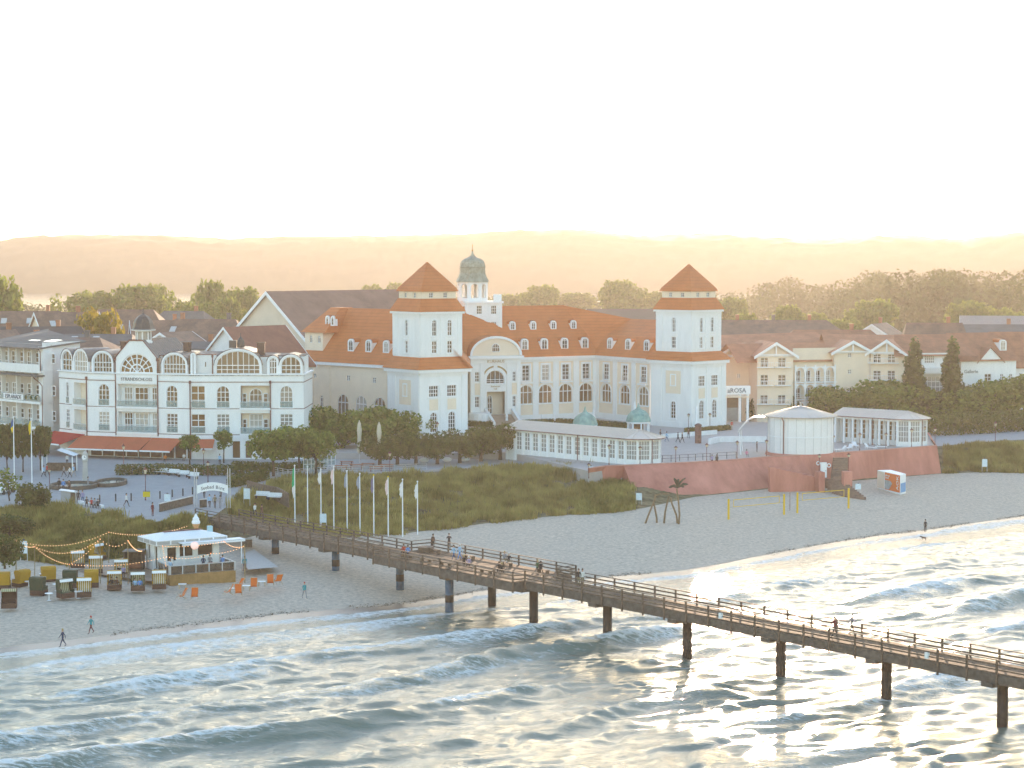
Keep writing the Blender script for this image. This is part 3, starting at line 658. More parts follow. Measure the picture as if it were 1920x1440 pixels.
# bell tower behind
bc = W(902, 600, 390.5); ba = R(10)
fbt = MB(); bs = sq((bc.x, bc.y), 7.0, ba)
for k in range(4):
    f = Fc(bs[k], bs[(k + 1) % 4]); o_ = []
    if k in (0, 3):
        for u in ((2.6, 5.4) if k == 0 else (3.5,)):
            for z in (23.35, 26.45): o_.append((u - .5, u + .5, z, z + 1.6)); window(KH, f, u, z, 1.0, 1.6, 0, 3, 3, fr=.06)
        for u in (.45, 4.0, 6.6): f.slab(whiteK, u - .4, u + .4, 20, 28.2, 0, .1)
    wall(fbt, f, 0, 7.0, 18, 28.8, o_)
    f.slab(corK, -.25, 7.25, 28.5, 28.9, -.3, .28)
fbt.prism(sq((bc.x, bc.y), 7.0, ba), 28.75, 28.85)
cp_ = bs[1]; fbt.box((cp_.x - .9, cp_.y + 1.2, 29.5), (1.4, 1.4, 1.4), ba)
bld(fbt, 'bell_tower_wall', M_white, KH)
lc = W(886, 560, 390.5); ln = MB(); n8 = 8
for i in range(n8):
    a0 = math.pi / 8 + i * math.pi / 4 + ba; a1 = a0 + math.pi / 4; r_ = 3.0
    f = Fc((lc.x + r_ * math.cos(a0), lc.y + r_ * math.sin(a0)), (lc.x + r_ * math.cos(a1), lc.y + r_ * math.sin(a1)))
    wall(ln, f, 0, f.L, 28.9, 32.7, [(.45, f.L - .45, 29.5, 32.2, .6)], .5)
bld(ln, 'lantern', M_white, KH)
kk = .1027; cpz = lambda y: 36.5 - (y - 490) * kk
dm = MB(); dm.lathe([(3.3, cpz(528.5)), (3.25, cpz(527)), (2.85, cpz(520)), (2.55, cpz(512)), (2.48, cpz(502)), (2.6, cpz(501.4)), (2.62, cpz(500.6)), (2.5, cpz(497)), (2.42, cpz(493)), (2.15, cpz(488.5)), (1.6, cpz(485)), (.95, cpz(482.6)), (.5, cpz(480)), (.28, cpz(476)), (.12, cpz(471)), (.05, cpz(468))], (lc.x, lc.y, 0), 8, math.pi / 8 + ba)
bld(dm, 'copper_dome', M_olivecop, KH)
sp = MB(); sp.cyl((lc.x, lc.y, cpz(469)), (lc.x, lc.y, cpz(458)), .05); sp.ball((lc.x, lc.y, cpz(469.5)), .2); sp.ball((lc.x, lc.y, cpz(461)), .13); bld(sp, 'finial', M_gold, KH)
bld_split(trimK, 'window_surround', M_trim, KH, True); bld_split(creamK, 'cream_panel', M_cream, KH); bld_split(whiteK, 'pilaster', M_white, KH); bld_split(corK, 'cornice', M_trim, KH)
# the big hall behind, seen by its gable
HL = bthing('assembly_hall', 'long cream hall with brown pitched roof and wide gable behind the spa palace', 'hall', (-28, 420, 5))
ap = W(503, 546, 402); ph = R(50); rd = Vector((math.cos(ph), math.sin(ph), 0)); gd = Vector((-math.sin(ph), math.cos(ph), 0))
hw = 15.5; ze = ap.z - 12.8
gl, gr = ap + gd * hw, ap - gd * hw
hm = MB()
def hz_(v, z): return (v.x, v.y, z)
LN = 42
hm.add([hz_(gl, 5), hz_(gr, 5), hz_(gr, ze), hz_(ap, ap.z - .2), hz_(gl, ze), hz_(gl + rd * LN, 5), hz_(gr + rd * LN, 5), hz_(gr + rd * LN, ze), hz_(ap + rd * LN, ap.z - .2), hz_(gl + rd * LN, ze)],
       [(0, 1, 2, 3, 4), (1, 6, 7, 2), (5, 0, 4, 9), (6, 5, 9, 8, 7)])
bld(hm, 'hall_wall', mat('cream_gable', (.66, .56, .44), .85, .08, .3), HL)
hr = MB(); o0 = ap - rd * .7; k = (ap.z - ze) / hw
for sgn, g in ((1, gd), (-1, -gd)):
    e0 = o0 + g * (hw + .9); z_ = ap.z - k * (hw + .9)
    a_, b_, c_, d_ = hz_(o0, ap.z), hz_(o0 + rd * (LN + 1), ap.z), hz_(e0 + rd * (LN + 1), z_), hz_(e0, z_)
    hr.add([a_, b_, c_, d_] + [(v[0], v[1], v[2] - .35) for v in (a_, b_, c_, d_)], [(0, 3, 2, 1) if sgn > 0 else (0, 1, 2, 3), (4, 5, 6, 7), (3, 7, 6, 2), (1, 2, 6, 5)])
bld(hr, 'hall_roof', bands(mat('brown_grey_tiles', (.21, .12, .085), .75, .15, .3, col2=(.25, .15, .11)), 'Z', 2.5, .85, .15), HL)
bg_ = MB()
for g in (gd, -gd):
    e0 = o0 + g * (hw + .9); z_ = ap.z - k * (hw + .9)
    p = [hz_(o0, ap.z + .02), hz_(e0, z_ + .02), hz_(e0, z_ - .6), hz_(o0, ap.z - .75)]
    q = [(v[0] - rd.x * .12, v[1] - rd.y * .12, v[2]) for v in p]
    bg_.loft([p, q])
bld(bg_, 'bargeboard', M_trim, HL)
# ---------------------------------------------------------------- white beachfront hotel with barrel-vaulted attic
K1, K2, K3, K0 = (-51.3, 322.0), (-33.2, 322.2), (-33.0, 334.0), (-68.9, 328.2)
KL = (-74.9, 334.6)
BH = bthing('beach_hotel', 'white beachfront hotel with barrel roofed attic, fan window gable and small dark dome', 'hotel', (-54, 326, 5))
wl = MB(); lin = MB(); cor = MB(); pip = MB(); trm = MB()
fa, fb_, fc = Fc(KL, K0), Fc(K0, K1), Fc(K1, K2)
fd = Fc(K2, K3)
def zs(y, k=.0847): return 36.5 - (y - 490) * k
LV = [(13.25, 16.7), (9.2, 12.2)]
def glassrail(f, u0, u1, z, d=.12):
    g = MB(); f.slab(g, u0, u1, z, z + .95, d, d + .03); bld(g, 'balcony_glass', M_balglass, BH)
    trm.mark(); f.slab(trm, u0, u1, z + .95, z + 1.0, d - .01, d + .05)
def col(f, px, w_, arch=True, ops=None):
    u = f.u_at(px)
    for i, (z0, z1) in enumerate(LV):
        r = w_ / 2 if (arch and i == 0) else 0
        ops.append((u - w_ / 2, u + w_ / 2, z0, z1, r) if r else (u - w_ / 2, u + w_ / 2, z0, z1))
        window(BH, f, u, z0, w_, z1 - z0, r, 3 if w_ > 1.2 else 2, 4 if i == 0 else 5, d=-.18, fr=.1)
        if r: surround(trm, f, u - w_ / 2, u + w_ / 2, z0, z1, r, .14, .04)
        glassrail(f, u - w_ / 2, u + w_ / 2, z0, .02)
def bay(f, u0, u1, ops, doors, dp=1.3):
    for i, (z0, z1) in enumerate(((13.2, 16.75), (9.1, 12.35))):
        ops.append((u0, u1, z0, z1))
        bw = MB(); f.slab(bw, u0, u1, z0, z1, -dp - .1, -dp); bld(bw, 'balcony_back_wall', M_cream if f is not fb_ else M_white, BH)
        for uc, w_, arch in doors:
            h = 2.9 if w_ > 1 else 2.1
            window(BH, f, uc, z0 + .1, w_, h, w_ / 2 if (arch and i == 0) else 0, 3 if w_ > 1.2 else 1, 3, d=-dp + .1, name='balcony_door')
        trm.mark(); f.slab(trm, u0 - .15, u1 + .15, z0 - .35, z0 - .05, 0, .35); glassrail(f, u0, u1, z0, .2)
# left angled section
oa = []; col(fa, 125, .95, True, oa); u0, u1 = fa.u_at(137), fa.L - .3
bay(fa, u0, u1, oa, [((u0 + u1) / 2 + .9, 1.2, True)])
wall(wl, fa, 0, fa.L, 4.5, 18.5, oa, 1.3)
# centre section
ob = []; col(fb_, 193, 1.95, True, ob); col(fb_, 321, 1.95, True, ob)
u0, u1 = fb_.u_at(219.5), fb_.u_at(293)
bay(fb_, u0, u1, ob, [(u0 + 1.35, 1.5, False), ((u0 + u1) / 2 + .2, 2.4, False), (u1 - .8, 1.3, False)], 1.2)
wall(wl, fb_, 0, fb_.L, 4.5, 18.5, ob, 1.2)
# right section
oc = []; col(fc, 417, 2.0, True, oc); col(fc, 536, 2.0, True, oc)
ud = fc.u_at(370)
for z0, z1 in LV:
    oc.append((ud - 1.1, ud + 1.1, z0, z1)); window(BH, fc, ud, z0, 2.2, z1 - z0, 0, 2, 3, d=-.3, fr=.12, m=M_glassw); glassrail(fc, ud - 1.1, ud + 1.1, z0, .12)
u0, u1 = fc.u_at(450), fc.u_at(504.5); m0 = (u0 + u1) / 2
bay(fc, u0, u1, oc, [(u0 + .5, .6, False), (m0, 2.0, True), (u1 - .75, .7, False)])
for px, w_ in ((441, 1.3), (464, 1.1), (500, 2.0), (540, 2.0)):
    u = fc.u_at(px); oc.append((u - w_ / 2, u + w_ / 2, 5.1, 7.9)); window(BH, fc, u, 5.1, w_, 2.8, 0, 1, 1, d=-.3, name='shop_window', m=M_glassw)
for px in (395, 420):
    pass
wall(wl, fc, 0, fc.L, 4.5, 18.5, oc, .3); wall(wl, fd, 0, fd.L, 4.5, 18.5, [], .3)
for f in (fa, fb_, fc, fd):
    f.slab(cor, -.1, f.L + .1, 18.42, 18.62, -.2, .3)
    for z in (17.25, 13.0, 8.85): f.slab(lin, 0, f.L, z, z + .1, 0, .07)
    f.slab(cor, 0, f.L, 8.3, 8.75, 0, .12)
    for z in (12.75, 17.5): f.slab(cor, 0, f.L, z, z + .2, 0, .05)
def pipe(f, u, z0, z1): pip.mark(); pip.cyl(f.p(u, .16, z0), f.p(u, .16, z1), .09, n=6); pip.box(f.p(u, .18, z1), (.3, .3, .5), f.rz)
pipe(fa, fa.L - .05, 5, 17.6); pipe(fc, .05, 5, 17.3); pipe(fc, fc.u_at(506), 5, 17.3)
pipe(fb_, fb_.u_at(216), 8.5, 20.8); pipe(fb_, fb_.u_at(295), 8.5, 20.8); pipe(fc, fc.u_at(398), 18.5, 21.5)
flat = MB(); flat.prism([KL, K0, K1, K2, K3, (-60, 350), (-74, 347)], 18.3, 18.55); bld(flat, 'terrace_roof', M_felt, BH)
# attic: back wall plus vaulted bays
BKW = MB(); zn = MB()
def vault(f, u0, u1, zs_, ztop, dp=7.0, nx=6, front=-.35, ww=None):
    w_ = (u1 - u0); wv = w_ - .7; h = ztop - .35 - zs_
    ar = min(h * .5, wv / 2 * .95) if ww is None else ww
    B = MB(); o = (u0 + .35, u1 - .35, zs_ + .1, ztop - .35, ar)
    wall(B, f, u0 + .05, u1 - .05, zs_, ztop - .4, [o], .25, front)
    # trim the corners above the vault with the curved head
    hd = MB(); ap = arcpts(u0, u1, ztop, ar + .35, 12); ai = arcpts(u0 + .32, u1 - .32, ztop - .33, ar, 12)
    hd.loft([[f.p(u, front - .3, z) for u, z in ap], [f.p(u, front + .12, z) for u, z in ap], [f.p(u, front + .12, z) for u, z in ai], [f.p(u, front, z) for u, z in ai]], False, False)
    for a_, b_ in ((u0, u0 + .34), (u1 - .34, u1)): f.slab(hd, a_, b_, zs_, ztop - ar - .3, front - .3, front + .1)
    bld(hd, 'vault_rim', M_trim, BH)
    r_ = MB(); aq = arcpts(u0 - .06, u1 + .06, ztop + .08, ar + .42, 12)
    r_.loft([[f.p(u, front + .16, z) for u, z in aq], [f.p(u, front - dp, z) for u, z in aq]], False, False)
    for s_ in range(1, 5): r_.loft([[f.p(u, front - s_ * dp / 5 + e, z + .05) for u, z in aq] for e in (-.05, .05)], False, False)
    bld(r_, 'barrel_roof', M_zinc0, BH)
    eb = MB(); az = arcpts(u0 - .1, u1 + .1, ztop + .12, ar + .46, 12); eb.loft([[f.p(u, front + .17, z) for u, z in az], [f.p(u, front + .17, z) for u, z in aq]], False, False); bld(eb, 'roof_edge', M_brown, BH)
    return window(BH, f, (u0 + u1) / 2, zs_ + .1, wv, h - .1, ar, nx, 3, d=front - .15, fr=.13)
M_zinc0 = mat('dull_zinc', (.19, .165, .15), .45, .15, 1, metal=.2)
def UV(f, a, b): return f.u_at(a), f.u_at(b)
vault(fa, .2, *[fa.u_at(132.5)], 18.5, 22.1, 4, 3); vault(fa, fa.u_at(133), fa.L - .1, 18.5, 22.3, 5, 5)
vault(fb_, *UV(fb_, 169, 210), 18.5, 22.1, 7, 6); vault(fb_, *UV(fb_, 300, 349), 18.5, 22.0, 7, 7)
vault(fc, .1, fc.u_at(366), 18.5, 22.0, 5, 2)
vault(fc, *UV(fc, 400, 490), 18.5, 22.6, 9, 8, ww=2.3)
vault(fc, *UV(fc, 500, 522), 18.5, 21.5, 7, 3); vault(fc, *UV(fc, 522, 567), 18.5, 21.7, 7, 4)
for f, u0, u1, z1 in ((fb_, fb_.u_at(210), fb_.u_at(216), 21.3), (fb_, fb_.u_at(295), fb_.u_at(300), 21.3), (fc, fc.u_at(366), fc.u_at(400), 21.6), (fc, fc.u_at(490), fc.u_at(500), 21.3)):
    f.slab(BKW, u0 - .3, u1 + .3, 18.5, z1, -1.3, -1.1); pip.mark(); f.slab(pip, u0 - .3, u1 + .3, z1, z1 + .12, -1.5, -1.0)
q = MB(); q.prism([fb_.p(0, -2, 0), fb_.p(fb_.L, -2.2, 0), fc.p(fc.L, -2, 0), fc.p(fc.L, -9, 0), fc.p(3, -18, 0), fb_.p(1, -14, 0)], 18.5, 21.3); bld(q, 'attic_block', M_white, BH)
qf = MB(); qf.prism([fb_.p(0, -2, 0), fb_.p(fb_.L, -2.2, 0), fc.p(fc.L, -2, 0), fc.p(fc.L, -9, 0), fc.p(3, -18, 0), fb_.p(1, -14, 0)], 21.32, 21.45); bld(qf, 'flat_roof', M_felt, BH)
w1 = MB(); w1.box(fc.p(fc.u_at(383), -1.05, 20.1), (.14, .06, .75), fc.rz); bld(w1, 'slit_window', M_glass, BH)
# central gable with the fan window
g0, g1 = fb_.u_at(216), fb_.u_at(295.5); gm = (g0 + g1) / 2; GZ = 18.55; RW = 3.05
gb = MB(); arc = [(gm - RW * math.cos(math.pi * i / 16), GZ + .12 + RW * math.sin(math.pi * i / 16)) for i in range(17)]
prof = [(g0, GZ), (g0, 20.9), (gm - 1.25, 23.75), (gm + 1.25, 23.75), (g1, 20.9), (g1, GZ)]
def prof_z(u):
    us = [p[0] for p in prof[1:5]]; return float(np.interp(u, us, [p[1] for p in prof[1:5]]))
cols = [g0] + [a_[0] for a_ in arc] + [g1]
for i in range(16):
    (ua, za), (ub, zb) = arc[i], arc[i + 1]
    gb.quad(fb_.p(ua, .12, za), fb_.p(ub, .12, zb), fb_.p(ub, .12, prof_z(ub)), fb_.p(ua, .12, prof_z(ua)))
    gb.quad(fb_.p(ua, .12, za), fb_.p(ua, -.3, za), fb_.p(ub, -.3, zb), fb_.p(ub, .12, zb))
gb.quad(fb_.p(g0, .12, GZ), fb_.p(arc[0][0], .12, GZ), fb_.p(arc[0][0], .12, prof_z(arc[0][0])), fb_.p(g0, .12, 20.9)); gb.quad(fb_.p(arc[-1][0], .12, GZ), fb_.p(g1, .12, GZ), fb_.p(g1, .12, 20.9), fb_.p(arc[-1][0], .12, prof_z(arc[-1][0])))
fb_.slab(gb, g0, g1, 16.85, 18.4, 0, .12)
bld(gb, 'gable_wall', M_white, BH)
wg = MB(); wg.add([fb_.p(u, -.2, z) for u, z in arc], [tuple(range(17))]); fanw = bld(wg, 'fan_window', M_glassw, BH)
fr = MB()
def fbar(r0, r1, a_, t):
    p0 = fb_.p(gm - r0 * math.cos(a_), -.1, GZ + .12 + r0 * math.sin(a_)); p1 = fb_.p(gm - r1 * math.cos(a_), -.1, GZ + .12 + r1 * math.sin(a_)); fr.cyl(p0, p1, t, n=4)
for i in range(1, 8): fbar(1.28 if i % 2 else .0, RW, math.pi * i / 8, .12)
def farc(r_, t):
    for i in range(16):
        a0, a1 = math.pi * i / 16, math.pi * (i + 1) / 16
        fr.quad(*[fb_.p(gm - rr * math.cos(a_), -.08, GZ + .12 + rr * math.sin(a_)) for rr, a_ in ((r_ - t, a0), (r_ - t, a1), (r_ + t, a1), (r_ + t, a0))])
farc(RW - .08, .1); farc(2.28, .06); farc(1.28, .12); farc(.75, .05); fb_.slab(fr, gm - RW, gm + RW, GZ, GZ + .2, -.15, -.02)
bld(fr, 'fan_window_frame', M_trim, BH)
gr_ = MB(); bk = -11
for (pa, pb) in ((prof[1], prof[2]), (prof[2], prof[3]), (prof[3], prof[4])):
    gr_.loft([[fb_.p(pa[0], .25, pa[1] + .1), fb_.p(pb[0], .25, pb[1] + .1)], [fb_.p(pa[0], bk, pa[1] + .1), fb_.p(pb[0], bk, pb[1] + .1)]], False, False)
for i in range(1, 16):
    d_ = .25 - i * .72
    gr_.loft([[fb_.p(p[0], d_ - e, p[1] + h) for p in prof[1:5]] for e, h in ((0, .1), (.03, .22), (.09, .22), (.12, .1))], False, False)
bld(gr_, 'gable_roof', M_zinc0, BH)
ge = MB()
for (pa, pb) in ((prof[1], prof[2]), (prof[2], prof[3]), (prof[3], prof[4])): ge.loft([[fb_.p(pa[0], .26, pa[1] + .22), fb_.p(pb[0], .26, pb[1] + .22)], [fb_.p(pa[0], .26, pa[1]), fb_.p(pb[0], .26, pb[1])]], False, False)
bld(ge, 'roof_edge', M_brown, BH)
for s_ in (0,):
    text('hotel_lettering', 'STRANDSCHLOSS', .72, M_ltxt, BH, fb_.p(gm, .15, 17.35), fb_.rz)
# cupola
cc = fb_.p(gm + .35, -1.6, 0); cu = MB(); cg = MB()
for i in range(8):
    a0 = math.pi / 8 + i * math.pi / 4 + fb_.rz; r_ = 1.3
    f = Fc((cc.x + r_ * math.cos(a0), cc.y + r_ * math.sin(a0)), (cc.x + r_ * math.cos(a0 + math.pi / 4), cc.y + r_ * math.sin(a0 + math.pi / 4)))
    wall(cu, f, 0, f.L, 23.4, 25.4, [(.12, f.L - .12, 23.9, 25.2)], .12); f.slab(cg, .12, f.L - .12, 23.9, 25.2, -.15, -.12)
cu.lathe([(1.4, 25.3), (1.95, 25.4), (1.95, 25.55), (1.6, 25.6)], (cc.x, cc.y, 0), 8, math.pi / 8 + fb_.rz); cu.lathe([(1.5, 23.2), (1.45, 23.7), (1.3, 23.75)], (cc.x, cc.y, 0), 8, math.pi / 8 + fb_.rz)
bld(cu, 'cupola', M_white, BH); bld(cg, 'cupola_glass', M_pale, BH)
od = MB(); od.lathe([(1.98, 25.54), (1.78, 25.75), (1.68, 26.1), (1.58, 26.6), (1.35, 27.15), (.95, 27.6), (.45, 27.9), (.16, 28.05), (.06, 28.4), (.05, 28.9)], (cc.x, cc.y, 0), 8, math.pi / 8 + fb_.rz); od.ball((cc.x, cc.y, 28.5), .14); od.box((cc.x, cc.y, 28.85), (.3, .04, .06)); bld(od, 'onion_dome', M_slate, BH)
c2 = fc.p(fc.u_at(446), -3.5, 0); od = MB(); od.lathe([(.6, 22.7), (.62, 23.3), (.5, 23.9), (.2, 24.25), (.05, 24.5), (.04, 25.0)], (c2.x, c2.y, 0), 8); od.box(fc.p(fc.u_at(431), -4, 23.2), (1.2, 1.2, 1.2)); bld(od, 'small_dome', M_slate, BH)
for px, py, w_ in ((209, 597, 1.0), (328, 598, 1.0), (484, 648, 1.2)):
    c_ = MB(); f = fb_ if px < 355 else fc; u = f.u_at(px); c_.box(f.p(u, -4, 22.3), (w_, .9, 2.2), f.rz); c_.box(f.p(u, -4, 23.45), (w_ + .2, 1.1, .12), f.rz); bld(c_, 'chimney', mat('dark_brick', (.10, .06, .05), .85, .2, 4), BH)
# ground floor behind the awnings
gl = MB(); fb_.slab(gl, .4, fb_.L - .2, 5.1, 7.9, .02, .06); bld(gl, 'cafe_front', M_glassw, BH)
gp = MB()
for i in range(9): fb_.slab(gp, .4 + i * 2.2, .6 + i * 2.2, 5.0, 8.0, .03, .12)
bld(gp, 'cafe_posts', M_trim, BH)
aw = MB()
def awning(name, f, u0, u1, z0, z1, out, m, par):
    a_ = MB(); a_.loft([[f.p(u0, .15, z0), f.p(u1, .15, z0)], [f.p(u0, out, z1), f.p(u1, out, z1)], [f.p(u0, out, z1 - .06), f.p(u1, out, z1 - .06)], [f.p(u0, .15, z0 - .08), f.p(u1, .15, z0 - .08)]], False, False)
    o = bld(a_, name, m, par); e = MB(); f.slab(e, u0, u1, z1 - .12, z1 + .1, out, out + .14)
    if par: fix(e.build('awning_bar', M_trim, o), None); 
    return o
for a_, b_ in ((150, 218), (219, 283), (284, 340)): awning('awning', fb_, fb_.u_at(a_), fb_.u_at(b_), 8.25, 6.5, 4.6 if a_ < 280 else 4.2, M_awn, BH)
awning('awning', fc, fc.u_at(358), fc.u_at(401), 8.2, 6.9, 3.0, M_awn, BH)
awning('awning', fa, -1.5, fa.L - .6, 8.4, 7.0, 5.0, M_awnr, BH)
bld(wl, 'wall', M_white, BH); bld_split(lin, 'brown_band', M_brown, BH); bld_split(cor, 'cornice', M_trim, BH); bld_split(pip, 'drainpipe', M_brown, BH, True); bld_split(trm, 'window_surround', M_trim, BH, True); bld_split(BKW, 'attic_wall', M_white, BH)
# ---------------------------------------------------------------- balcony hotel at the left edge
EH = bthing('balcony_hotel', 'white hotel with stacked balconies and lettering on the balcony front, cut by the picture edge', 'hotel', (-82, 345, 5))
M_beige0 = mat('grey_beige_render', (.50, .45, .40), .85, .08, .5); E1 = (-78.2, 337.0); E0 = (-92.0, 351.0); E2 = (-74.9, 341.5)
fe, fs = Fc(E0, E1), Fc(E1, (-73.2, 343.2))
ew = MB(); et = MB()
wall(ew, fs, 0, fs.L, 4.5, 23.0, []); fs.slab(et, 0, fs.L, 18.4, 18.5, 0, .06); fs.slab(et, 0, fs.L, 13.2, 13.3, 0, .06); fs.slab(et, 0, fs.L, 8.9, 9.0, 0, .06)
L = fe.L
for z0, z1 in ((9.0, 12.2), (13.2, 16.9), (18.6, 21.9)):
    for i in range(4):
        u = 3.0 + i * 5.0; window(EH, fe, u, z0 + .1, 1.5, 2.5, 0, 2, 3, d=-1.75, name='balcony_door'); window(EH, fe, u + 2.4, z0 + .9, 1.0, 1.6, 0, 1, 2, d=-1.75)
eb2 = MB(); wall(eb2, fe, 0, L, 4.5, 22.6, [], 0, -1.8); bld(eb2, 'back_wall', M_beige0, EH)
for z in (8.5, 12.7, 17.9): fe.slab(ew, 0, L + .15, z, z + .4, -1.8, .6)
for i in range(5): fe.slab(ew, i * L / 4 - .15, i * L / 4 + .15, 5, 22.3, -1.9, -.9 if i < 4 else 0)
fs.slab(ew, 0, .3, 5, 22.3, -1, 0)
for z0, z1 in ((18.3, 19.35),): fe.slab(ew, 0, L + .1, z0, z1, .45, .6)
for i in range(10): fe.slab(et, i * 2.4, i * 2.4 + .12, 18.3, 21.9, .3, .42) if i % 2 == 0 else None
er = MB(); e_p = [fe.p(-1, 1.0, 0), fe.p(L + .5, 1.0, 0), fs.p(fs.L + 1, .5, 0), fs.p(fs.L + 3, -12, 0), fe.p(-1, -14, 0)]
er.prism(e_p, [21.9, 21.9, 22.8, 24.3, 24.3], [22.1, 22.1, 23.0, 24.5, 24.5]); bld(er, 'roof', M_felt, EH)
sk = MB()
for u, d in ((11, -4.5), (16.5, -4.0)): sk.box(fe.p(u, d, 23.05), (3.0, 2.0, .18), fe.rz, ('X', R(8)))
bld(sk, 'skylight', mat('skylight_glass', (.5, .5, .48), .05, 0, spec=1), EH)
ej = MB(); fe.slab(ej, -.5, L + .4, 17.35, 17.6, -.2, 1.6); bld(ej, 'canopy', M_felt, EH)
eg = MB(); fe.slab(eg, 0, L, 13.1, 14.1, .55, .6); fe.slab(eg, 0, L, 8.9, 9.9, .55, .6); bld(eg, 'balcony_glass', M_balglass, EH)
eb = MB(); us0, us1 = fe.u_at(11), fe.u_at(48); fe.slab(eb, us0, us1, 13.2, 14.15, .62, .68); bld(eb, 'sign_board', M_trim, EH)
text('hotel_lettering', 'ESPLANADE', .98, mat('blue_grey_letters', (.10, .13, .17), .5, 0), EH, fe.p((us0 + us1) / 2, .7, 13.33), fe.rz)
pl = MB()
for u in (L * .78, L * .86, L * .94): pl.ball(fe.p(u, .3, 13.7), .5, 6, 4)
for u in (L * .55, L * .75, L * .9): pl.ball(fe.p(u, .2, 9.5), .45, 6, 4)
bld(pl, 'balcony_plants', M_leafd, EH)
ep = MB(); ep.tube([fe.p(L - .3, .7, 22), fe.p(L + .2, .5, 21.5), fe.p(L + .2, .5, 18.3)], .08); ep.tube([fe.p(L - 1.8, .7, 17.2), fe.p(L + .3, .7, 16.3), fe.p(L + .5, .4, 15.8), fe.p(L + .5, .4, 5)], .08); bld(ep, 'drainpipe', M_brown, EH)
bld(ew, 'wall', M_white, EH); bld_split(et, 'trim', M_trim, EH)
# ---------------------------------------------------------------- the pier
PO, PA, PC = Vector((37.0, 155.6)), Vector((-.625, .781)), Vector((.781, .625))
DK = 4.75
def pr(s, c, z): q = PO + PA * s + PC * c; return Vector((q.x, q.y, z))
PR = bthing('pier', 'long brown wooden pier on round piles running from the plaza out over the sea', 'pier', pr(40, 1.7, 0))
prz = math.atan2(PA.y, PA.x); PWD = 3.5
def pbox(mb, s0, s1, c0, c1, z0, z1): mb.box(pr((s0 + s1) / 2, (c0 + c1) / 2, (z0 + z1) / 2), (s1 - s0, c1 - c0, z1 - z0), prz)
dk = MB(); s = -70
while s < 126:                                    # boards laid across, each a little different
    wide = 57.2 < s < 81.2
    pbox(dk, s, s + .27, -1.5 if wide else -.05, 6.15 if wide else PWD + .05, DK - .07, DK + rnd.uniform(-.008, .008)); s += .29
bld(dk, 'deck', mat('deck_boards_plain', (.115, .08, .055), .8, .3, 1.2, col2=(.17, .12, .085), spec=.12), PR)
bm_ = MB()
for c in (0, PWD): pbox(bm_, -70, 57, c - .14, c + .14, 3.88, 4.66); pbox(bm_, 81.4, 128, c - .14, c + .14, 3.9, 4.66)
for c in (-1.45, 6.05): pbox(bm_, 57.2, 81.2, c - .14, c + .14, 3.8, 4.66)
for s in (57.3, 81.1): pbox(bm_, s - .12, s + .12, -1.3, 5.9, 3.8, 4.66)
for i in range(-6, 12): pbox(bm_, i * 11.8 - .3, i * 11.8 + .3, .2, PWD - .2, 4.0, 4.6)
bld(bm_, 'edge_beam', M_conc, PR)
cp_ = MB()
PIL = [(-23, 1.75), (-11.6, 1.75), (0, 1.75), (11.8, 1.75), (23.8, 1.75), (35.6, 1.75), (46.7, 1.75), (57.9, 1.75), (69, -.5), (69.6, 5.6), (81.2, 1.9), (93.6, 1.75), (106.5, 1.75)]
for s, c in PIL:
    q = pr(s, c, 0); z0 = -2.5 if s < 70 else -.5
    g = MB(); g.cyl((0, 0, z0), (0, 0, 3.95), .44, .44, 16)
    o = link('pile', g.mesh('pile', M_pilec if s < 66 or c > 5 else M_pileb, True), PR, q); fix(o, PR)
    if s > 66 and c < 5: r = MB(); r.lathe([(.445, 0), (.455, .02), (.455, .75), (.445, .77)], (0, 0, 1.1 if s < 72 else 1.55 if s < 90 else 1.75), 16); link('rust_band', r.mesh('rust_band', M_pilec, True), o)
    h = MB(); pbox(h, s - .55, s + .55, -.25 if abs(c - 1.8) < .3 else c - .9, PWD + .25 if abs(c - 1.8) < .3 else c + .9, 3.55, 3.9)
    bld(h, 'pile_cap', M_conc, PR)
def rail(pts, skip0=False):
    n = len(pts)
    for i in range(n - 1):
        (s0, c0), (s1, c1) = pts[i], pts[i + 1]
        A_, B_ = pr(s0, c0, 0), pr(s1, c1, 0); L_ = (B_ - A_).length; rz_ = math.atan2((B_ - A_).y, (B_ - A_).x)
        g = MB()
        for z, t, h in ((DK + 1.03, .16, .06), (DK + .66, .05, .13), (DK + .28, .05, .13)):
            m_ = (A_ + B_) / 2; g.box((m_.x, m_.y, z), (L_ + (.1 if t > .1 else 0), t, h), rz_)
        bld(g, 'railing', M_wood, PR)
        k = max(1, round(L_ / 2.9))
        for j in range(k + (1 if i == n - 2 else 0)):
            q = A_ + (B_ - A_) * j / k; out = PC if c0 > 2 else -PC
            PP.append((q.x + out.x * .09, q.y + out.y * .09, rz_))
PP = []
rail([(-24, -.1), (56.9, -.1), (57.1, -1.5), (81.3, -1.5), (81.5, -.1), (122, -.1)]); rail([(-24, PWD + .1), (56.5, PWD + .1), (56.7, 6.2), (81.3, 6.2), (81.5, PWD + .1), (118, PWD + .1)])
pm = MB(); pm.box((0, 0, -.02), (.15, .13, 2.05)); pme = pm.mesh('railing_post', M_wood)
for x, y, rz_ in PP: o = link('railing_post', pme, PR, (x, y, DK), rz_); fix(o, PR)
cap = MB(); cap.lathe([(.9, 0), (.9, .55), (.86, .6)], pr(79.5, 4.2, DK), 12); bld(cap, 'wooden_bin_screen', M_wood, PR)
for s, c in ((6, -.15), (29.3, -.2)): g = MB(); g.box(pr(s, c, DK + .35), (.3, .25, .5), prz); bld(g, 'white_box', M_trim, PR)
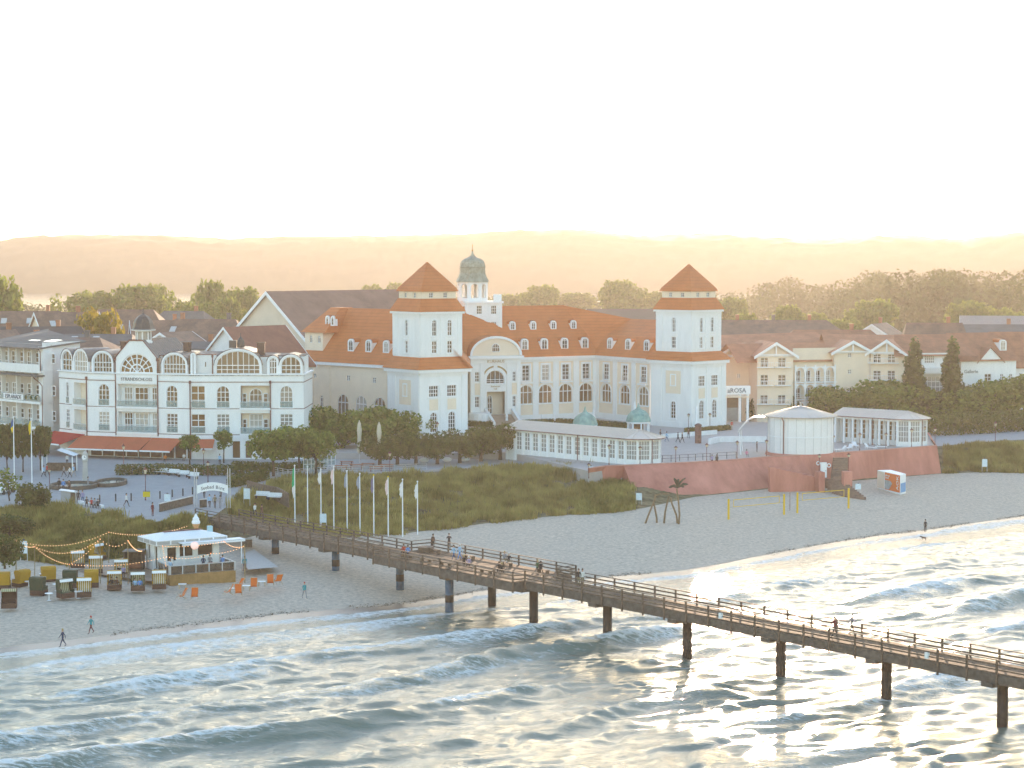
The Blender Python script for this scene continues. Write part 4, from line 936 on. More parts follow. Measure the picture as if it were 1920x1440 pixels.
def bench(name, label, loc, rz, m, back=True, L=1.8, group=None):
    t = thing(name, label, 'bench', loc, rz, group)
    g = MB()
    for i in range(4): g.box((0, -.19 + i * .125, .45), (L, .11, .04))
    g.build('seat', m, t)
    for sx in (-1, 1):
        l = MB(); l.box((sx * L * .4, 0, .215), (.08, .42, .43)); l.build('leg', M_black if m is M_trim else m, t)
    if back:
        b = MB()
        for i in range(4): b.box((0, .27 + i * .035, .56 + i * .12), (L, .035, .10))
        b.build('backrest', m, t)
    return t
for s, c, lab in ((78, 4.3, 'wooden bench beside the wooden bin screen on the pier platform'), (72, 4.4, 'empty wooden bench on the far side of the pier platform'), (76.5, -.6, 'wooden bench with the red and blue dressed couple on the pier platform'), (73, -.6, 'empty wooden bench at the near railing of the pier platform'),
                  (69.5, -.6, 'wooden bench with a dark and a pale dressed pair at the near railing'), (62.8, -.5, 'sunlit wooden bench with two hugging people near the platform corner'), (65.6, 4.4, 'wooden bench under the grey and dark dressed couple at the far railing'), (59.5, 4.3, 'sunlit wooden bench at the far corner of the pier platform')):
    bench('bench', lab, pr(s, c, DK), prz, M_wood, False, 1.7, 'benches on the pier platform')
# arch sign at the head of the pier
ag = thing('arch_sign', 'white arched sign between slim posts where the pier meets the plaza', 'sign', (0, 0, 0))
a0, a1 = P(370, 951, 5), P(428, 951, 5); fA = Fc(a0[:2], a1[:2]); ag.location = (a0 + a1) / 2; WP.add(ag.name)
for u in (-.35, -.05, fA.L - .05, fA.L + .25): g = MB(); g.cyl(fA.p(u, 0, 4.9), fA.p(u, 0, 10.0), .055); bld(g, 'post', M_steel, ag)
g = MB(); n = 12; lo = [(fA.L * i / n, 6.75 + .42 * math.sin(math.pi * i / n)) for i in range(n + 1)]
g.loft([[fA.p(u, .06, z) for u, z in lo], [fA.p(u, .06, z + 1.05) for u, z in lo], [fA.p(u, -.06, z + 1.05) for u, z in lo], [fA.p(u, -.06, z) for u, z in lo], [fA.p(u, .06, z) for u, z in lo]], False, False); bld(g, 'board', M_trim, ag)
for i, chx in enumerate('Seebad Binz'):           # letters bent along the arch
    if chx == ' ': continue
    u = .62 + i * (fA.L - 1.2) / 10; text('letter', chx, .62, mat('navy_letters', (.02, .025, .06), .5, 0), ag, fA.p(u, .07, 7.0 + .42 * math.sin(math.pi * u / fA.L)), fA.rz, .01)
for px in (366, 430):
    pass
bxs = [((300, 960), (362, 945), 'dark timber boundary wall with grey rails left of the pier head'), ((375, 952), (388, 951), 'small dark timber panel below the arch sign')]
for (p0, p1, lab) in bxs:
    f = Fc(P(*p0, 5)[:2], P(*p1, 5)[:2]); t = bthing('timber_screen', lab, 'screen', f.p(f.L / 2, 0, 4)); g = MB(); f.slab(g, 0, f.L, 3.6, 6.0, -.12, .0); bld(g, 'panel', M_wood, t)
    g = MB(); f.slab(g, -.05, f.L + .05, 6.0, 6.1, -.16, .06); bld(g, 'cap_rail', M_steel, t)
# ---------------------------------------------------------------- raised spa terrace with its red wall
TZ = 6.0
TW_ = bthing('retaining_wall', 'sloping pinkish red wall carrying the spa terrace above the beach', 'wall', P(1300, 932, 2))
tp = [(1104, 879), (1137, 874), (1170, 873), (1200, 872), (1260, 869), (1320, 866), (1380, 862), (1440, 857), (1500, 854), (1560, 850), (1620, 846), (1690, 841), (1757, 836)]
bt = [(1104, 893), (1132, 906), (1160, 926), (1200, 937), (1260, 934), (1320, 930), (1380, 924), (1440, 917), (1500, 911), (1560, 905), (1620, 899), (1690, 894), (1767, 888)]
T3 = [P(x, y, TZ + .35) for x, y in tp]; B3 = [P(x, y, 2.0 if i > 1 else 5.0 - i * 1.2) for i, (x, y) in enumerate(bt)]
g = MB(); n = len(T3)
inn_ = [Vector((t.x - .1, t.y + .45, t.z)) for t in T3]
back = P(1790, 826, TZ)
g.loft([[Vector((b.x, b.y, b.z - 1.2)) for b in B3] , T3, inn_, [Vector((v.x, v.y, TZ - .3)) for v in inn_]], False, False)
e = T3[-1]; b_ = B3[-1]; r2 = Vector((e.x + 4, e.y + 26, TZ + .35)); rb = Vector((b_.x + 4.5, b_.y + 27, 2))
g.quad(Vector((b_.x, b_.y, .8)), rb, r2, e); g.quad(e, r2, r2 + Vector((-.4, 0, 0)), inn_[-1])
bld(g, 'wall_face', M_redwall, TW_)
cpg = MB()
cpg.loft([[v + Vector((.0, -.1, -.02)) for v in T3], [v + Vector((0, -.1, .1)) for v in T3], [v + Vector((0, .1, .1)) for v in inn_], [v + Vector((0, .1, -.02)) for v in inn_]], False, False); bld(cpg, 'coping', mat('pale_red_coping', (.5, .24, .19), .8, .1, 1), TW_)
tf = MB(); poly = [(v.x, v.y) for v in inn_] + [(r2.x - .3, r2.y), (62, 372), (48, 384), (20, 398), (0, 392), (-12, 376), (-20, 352), (-30, 348), (-36, 330), (-30, 322), (0, 322)]
tf.prism(poly, 4.0, TZ); tag(tf.build('terrace_floor', M_terr), kind='structure')
# octagonal white pavilion on a red drum
oc_ = W(1501, 800, 319.5); OR = 5.15
OP = bthing('white_rotunda', 'white round pavilion with pale tent roof standing on the red terrace wall', 'pavilion', (oc_.x, oc_.y, 2))
g = MB(); g.lathe([(OR, TZ + .2), (OR, 12.2)], (oc_.x, oc_.y, 0), 24); g2 = MB()
for i in range(24):
    a_ = i * math.pi / 12
    g2.cyl((oc_.x + (OR + .0) * math.cos(a_), oc_.y + OR * math.sin(a_), TZ + .2), (oc_.x + OR * math.cos(a_), oc_.y + OR * math.sin(a_), 12.1), .035, n=4)
bld(g, 'drum', mat('white_boards', (.78, .76, .74), .7, .05, .5), OP); bld(g2, 'seams', mat('seam_grey', (.55, .53, .51), .7, .05, 1), OP)
g = MB(); g.lathe([(OR + .03, 9.0), (OR + .05, 9.02), (OR + .05, 9.12), (OR + .03, 9.14)], (oc_.x, oc_.y, 0), 24); bld(g, 'string_course', M_trim, OP)
g = MB(); g.lathe([(OR + .55, 12.1), (OR + .6, 12.2), (3.2, 12.95), (.9, 13.55), (.15, 13.75), (.12, 14.0)], (oc_.x, oc_.y, 0), 24)
for i in range(48):
    a_ = i * math.pi / 24; g.cyl((oc_.x + (OR + .58) * math.cos(a_), oc_.y + (OR + .58) * math.sin(a_), 12.22), (oc_.x + .8 * math.cos(a_), oc_.y + .8 * math.sin(a_), 13.6), .045, n=4)
g.ball((oc_.x, oc_.y, 14.05), .18); bld(g, 'tent_roof', mat('beige_sheet_roof', (.5, .45, .40), .4, .06, .6, metal=.2), OP)
g = MB(); a_ = R(-128); q = Vector((oc_.x + (OR + .12) * math.cos(a_), oc_.y + (OR + .12) * math.sin(a_), 0)); g.tube([q + Vector((-.3, -.2, 12.1)), q + Vector((0, 0, 11.5)), q + Vector((0, 0, 6))], .09); bld(g, 'drainpipe', M_brown, OP)
g = MB(); g.lathe([(OR + 1.5, 1.0), (OR + .9, 4.0), (OR + .35, TZ + .3), (OR + .3, TZ + .45), (OR - .2, TZ + .46)], (oc_.x, oc_.y, 0), 24); bld(g, 'red_base', M_redwall, OP)
# door, lifebelts and stairs in the wall
st = bthing('beach_stairs', 'brown stairs with red flanking walls climbing from the sand to the terrace', 'stairs', P(1580, 925, 2))
def wq(px, py, z): return P(px, py, z)
low0, low1 = P(1545, 905, 3.6), P(1598, 932, 1.9)
g = MB(); nst = 11
for i in range(nst):                              # lower flight down to the beach
    t = i / (nst - 1); c = P(1560 + 42 * t, 898 + 32 * t, 3.7 - 1.8 * t); g.box((c.x, c.y, c.z - .5), (3.6, .42, 1.0), R(-38))
bld(g, 'lower_steps', mat('brown_steps', (.20, .13, .10), .8, .2, 2), st); g = MB()
for i in range(11):                               # upper flight to the terrace
    t = i / 10; c = P(1572 + 4 * t, 892 - 34 * t, 3.8 + 2.3 * t); g.box((c.x, c.y, c.z - .8), (2.3, .5, 1.6), R(8))
bld(g, 'upper_steps', mat('brown_steps', (.20, .13, .10), .8, .2, 2), st)
g = MB(); L0 = P(1447, 870, 5.6); L1 = P(1533, 896, 3.6)
for i in range(10):
    t = i / 9; c = P(1446 + 88 * t, 878 + 20 * t, 5.4 - 1.9 * t)
    g.box((c.x, c.y - 1.0, c.z / 2 + .8), (.9, 1.2, c.z + 0.2 - 1.2), R(5))
bld(g, 'flank_wall', M_redwall, st); g = MB(); c = P(1537, 893, 4.2); g.box((c.x, c.y, 3.3), (.9, 2.2, 3.2), R(10)); bld(g, 'gate_pillar', M_redwall, st); g = MB(); c = P(1588, 895, 4.2); g.box((c.x, c.y, 3.4), (1.3, 1.2, 3.4), R(10)); bld(g, 'gate_pillar', M_redwall, st)
dd = bthing('white_door', 'narrow white door in the red base below the white rotunda', 'door', P(1543, 895, 3.6))
q = P(1543, 893, 3.7); f = Fc((q.x - .45, q.y - 1.0), (q.x + .45, q.y - .9)); g = MB(); f.slab(g, 0, .9, 3.6, 5.9, -.5, .0); bld(g, 'leaf', M_trim, dd); g = MB(); f.slab(g, .7, .78, 4.6, 4.7, 0, .06); bld(g, 'handle', M_black, dd)
for px, py, lab in ((1526, 874, 'round white lifebelt left of the narrow white door'), (1553, 872, 'white lifebelt right of the narrow white door')):
    a_ = math.atan2(-1, (px - 1501) / 62 * .9); rr = OR + .75; c = Vector((oc_.x + rr * math.cos(a_), oc_.y + rr * math.sin(a_), 5.15)) if px < 1540 else P(px, py, 5.2) + Vector((0, -.6, 0))
    lb_ = thing('lifebelt', lab, 'lifebelt', c, 0, 'lifebelts on the red wall'); g = MB()
    tor = [[((.26 + .08 * math.cos(v)) * math.cos(u), .08 * math.sin(v), (.26 + .08 * math.cos(v)) * math.sin(u)) for v in [k * math.pi / 3 for k in range(6)]] for u in [k * math.pi / 8 for k in range(17)]]
    g.loft(tor, True, False); g.build('ring', M_trim, lb_); g = MB(); g.box((0, .12, 0), (.8, .04, .8)); g.build('board', M_redwall, lb_)
# long glazed pavilions
def pavilion(name, label, A, B, depth, z0, ze, endr, nb, glass, end_glazed=True, porch=0):
    f = Fc(A, B); t = bthing(name, label, 'pavilion', f.p(f.L / 2, -depth / 2, z0)); w_ = MB(); rf = MB()
    ops = []; bw = f.L / nb
    for i in range(nb):
        u = (i + .5) * bw; ops.append((u - bw * .33, u + bw * .33, z0 + .75, ze - .45))
        window(t, f, u, z0 + .75, bw * .66, ze - z0 - 1.2, 0, 2, 4, m=glass, d=-.2 - porch, fr=.07)
    wall(w_, f, 0, f.L, z0 - 1.5, ze, ops, .25, -porch)
    if porch: f.slab(w_, -.1, f.L + .1, ze - .5, ze, -.25, 0)
    for i in range(nb + 1): g = MB(); f.slab(g, i * bw - .16, i * bw + .16, z0 - (1.5 if not porch else 0), ze, -.2 if porch else 0, .1); bld(g, 'column', M_trim, t)
    c = f.p(f.L, -depth / 2, 0); R_ = depth / 2; pts = []
    k = 5
    for i in range(k + 1):
        a_ = math.atan2(f.n.y, f.n.x) + math.pi * i / k; pts.append((c.x + R_ * math.cos(a_), c.y + R_ * math.sin(a_)))
    for i in range(k):
        fe_ = Fc(pts[i], pts[i + 1]); o = [(.18, fe_.L - .18, z0 + .75, ze - .35)]
        wall(w_, fe_, 0, fe_.L, z0 - 1.5, ze, o, .2); window(t, fe_, fe_.L / 2, z0 + .75, fe_.L - .36, ze - z0 - 1.1, 0, 4, 4, m=M_pale, d=-.15, fr=.07)
    f0 = Fc(f.p(0, -depth, 0)[:2], f.p(0, 0, 0)[:2]); wall(w_, f0, 0, depth, z0 - 1.5, ze, []); fb2 = Fc(f.p(f.L, -depth, 0)[:2], f.p(0, -depth, 0)[:2]); wall(w_, fb2, 0, fb2.L, z0 - 1.5, ze, [])
    ov = .55; zr = ze + 1.15
    rp = lambda a_: (c.x + (R_ + ov) * math.cos(a_), c.y + (R_ + ov) * math.sin(a_), ze)
    an = math.atan2(f.n.y, f.n.x)
    ringp = [f.p(-.6, ov, ze)] + [rp(an + math.pi * i / 8) for i in range(9)] + [f.p(-.6, -depth - ov, ze)]
    rg0, rg1 = f.p(-.6, -depth / 2, zr), f.p(f.L, -depth / 2, zr)
    V = [tuple(v) for v in ringp] + [tuple(rg0), tuple(rg1)]; m_ = len(ringp)
    rf.add(V, [(0, 1, m_ + 1, m_)] + [(i, i + 1, m_ + 1) for i in range(1, m_ - 2)] + [(m_ - 2, m_ - 1, m_, m_ + 1), (m_ - 1, 0, m_)])
    ns = int(f.L / .55)
    for i in range(ns + 1):
        u = f.L * i / ns; rf.cyl(f.p(u, ov, ze + .03), f.p(u, -depth / 2, zr + .03), .045, n=4)
    for i in range(1, 8): rf.cyl(Vector(rp(an + math.pi * i / 8)) + Vector((0, 0, .03)), rg1 + Vector((0, 0, .03)), .045, n=4)
    bld(rf, 'sheet_roof', mat('pink_beige_sheet_roof', (.56, .47, .40), .4, .05, .5, metal=.15), t)
    gt = MB(); gt.tube([tuple(Vector(v) + Vector((0, 0, -.06))) for v in ringp], .08, 4); bld(gt, 'gutter', M_brown, t)
    pi_ = MB()
    for u in (f.L * .62,): pi_.cyl(f.p(u, .25, z0 - 1), f.p(u, .25, ze), .07, n=5)
    q = Vector(rp(an + math.pi * .42)); q = q + (Vector((c.x, c.y, ze)) - q) * .13; pi_.cyl((q.x, q.y, z0 - .4), (q.x, q.y, ze), .06, n=5); bld(pi_, 'drainpipe', M_brown, t)
    bld(w_, 'wall', M_white, t); return t
A, B = P(950, 849.5, TZ), P(1172, 871, TZ)
pavilion('glazed_pavilion', 'long low glazed pavilion with pink beige roof left on the red terrace wall', A[:2], B[:2], 6.6, TZ, 9.95, 3, 14, M_pale)
A, B = P(1566, 829, TZ), P(1682, 837, TZ)
pavilion('columned_pavilion', 'long low pavilion with white columns behind the wall right of the rotunda', A[:2], B[:2], 6.6, TZ, 10.55, 3, 7, M_glassw, porch=1.6)
# copper domed kiosks
for px, Y, zc, lab in ((1097, 350, 8.2, 'green copper onion dome kiosk half hidden behind the glazed pavilion roof'), (1197, 355, 8.45, 'open white kiosk with green copper onion dome and columns')):
    c = W(px, 800, Y); t = bthing('domed_kiosk', lab, 'kiosk', (c.x, c.y, TZ), 'copper domed kiosks')
    d_ = MB(); d_.lathe([(2.25, zc), (2.2, zc + .12), (2.05, zc + .7), (1.8, zc + 1.25), (1.3, zc + 1.75), (.7, zc + 2.05), (.35, zc + 2.3), (.18, zc + 2.7), (.06, zc + 3.2)], (c.x, c.y, 0), 12); d_.ball((c.x, c.y, zc + 2.85), .16); bld(d_, 'dome', M_copper, t)
    for i in range(8): a_ = i * math.pi / 4 + .2; g = MB(); g.cyl((c.x + 1.9 * math.cos(a_), c.y + 1.9 * math.sin(a_), TZ), (c.x + 1.9 * math.cos(a_), c.y + 1.9 * math.sin(a_), zc), .13); bld(g, 'column', M_trim, t)
    g = MB(); g.lathe([(2.1, zc - .3), (2.1, zc)], (c.x, c.y, 0), 12); bld(g, 'ring_beam', M_trim, t); g = MB(); g.lathe([(.9, TZ), (.9, zc - .1)], (c.x, c.y + .5, 0), 8); bld(g, 'core', M_glassw, t)
# shell canopy of the concert stage
sc_ = bthing('shell_canopy', 'white curved shell canopy beside the white rotunda', 'canopy', P(1410, 850, TZ)); g = MB(); rr = []
for i in range(9):
    t = i / 8; row_ = []
    for j in range(7):
        v = j / 6; px = 1384 + 54 * t; top = 806 - 27 * math.sin(math.pi * .5 * min(1, t * 1.6)); q = W(px, top + 3 * abs(v - .5) * 2, 322 + (v - .5) * 7); row_.append(q)
    rr.append(row_)
g.loft(rr, False, False); g.loft([[p - Vector((0, 0, .12)) for p in r_] for r_ in rr], False, False); bld(g, 'membrane', mat('white_membrane', (.8, .78, .74), .35, .03, 1, transl=.3), sc_)
for px in (1386, 1389): g = MB(); a_ = W(px, 806, 319 if px < 1388 else 325); g.cyl((a_.x + .3, a_.y, TZ), a_, .08); bld(g, 'pole', M_trim, sc_)
lw = bthing('low_white_wall', 'low curved white wall on the terrace between people and the shell canopy', 'wall', P(1385, 833, TZ)); g = MB(); pts = [P(x, y, TZ) for x, y in ((1328, 833), (1345, 829), (1385, 828), (1437, 829))]
for a_, b_ in zip(pts[:-1], pts[1:]): f = Fc(a_[:2], b_[:2]); f.slab(g, 0, f.L, TZ, TZ + .95, 0, .5)
bld(g, 'wall_face', M_white, lw)
wb_ = bthing('terrace_parapet', 'low white parapet in front of the right hotel tower', 'wall', P(1280, 815, TZ)); g = MB(); pts = [P(x, y, TZ) for x, y in ((1190, 827), (1230, 823), (1342, 814))]
for a_, b_ in zip(pts[:-1], pts[1:]): f = Fc(a_[:2], b_[:2]); f.slab(g, 0, f.L, TZ, TZ + .75, 0, .35)
bld(g, 'wall_face', M_white, wb_)

tr_ = bthing('terrace_railing', 'thin dark railing on the red wall between the glazed pavilion and the rotunda', 'fence', P(1290, 866, TZ)); g = MB(); pts = [P(x, y, TZ) for x, y in ((1226, 867), (1290, 864), (1345, 861), (1380, 859))]
for a_, b_ in zip(pts[:-1], pts[1:]):
    f = Fc(a_[:2], b_[:2]); n = max(1, round(f.L / 1.5))
    for z in (6.5, 6.95): f.slab(g, 0, f.L, z, z + .05, 0, .05)
    for i in range(n + 1): f.slab(g, i * f.L / n - .03, i * f.L / n + .03, TZ, 7.0, -.02, .07)
bld(g, 'rails', M_black, tr_)
ac = bthing('advertising_column', 'round brown advertising column on the terrace before the right hotel tower', 'column', P(1309, 832, TZ)); q = P(1309, 831, TZ); g = MB(); g.lathe([(.55, 0), (.55, 2.9), (.62, 2.95), (.62, 3.1), (.2, 3.35)], q, 14); bld(g, 'shaft', mat('brown_posters', (.13, .06, .045), .7, .4, 1.5, col2=(.2, .1, .08)), ac)
lg_ = MB(); lg_.box((0, 0, .32), (1.9, .65, .08)); lg1 = lg_.mesh('bed', M_trim); lg_ = MB(); lg_.box((.78, 0, .62), (.7, .65, .07), 0, ('Y', -.8)); lg2 = lg_.mesh('headrest', M_trim); lg_ = MB(); [lg_.box((x, y, .15), (.06, .06, .3)) for x in (-.8, .7) for y in (-.25, .25)]; lg3 = lg_.mesh('legs', M_trim)
for i, (px, py) in enumerate(((1575, 846), (1592, 843), (1605, 839), (1632, 842), (1652, 841))):
    t = thing('sun_lounger', 'white sun lounger before the columned pavilion, ' + ('nearest to the rotunda', 'second from the rotunda', 'set farther back', 'second from the right', 'rightmost')[i], 'sun lounger', P(px, py, TZ), R(20 + 40 * i), 'white sun loungers on the terrace')
    for nm, me in (('bed', lg1), ('headrest', lg2), ('legs', lg3)): link(nm, me, t)
sc3 = bthing('bench_wall', 'dark timber wall curving behind the white benches beside the pier', 'wall', P(500, 925, 5)); g = MB(); pts = [P(x, y, 4.9) for x, y in ((464, 917), (490, 924), (520, 930), (541, 942))]
for a_, b_ in zip(pts[:-1], pts[1:]): f = Fc(a_[:2], b_[:2]); f.slab(g, 0, f.L, 4.2, 6.1, -.1, .1)
bld(g, 'boards', M_wood, sc3)
# ---------------------------------------------------------------- houses of the town
def house(name, label, px, pyr, Y, w_, dpt, rot, rise, wm, rm, ze=None, gable=True, wins=3, chim=1, floors=1, hip=0, group=None, sky_=0):
    """Ridge centre is seen at (px, pyr) at the distance Y; w_ along the ridge, dpt across, rot turns the ridge."""
    q = W(px, pyr, Y); zr = q.z; ze = zr - rise; a = R(rot); t_ = Vector((math.cos(a), math.sin(a))); n_ = Vector((-math.sin(a), math.cos(a)))
    t = bthing(name, label, 'house', (q.x, q.y, 5), group)
    c = Vector((q.x, q.y)); k = [c - t_ * w_ / 2 - n_ * dpt / 2, c + t_ * w_ / 2 - n_ * dpt / 2, c + t_ * w_ / 2 + n_ * dpt / 2, c - t_ * w_ / 2 + n_ * dpt / 2]
    g = MB()
    for i in range(4):
        f = Fc(k[i], k[(i + 1) % 4]); ops = []
        if i in (0, 3, 1) and wins and f.n.y < .2:
            nn = wins if i == 0 else 2
            for fl in range(floors):
                for j in range(nn):
                    u = f.L * (j + .5) / nn; z0 = ze - 2.3 - fl * 3.0
                    if z0 > 4.6: ops.append((u - .55, u + .55, z0, z0 + 1.5)); window(t, f, u, z0, 1.1, 1.5, 0, 2, 2, fr=.08)
        wall(g, f, 0, f.L, 4, ze, ops, .2)
        if gable and i in (1, 3) and not hip:
            m_ = f.p(f.L / 2, 0, zr - .15); g.add([f.p(0, 0, ze), f.p(f.L, 0, ze), m_], [(0, 1, 2)])
            if i == 3 and rise > 2.5 and wins: window(t, f, f.L / 2, ze + .3, .9, 1.2, 0, 2, 2, d=.03)
    bld(g, 'wall', wm, t)
    ov = .5; r0 = c - t_ * (w_ / 2 + ov - hip); r1 = c + t_ * (w_ / 2 + ov - hip); zz = ze - rise / (dpt / 2) * ov
    e = [k[0] - t_ * ov - n_ * ov, k[1] + t_ * ov - n_ * ov, k[2] + t_ * ov + n_ * ov, k[3] - t_ * ov + n_ * ov]
    g = MB(); V = [(*v, zz) for v in e] + [(*r0, zr), (*r1, zr)]; V += [(v[0], v[1], v[2] - .22) for v in V]
    g.add(V, [(0, 1, 5, 4), (2, 3, 4, 5), (6, 10, 11, 7), (8, 11, 10, 9), (0, 6, 7, 1), (2, 8, 9, 3)] + ([(1, 2, 5), (3, 0, 4), (1, 7, 8, 2), (3, 9, 6, 0)] if hip else [(1, 7, 11, 5), (5, 11, 8, 2), (3, 9, 10, 4), (4, 10, 6, 0)]))
    roof = bld(g, 'roof', rm, t)
    if not hip:
        g = MB()
        for i0, s_ in ((0, -1), (1, 1)):
            for ee in ((e[0], e[3]) if s_ < 0 else (e[1], e[2])):
                rr_ = r0 if s_ < 0 else r1; o_ = t_ * s_ * .06
                p = [Vector((*(rr_ + o_), zr)), Vector((*(ee + o_), zz)), Vector((*(ee + o_), zz - .4)), Vector((*(rr_ + o_), zr - .45))]
                g.loft([p, [v + Vector((*(t_ * s_ * .1), 0)) for v in p]])
        bld(g, 'bargeboard', M_trim, t)
    for i in range(chim):
        u = (-.25 + .5 * i / max(1, chim - 1)) if chim > 1 else .2; b = c + t_ * w_ * u + n_ * .3
        g = MB(); g.box((b.x, b.y, zr + .1), (.8, .7, 2.2), a); g.box((b.x, b.y, zr + 1.22), (.95, .85, .12), a); bld(g, 'chimney', M_rtile if i % 2 == 0 else M_felt, t)
    for i in range(sky_):
        u = (-.3 + .3 * i) * w_; b = c + t_ * u - n_ * dpt * .27; sl = math.atan2(rise, dpt / 2)
        g = MB(); g.box((b.x, b.y, ze + rise * .46 + .12), (1.2, 1.7, .1), a, ('X', sl)); bld(g, 'skylight', mat('skylight_glass', (.5, .5, .48), .05, 0, spec=1), t)
    return t, k, ze
M_pink = mat('pale_pink_render', (.72, .58, .46), .8, .06, .5); M_beige = mat('beige_render', (.62, .52, .40), .85, .08, .5); M_greyw = mat('grey_render', (.42, .40, .38), .85, .08, .5)
H = house
H('gabled_house', 'white gabled house with brown roof between the beach hotel and the cream hall', 478, 611, 352, 14, 14, 52, 6.5, M_white, mat('deep_brown_tiles', (.24, .09, .055), .7, .2, .6), wins=0, chim=0)
for a_ in [
 ('town_house', 'wide dark roofed house below the trees left of the dark onion dome', 235, 580, 455, 26, 14, -8, 7.5, M_greyw, M_dtile, None, True, 3, 0, 2, 7, None, 2),
 ('town_house', 'grey roofed house with skylight at the upper left edge of the town', 58, 583, 440, 18, 10, 6, 4, M_white, M_dtile, None, True, 3, 1, 2, 3, None, 2),
 ('town_house', 'house with pale gable and arched window below the yellow tree', 125, 585, 430, 13, 11, 30, 4.5, M_cream, M_dtile, None, True, 2, 1, 2, 0, None, 1),
 ('town_house', 'low slate roofed house behind the balcony hotel', 70, 612, 400, 20, 9, 8, 3, M_greyw, M_slate, None, True, 4, 1, 1, 2, None, 2),
 ('town_house', 'flat topped house with glass roof lights behind the barrel vaults', 185, 626, 385, 14, 8, -4, 1.6, M_white, M_felt, None, True, 3, 1, 1, 1, None, 2),
 ('town_house', 'white wall house between the onion dome and the far trees', 305, 600, 440, 13, 9, 14, 3.2, M_white, M_dtile, None, True, 2, 1, 2, 0, None, 0),
 ('town_house', 'house with brick chimney and brown hipped roof left of the gable of the hall', 385, 598, 420, 20, 11, -10, 4, M_pink, M_dtile, None, True, 3, 2, 2, 4, None, 1),
 ('town_house', 'small white gabled house behind the zinc roof of the beach hotel', 330, 622, 370, 8, 8, 60, 2.2, M_white, M_dtile, None, True, 2, 0, 1, 0, None, 0),
 ('town_house', 'flat roofed top floor with windows right of the small white gabled house', 370, 640, 362, 12, 7, -3, 1.0, M_white, M_felt, None, True, 5, 1, 1, 1, None, 1),
 ('town_house', 'house with tiny white gable at the far left edge of the picture', 8, 618, 395, 10, 9, 70, 3, M_white, M_dtile, None, True, 2, 1, 2, 0, None, 0),
 ('town_house', 'long brown roofed house directly behind the balcony hotel roof', 115, 632, 372, 20, 8, -12, 2, M_beige, M_dtile, None, True, 3, 2, 1, 3, None, 0),
 ('town_house', 'house with pale sloping roof far behind the onion dome', 345, 583, 500, 16, 10, -20, 3.5, M_greyw, M_felt, None, True, 2, 1, 1, 3, None, 0),
 ('town_house', 'dark roofed house with glinting edge right of the right hotel tower', 1450, 600, 480, 34, 12, -4, 3.2, M_pink, M_dtile, None, True, 4, 3, 1, 5, None, 0),
 ('town_house', 'low house with white roof edge right of the resort roofs', 1560, 618, 450, 22, 10, 0, 2.6, M_pink, M_rtile, None, True, 3, 1, 1, 3, None, 0),
 ('town_house', 'house with white front gable and tall brick chimney', 1648, 606, 470, 12, 10, 65, 3.2, M_white, M_dtile, None, True, 2, 1, 1, 0, None, 0),
 ('town_house', 'large brown roofed house with two skylights behind the poplars', 1752, 605, 440, 15, 14, -6, 6.8, M_pink, M_dtile, None, True, 2, 1, 2, 2, None, 2),
 ('town_house', 'flat grey roofed house at the upper right above the white villa', 1858, 608, 460, 20, 10, -4, 1.8, M_cream, M_felt, None, True, 4, 1, 1, 1, None, 0),
 ('town_house', 'brown roofed house with dormer and grey roof at the right edge', 1902, 622, 418, 12, 13, 6, 6.5, M_white, M_rtile, None, True, 2, 0, 2, 1, None, 0),
 ('town_house', 'pale shed roofed building far behind the columned house tops', 1885, 592, 620, 26, 12, -12, 3.5, M_greyw, M_zinc, None, True, 0, 0, 1, 0, None, 0),
 ('town_house', 'long pale roofed building behind the right wing of the spa palace', 1185, 579, 470, 20, 11, 0, 5, M_cream, bands(mat('faded_grey_tiles', (.25, .17, .13), .75, .1, .3), 'Z', 2.5, .9, .1), None, True, 0, 0, 1, 0, None, 0)]: H(*a_)
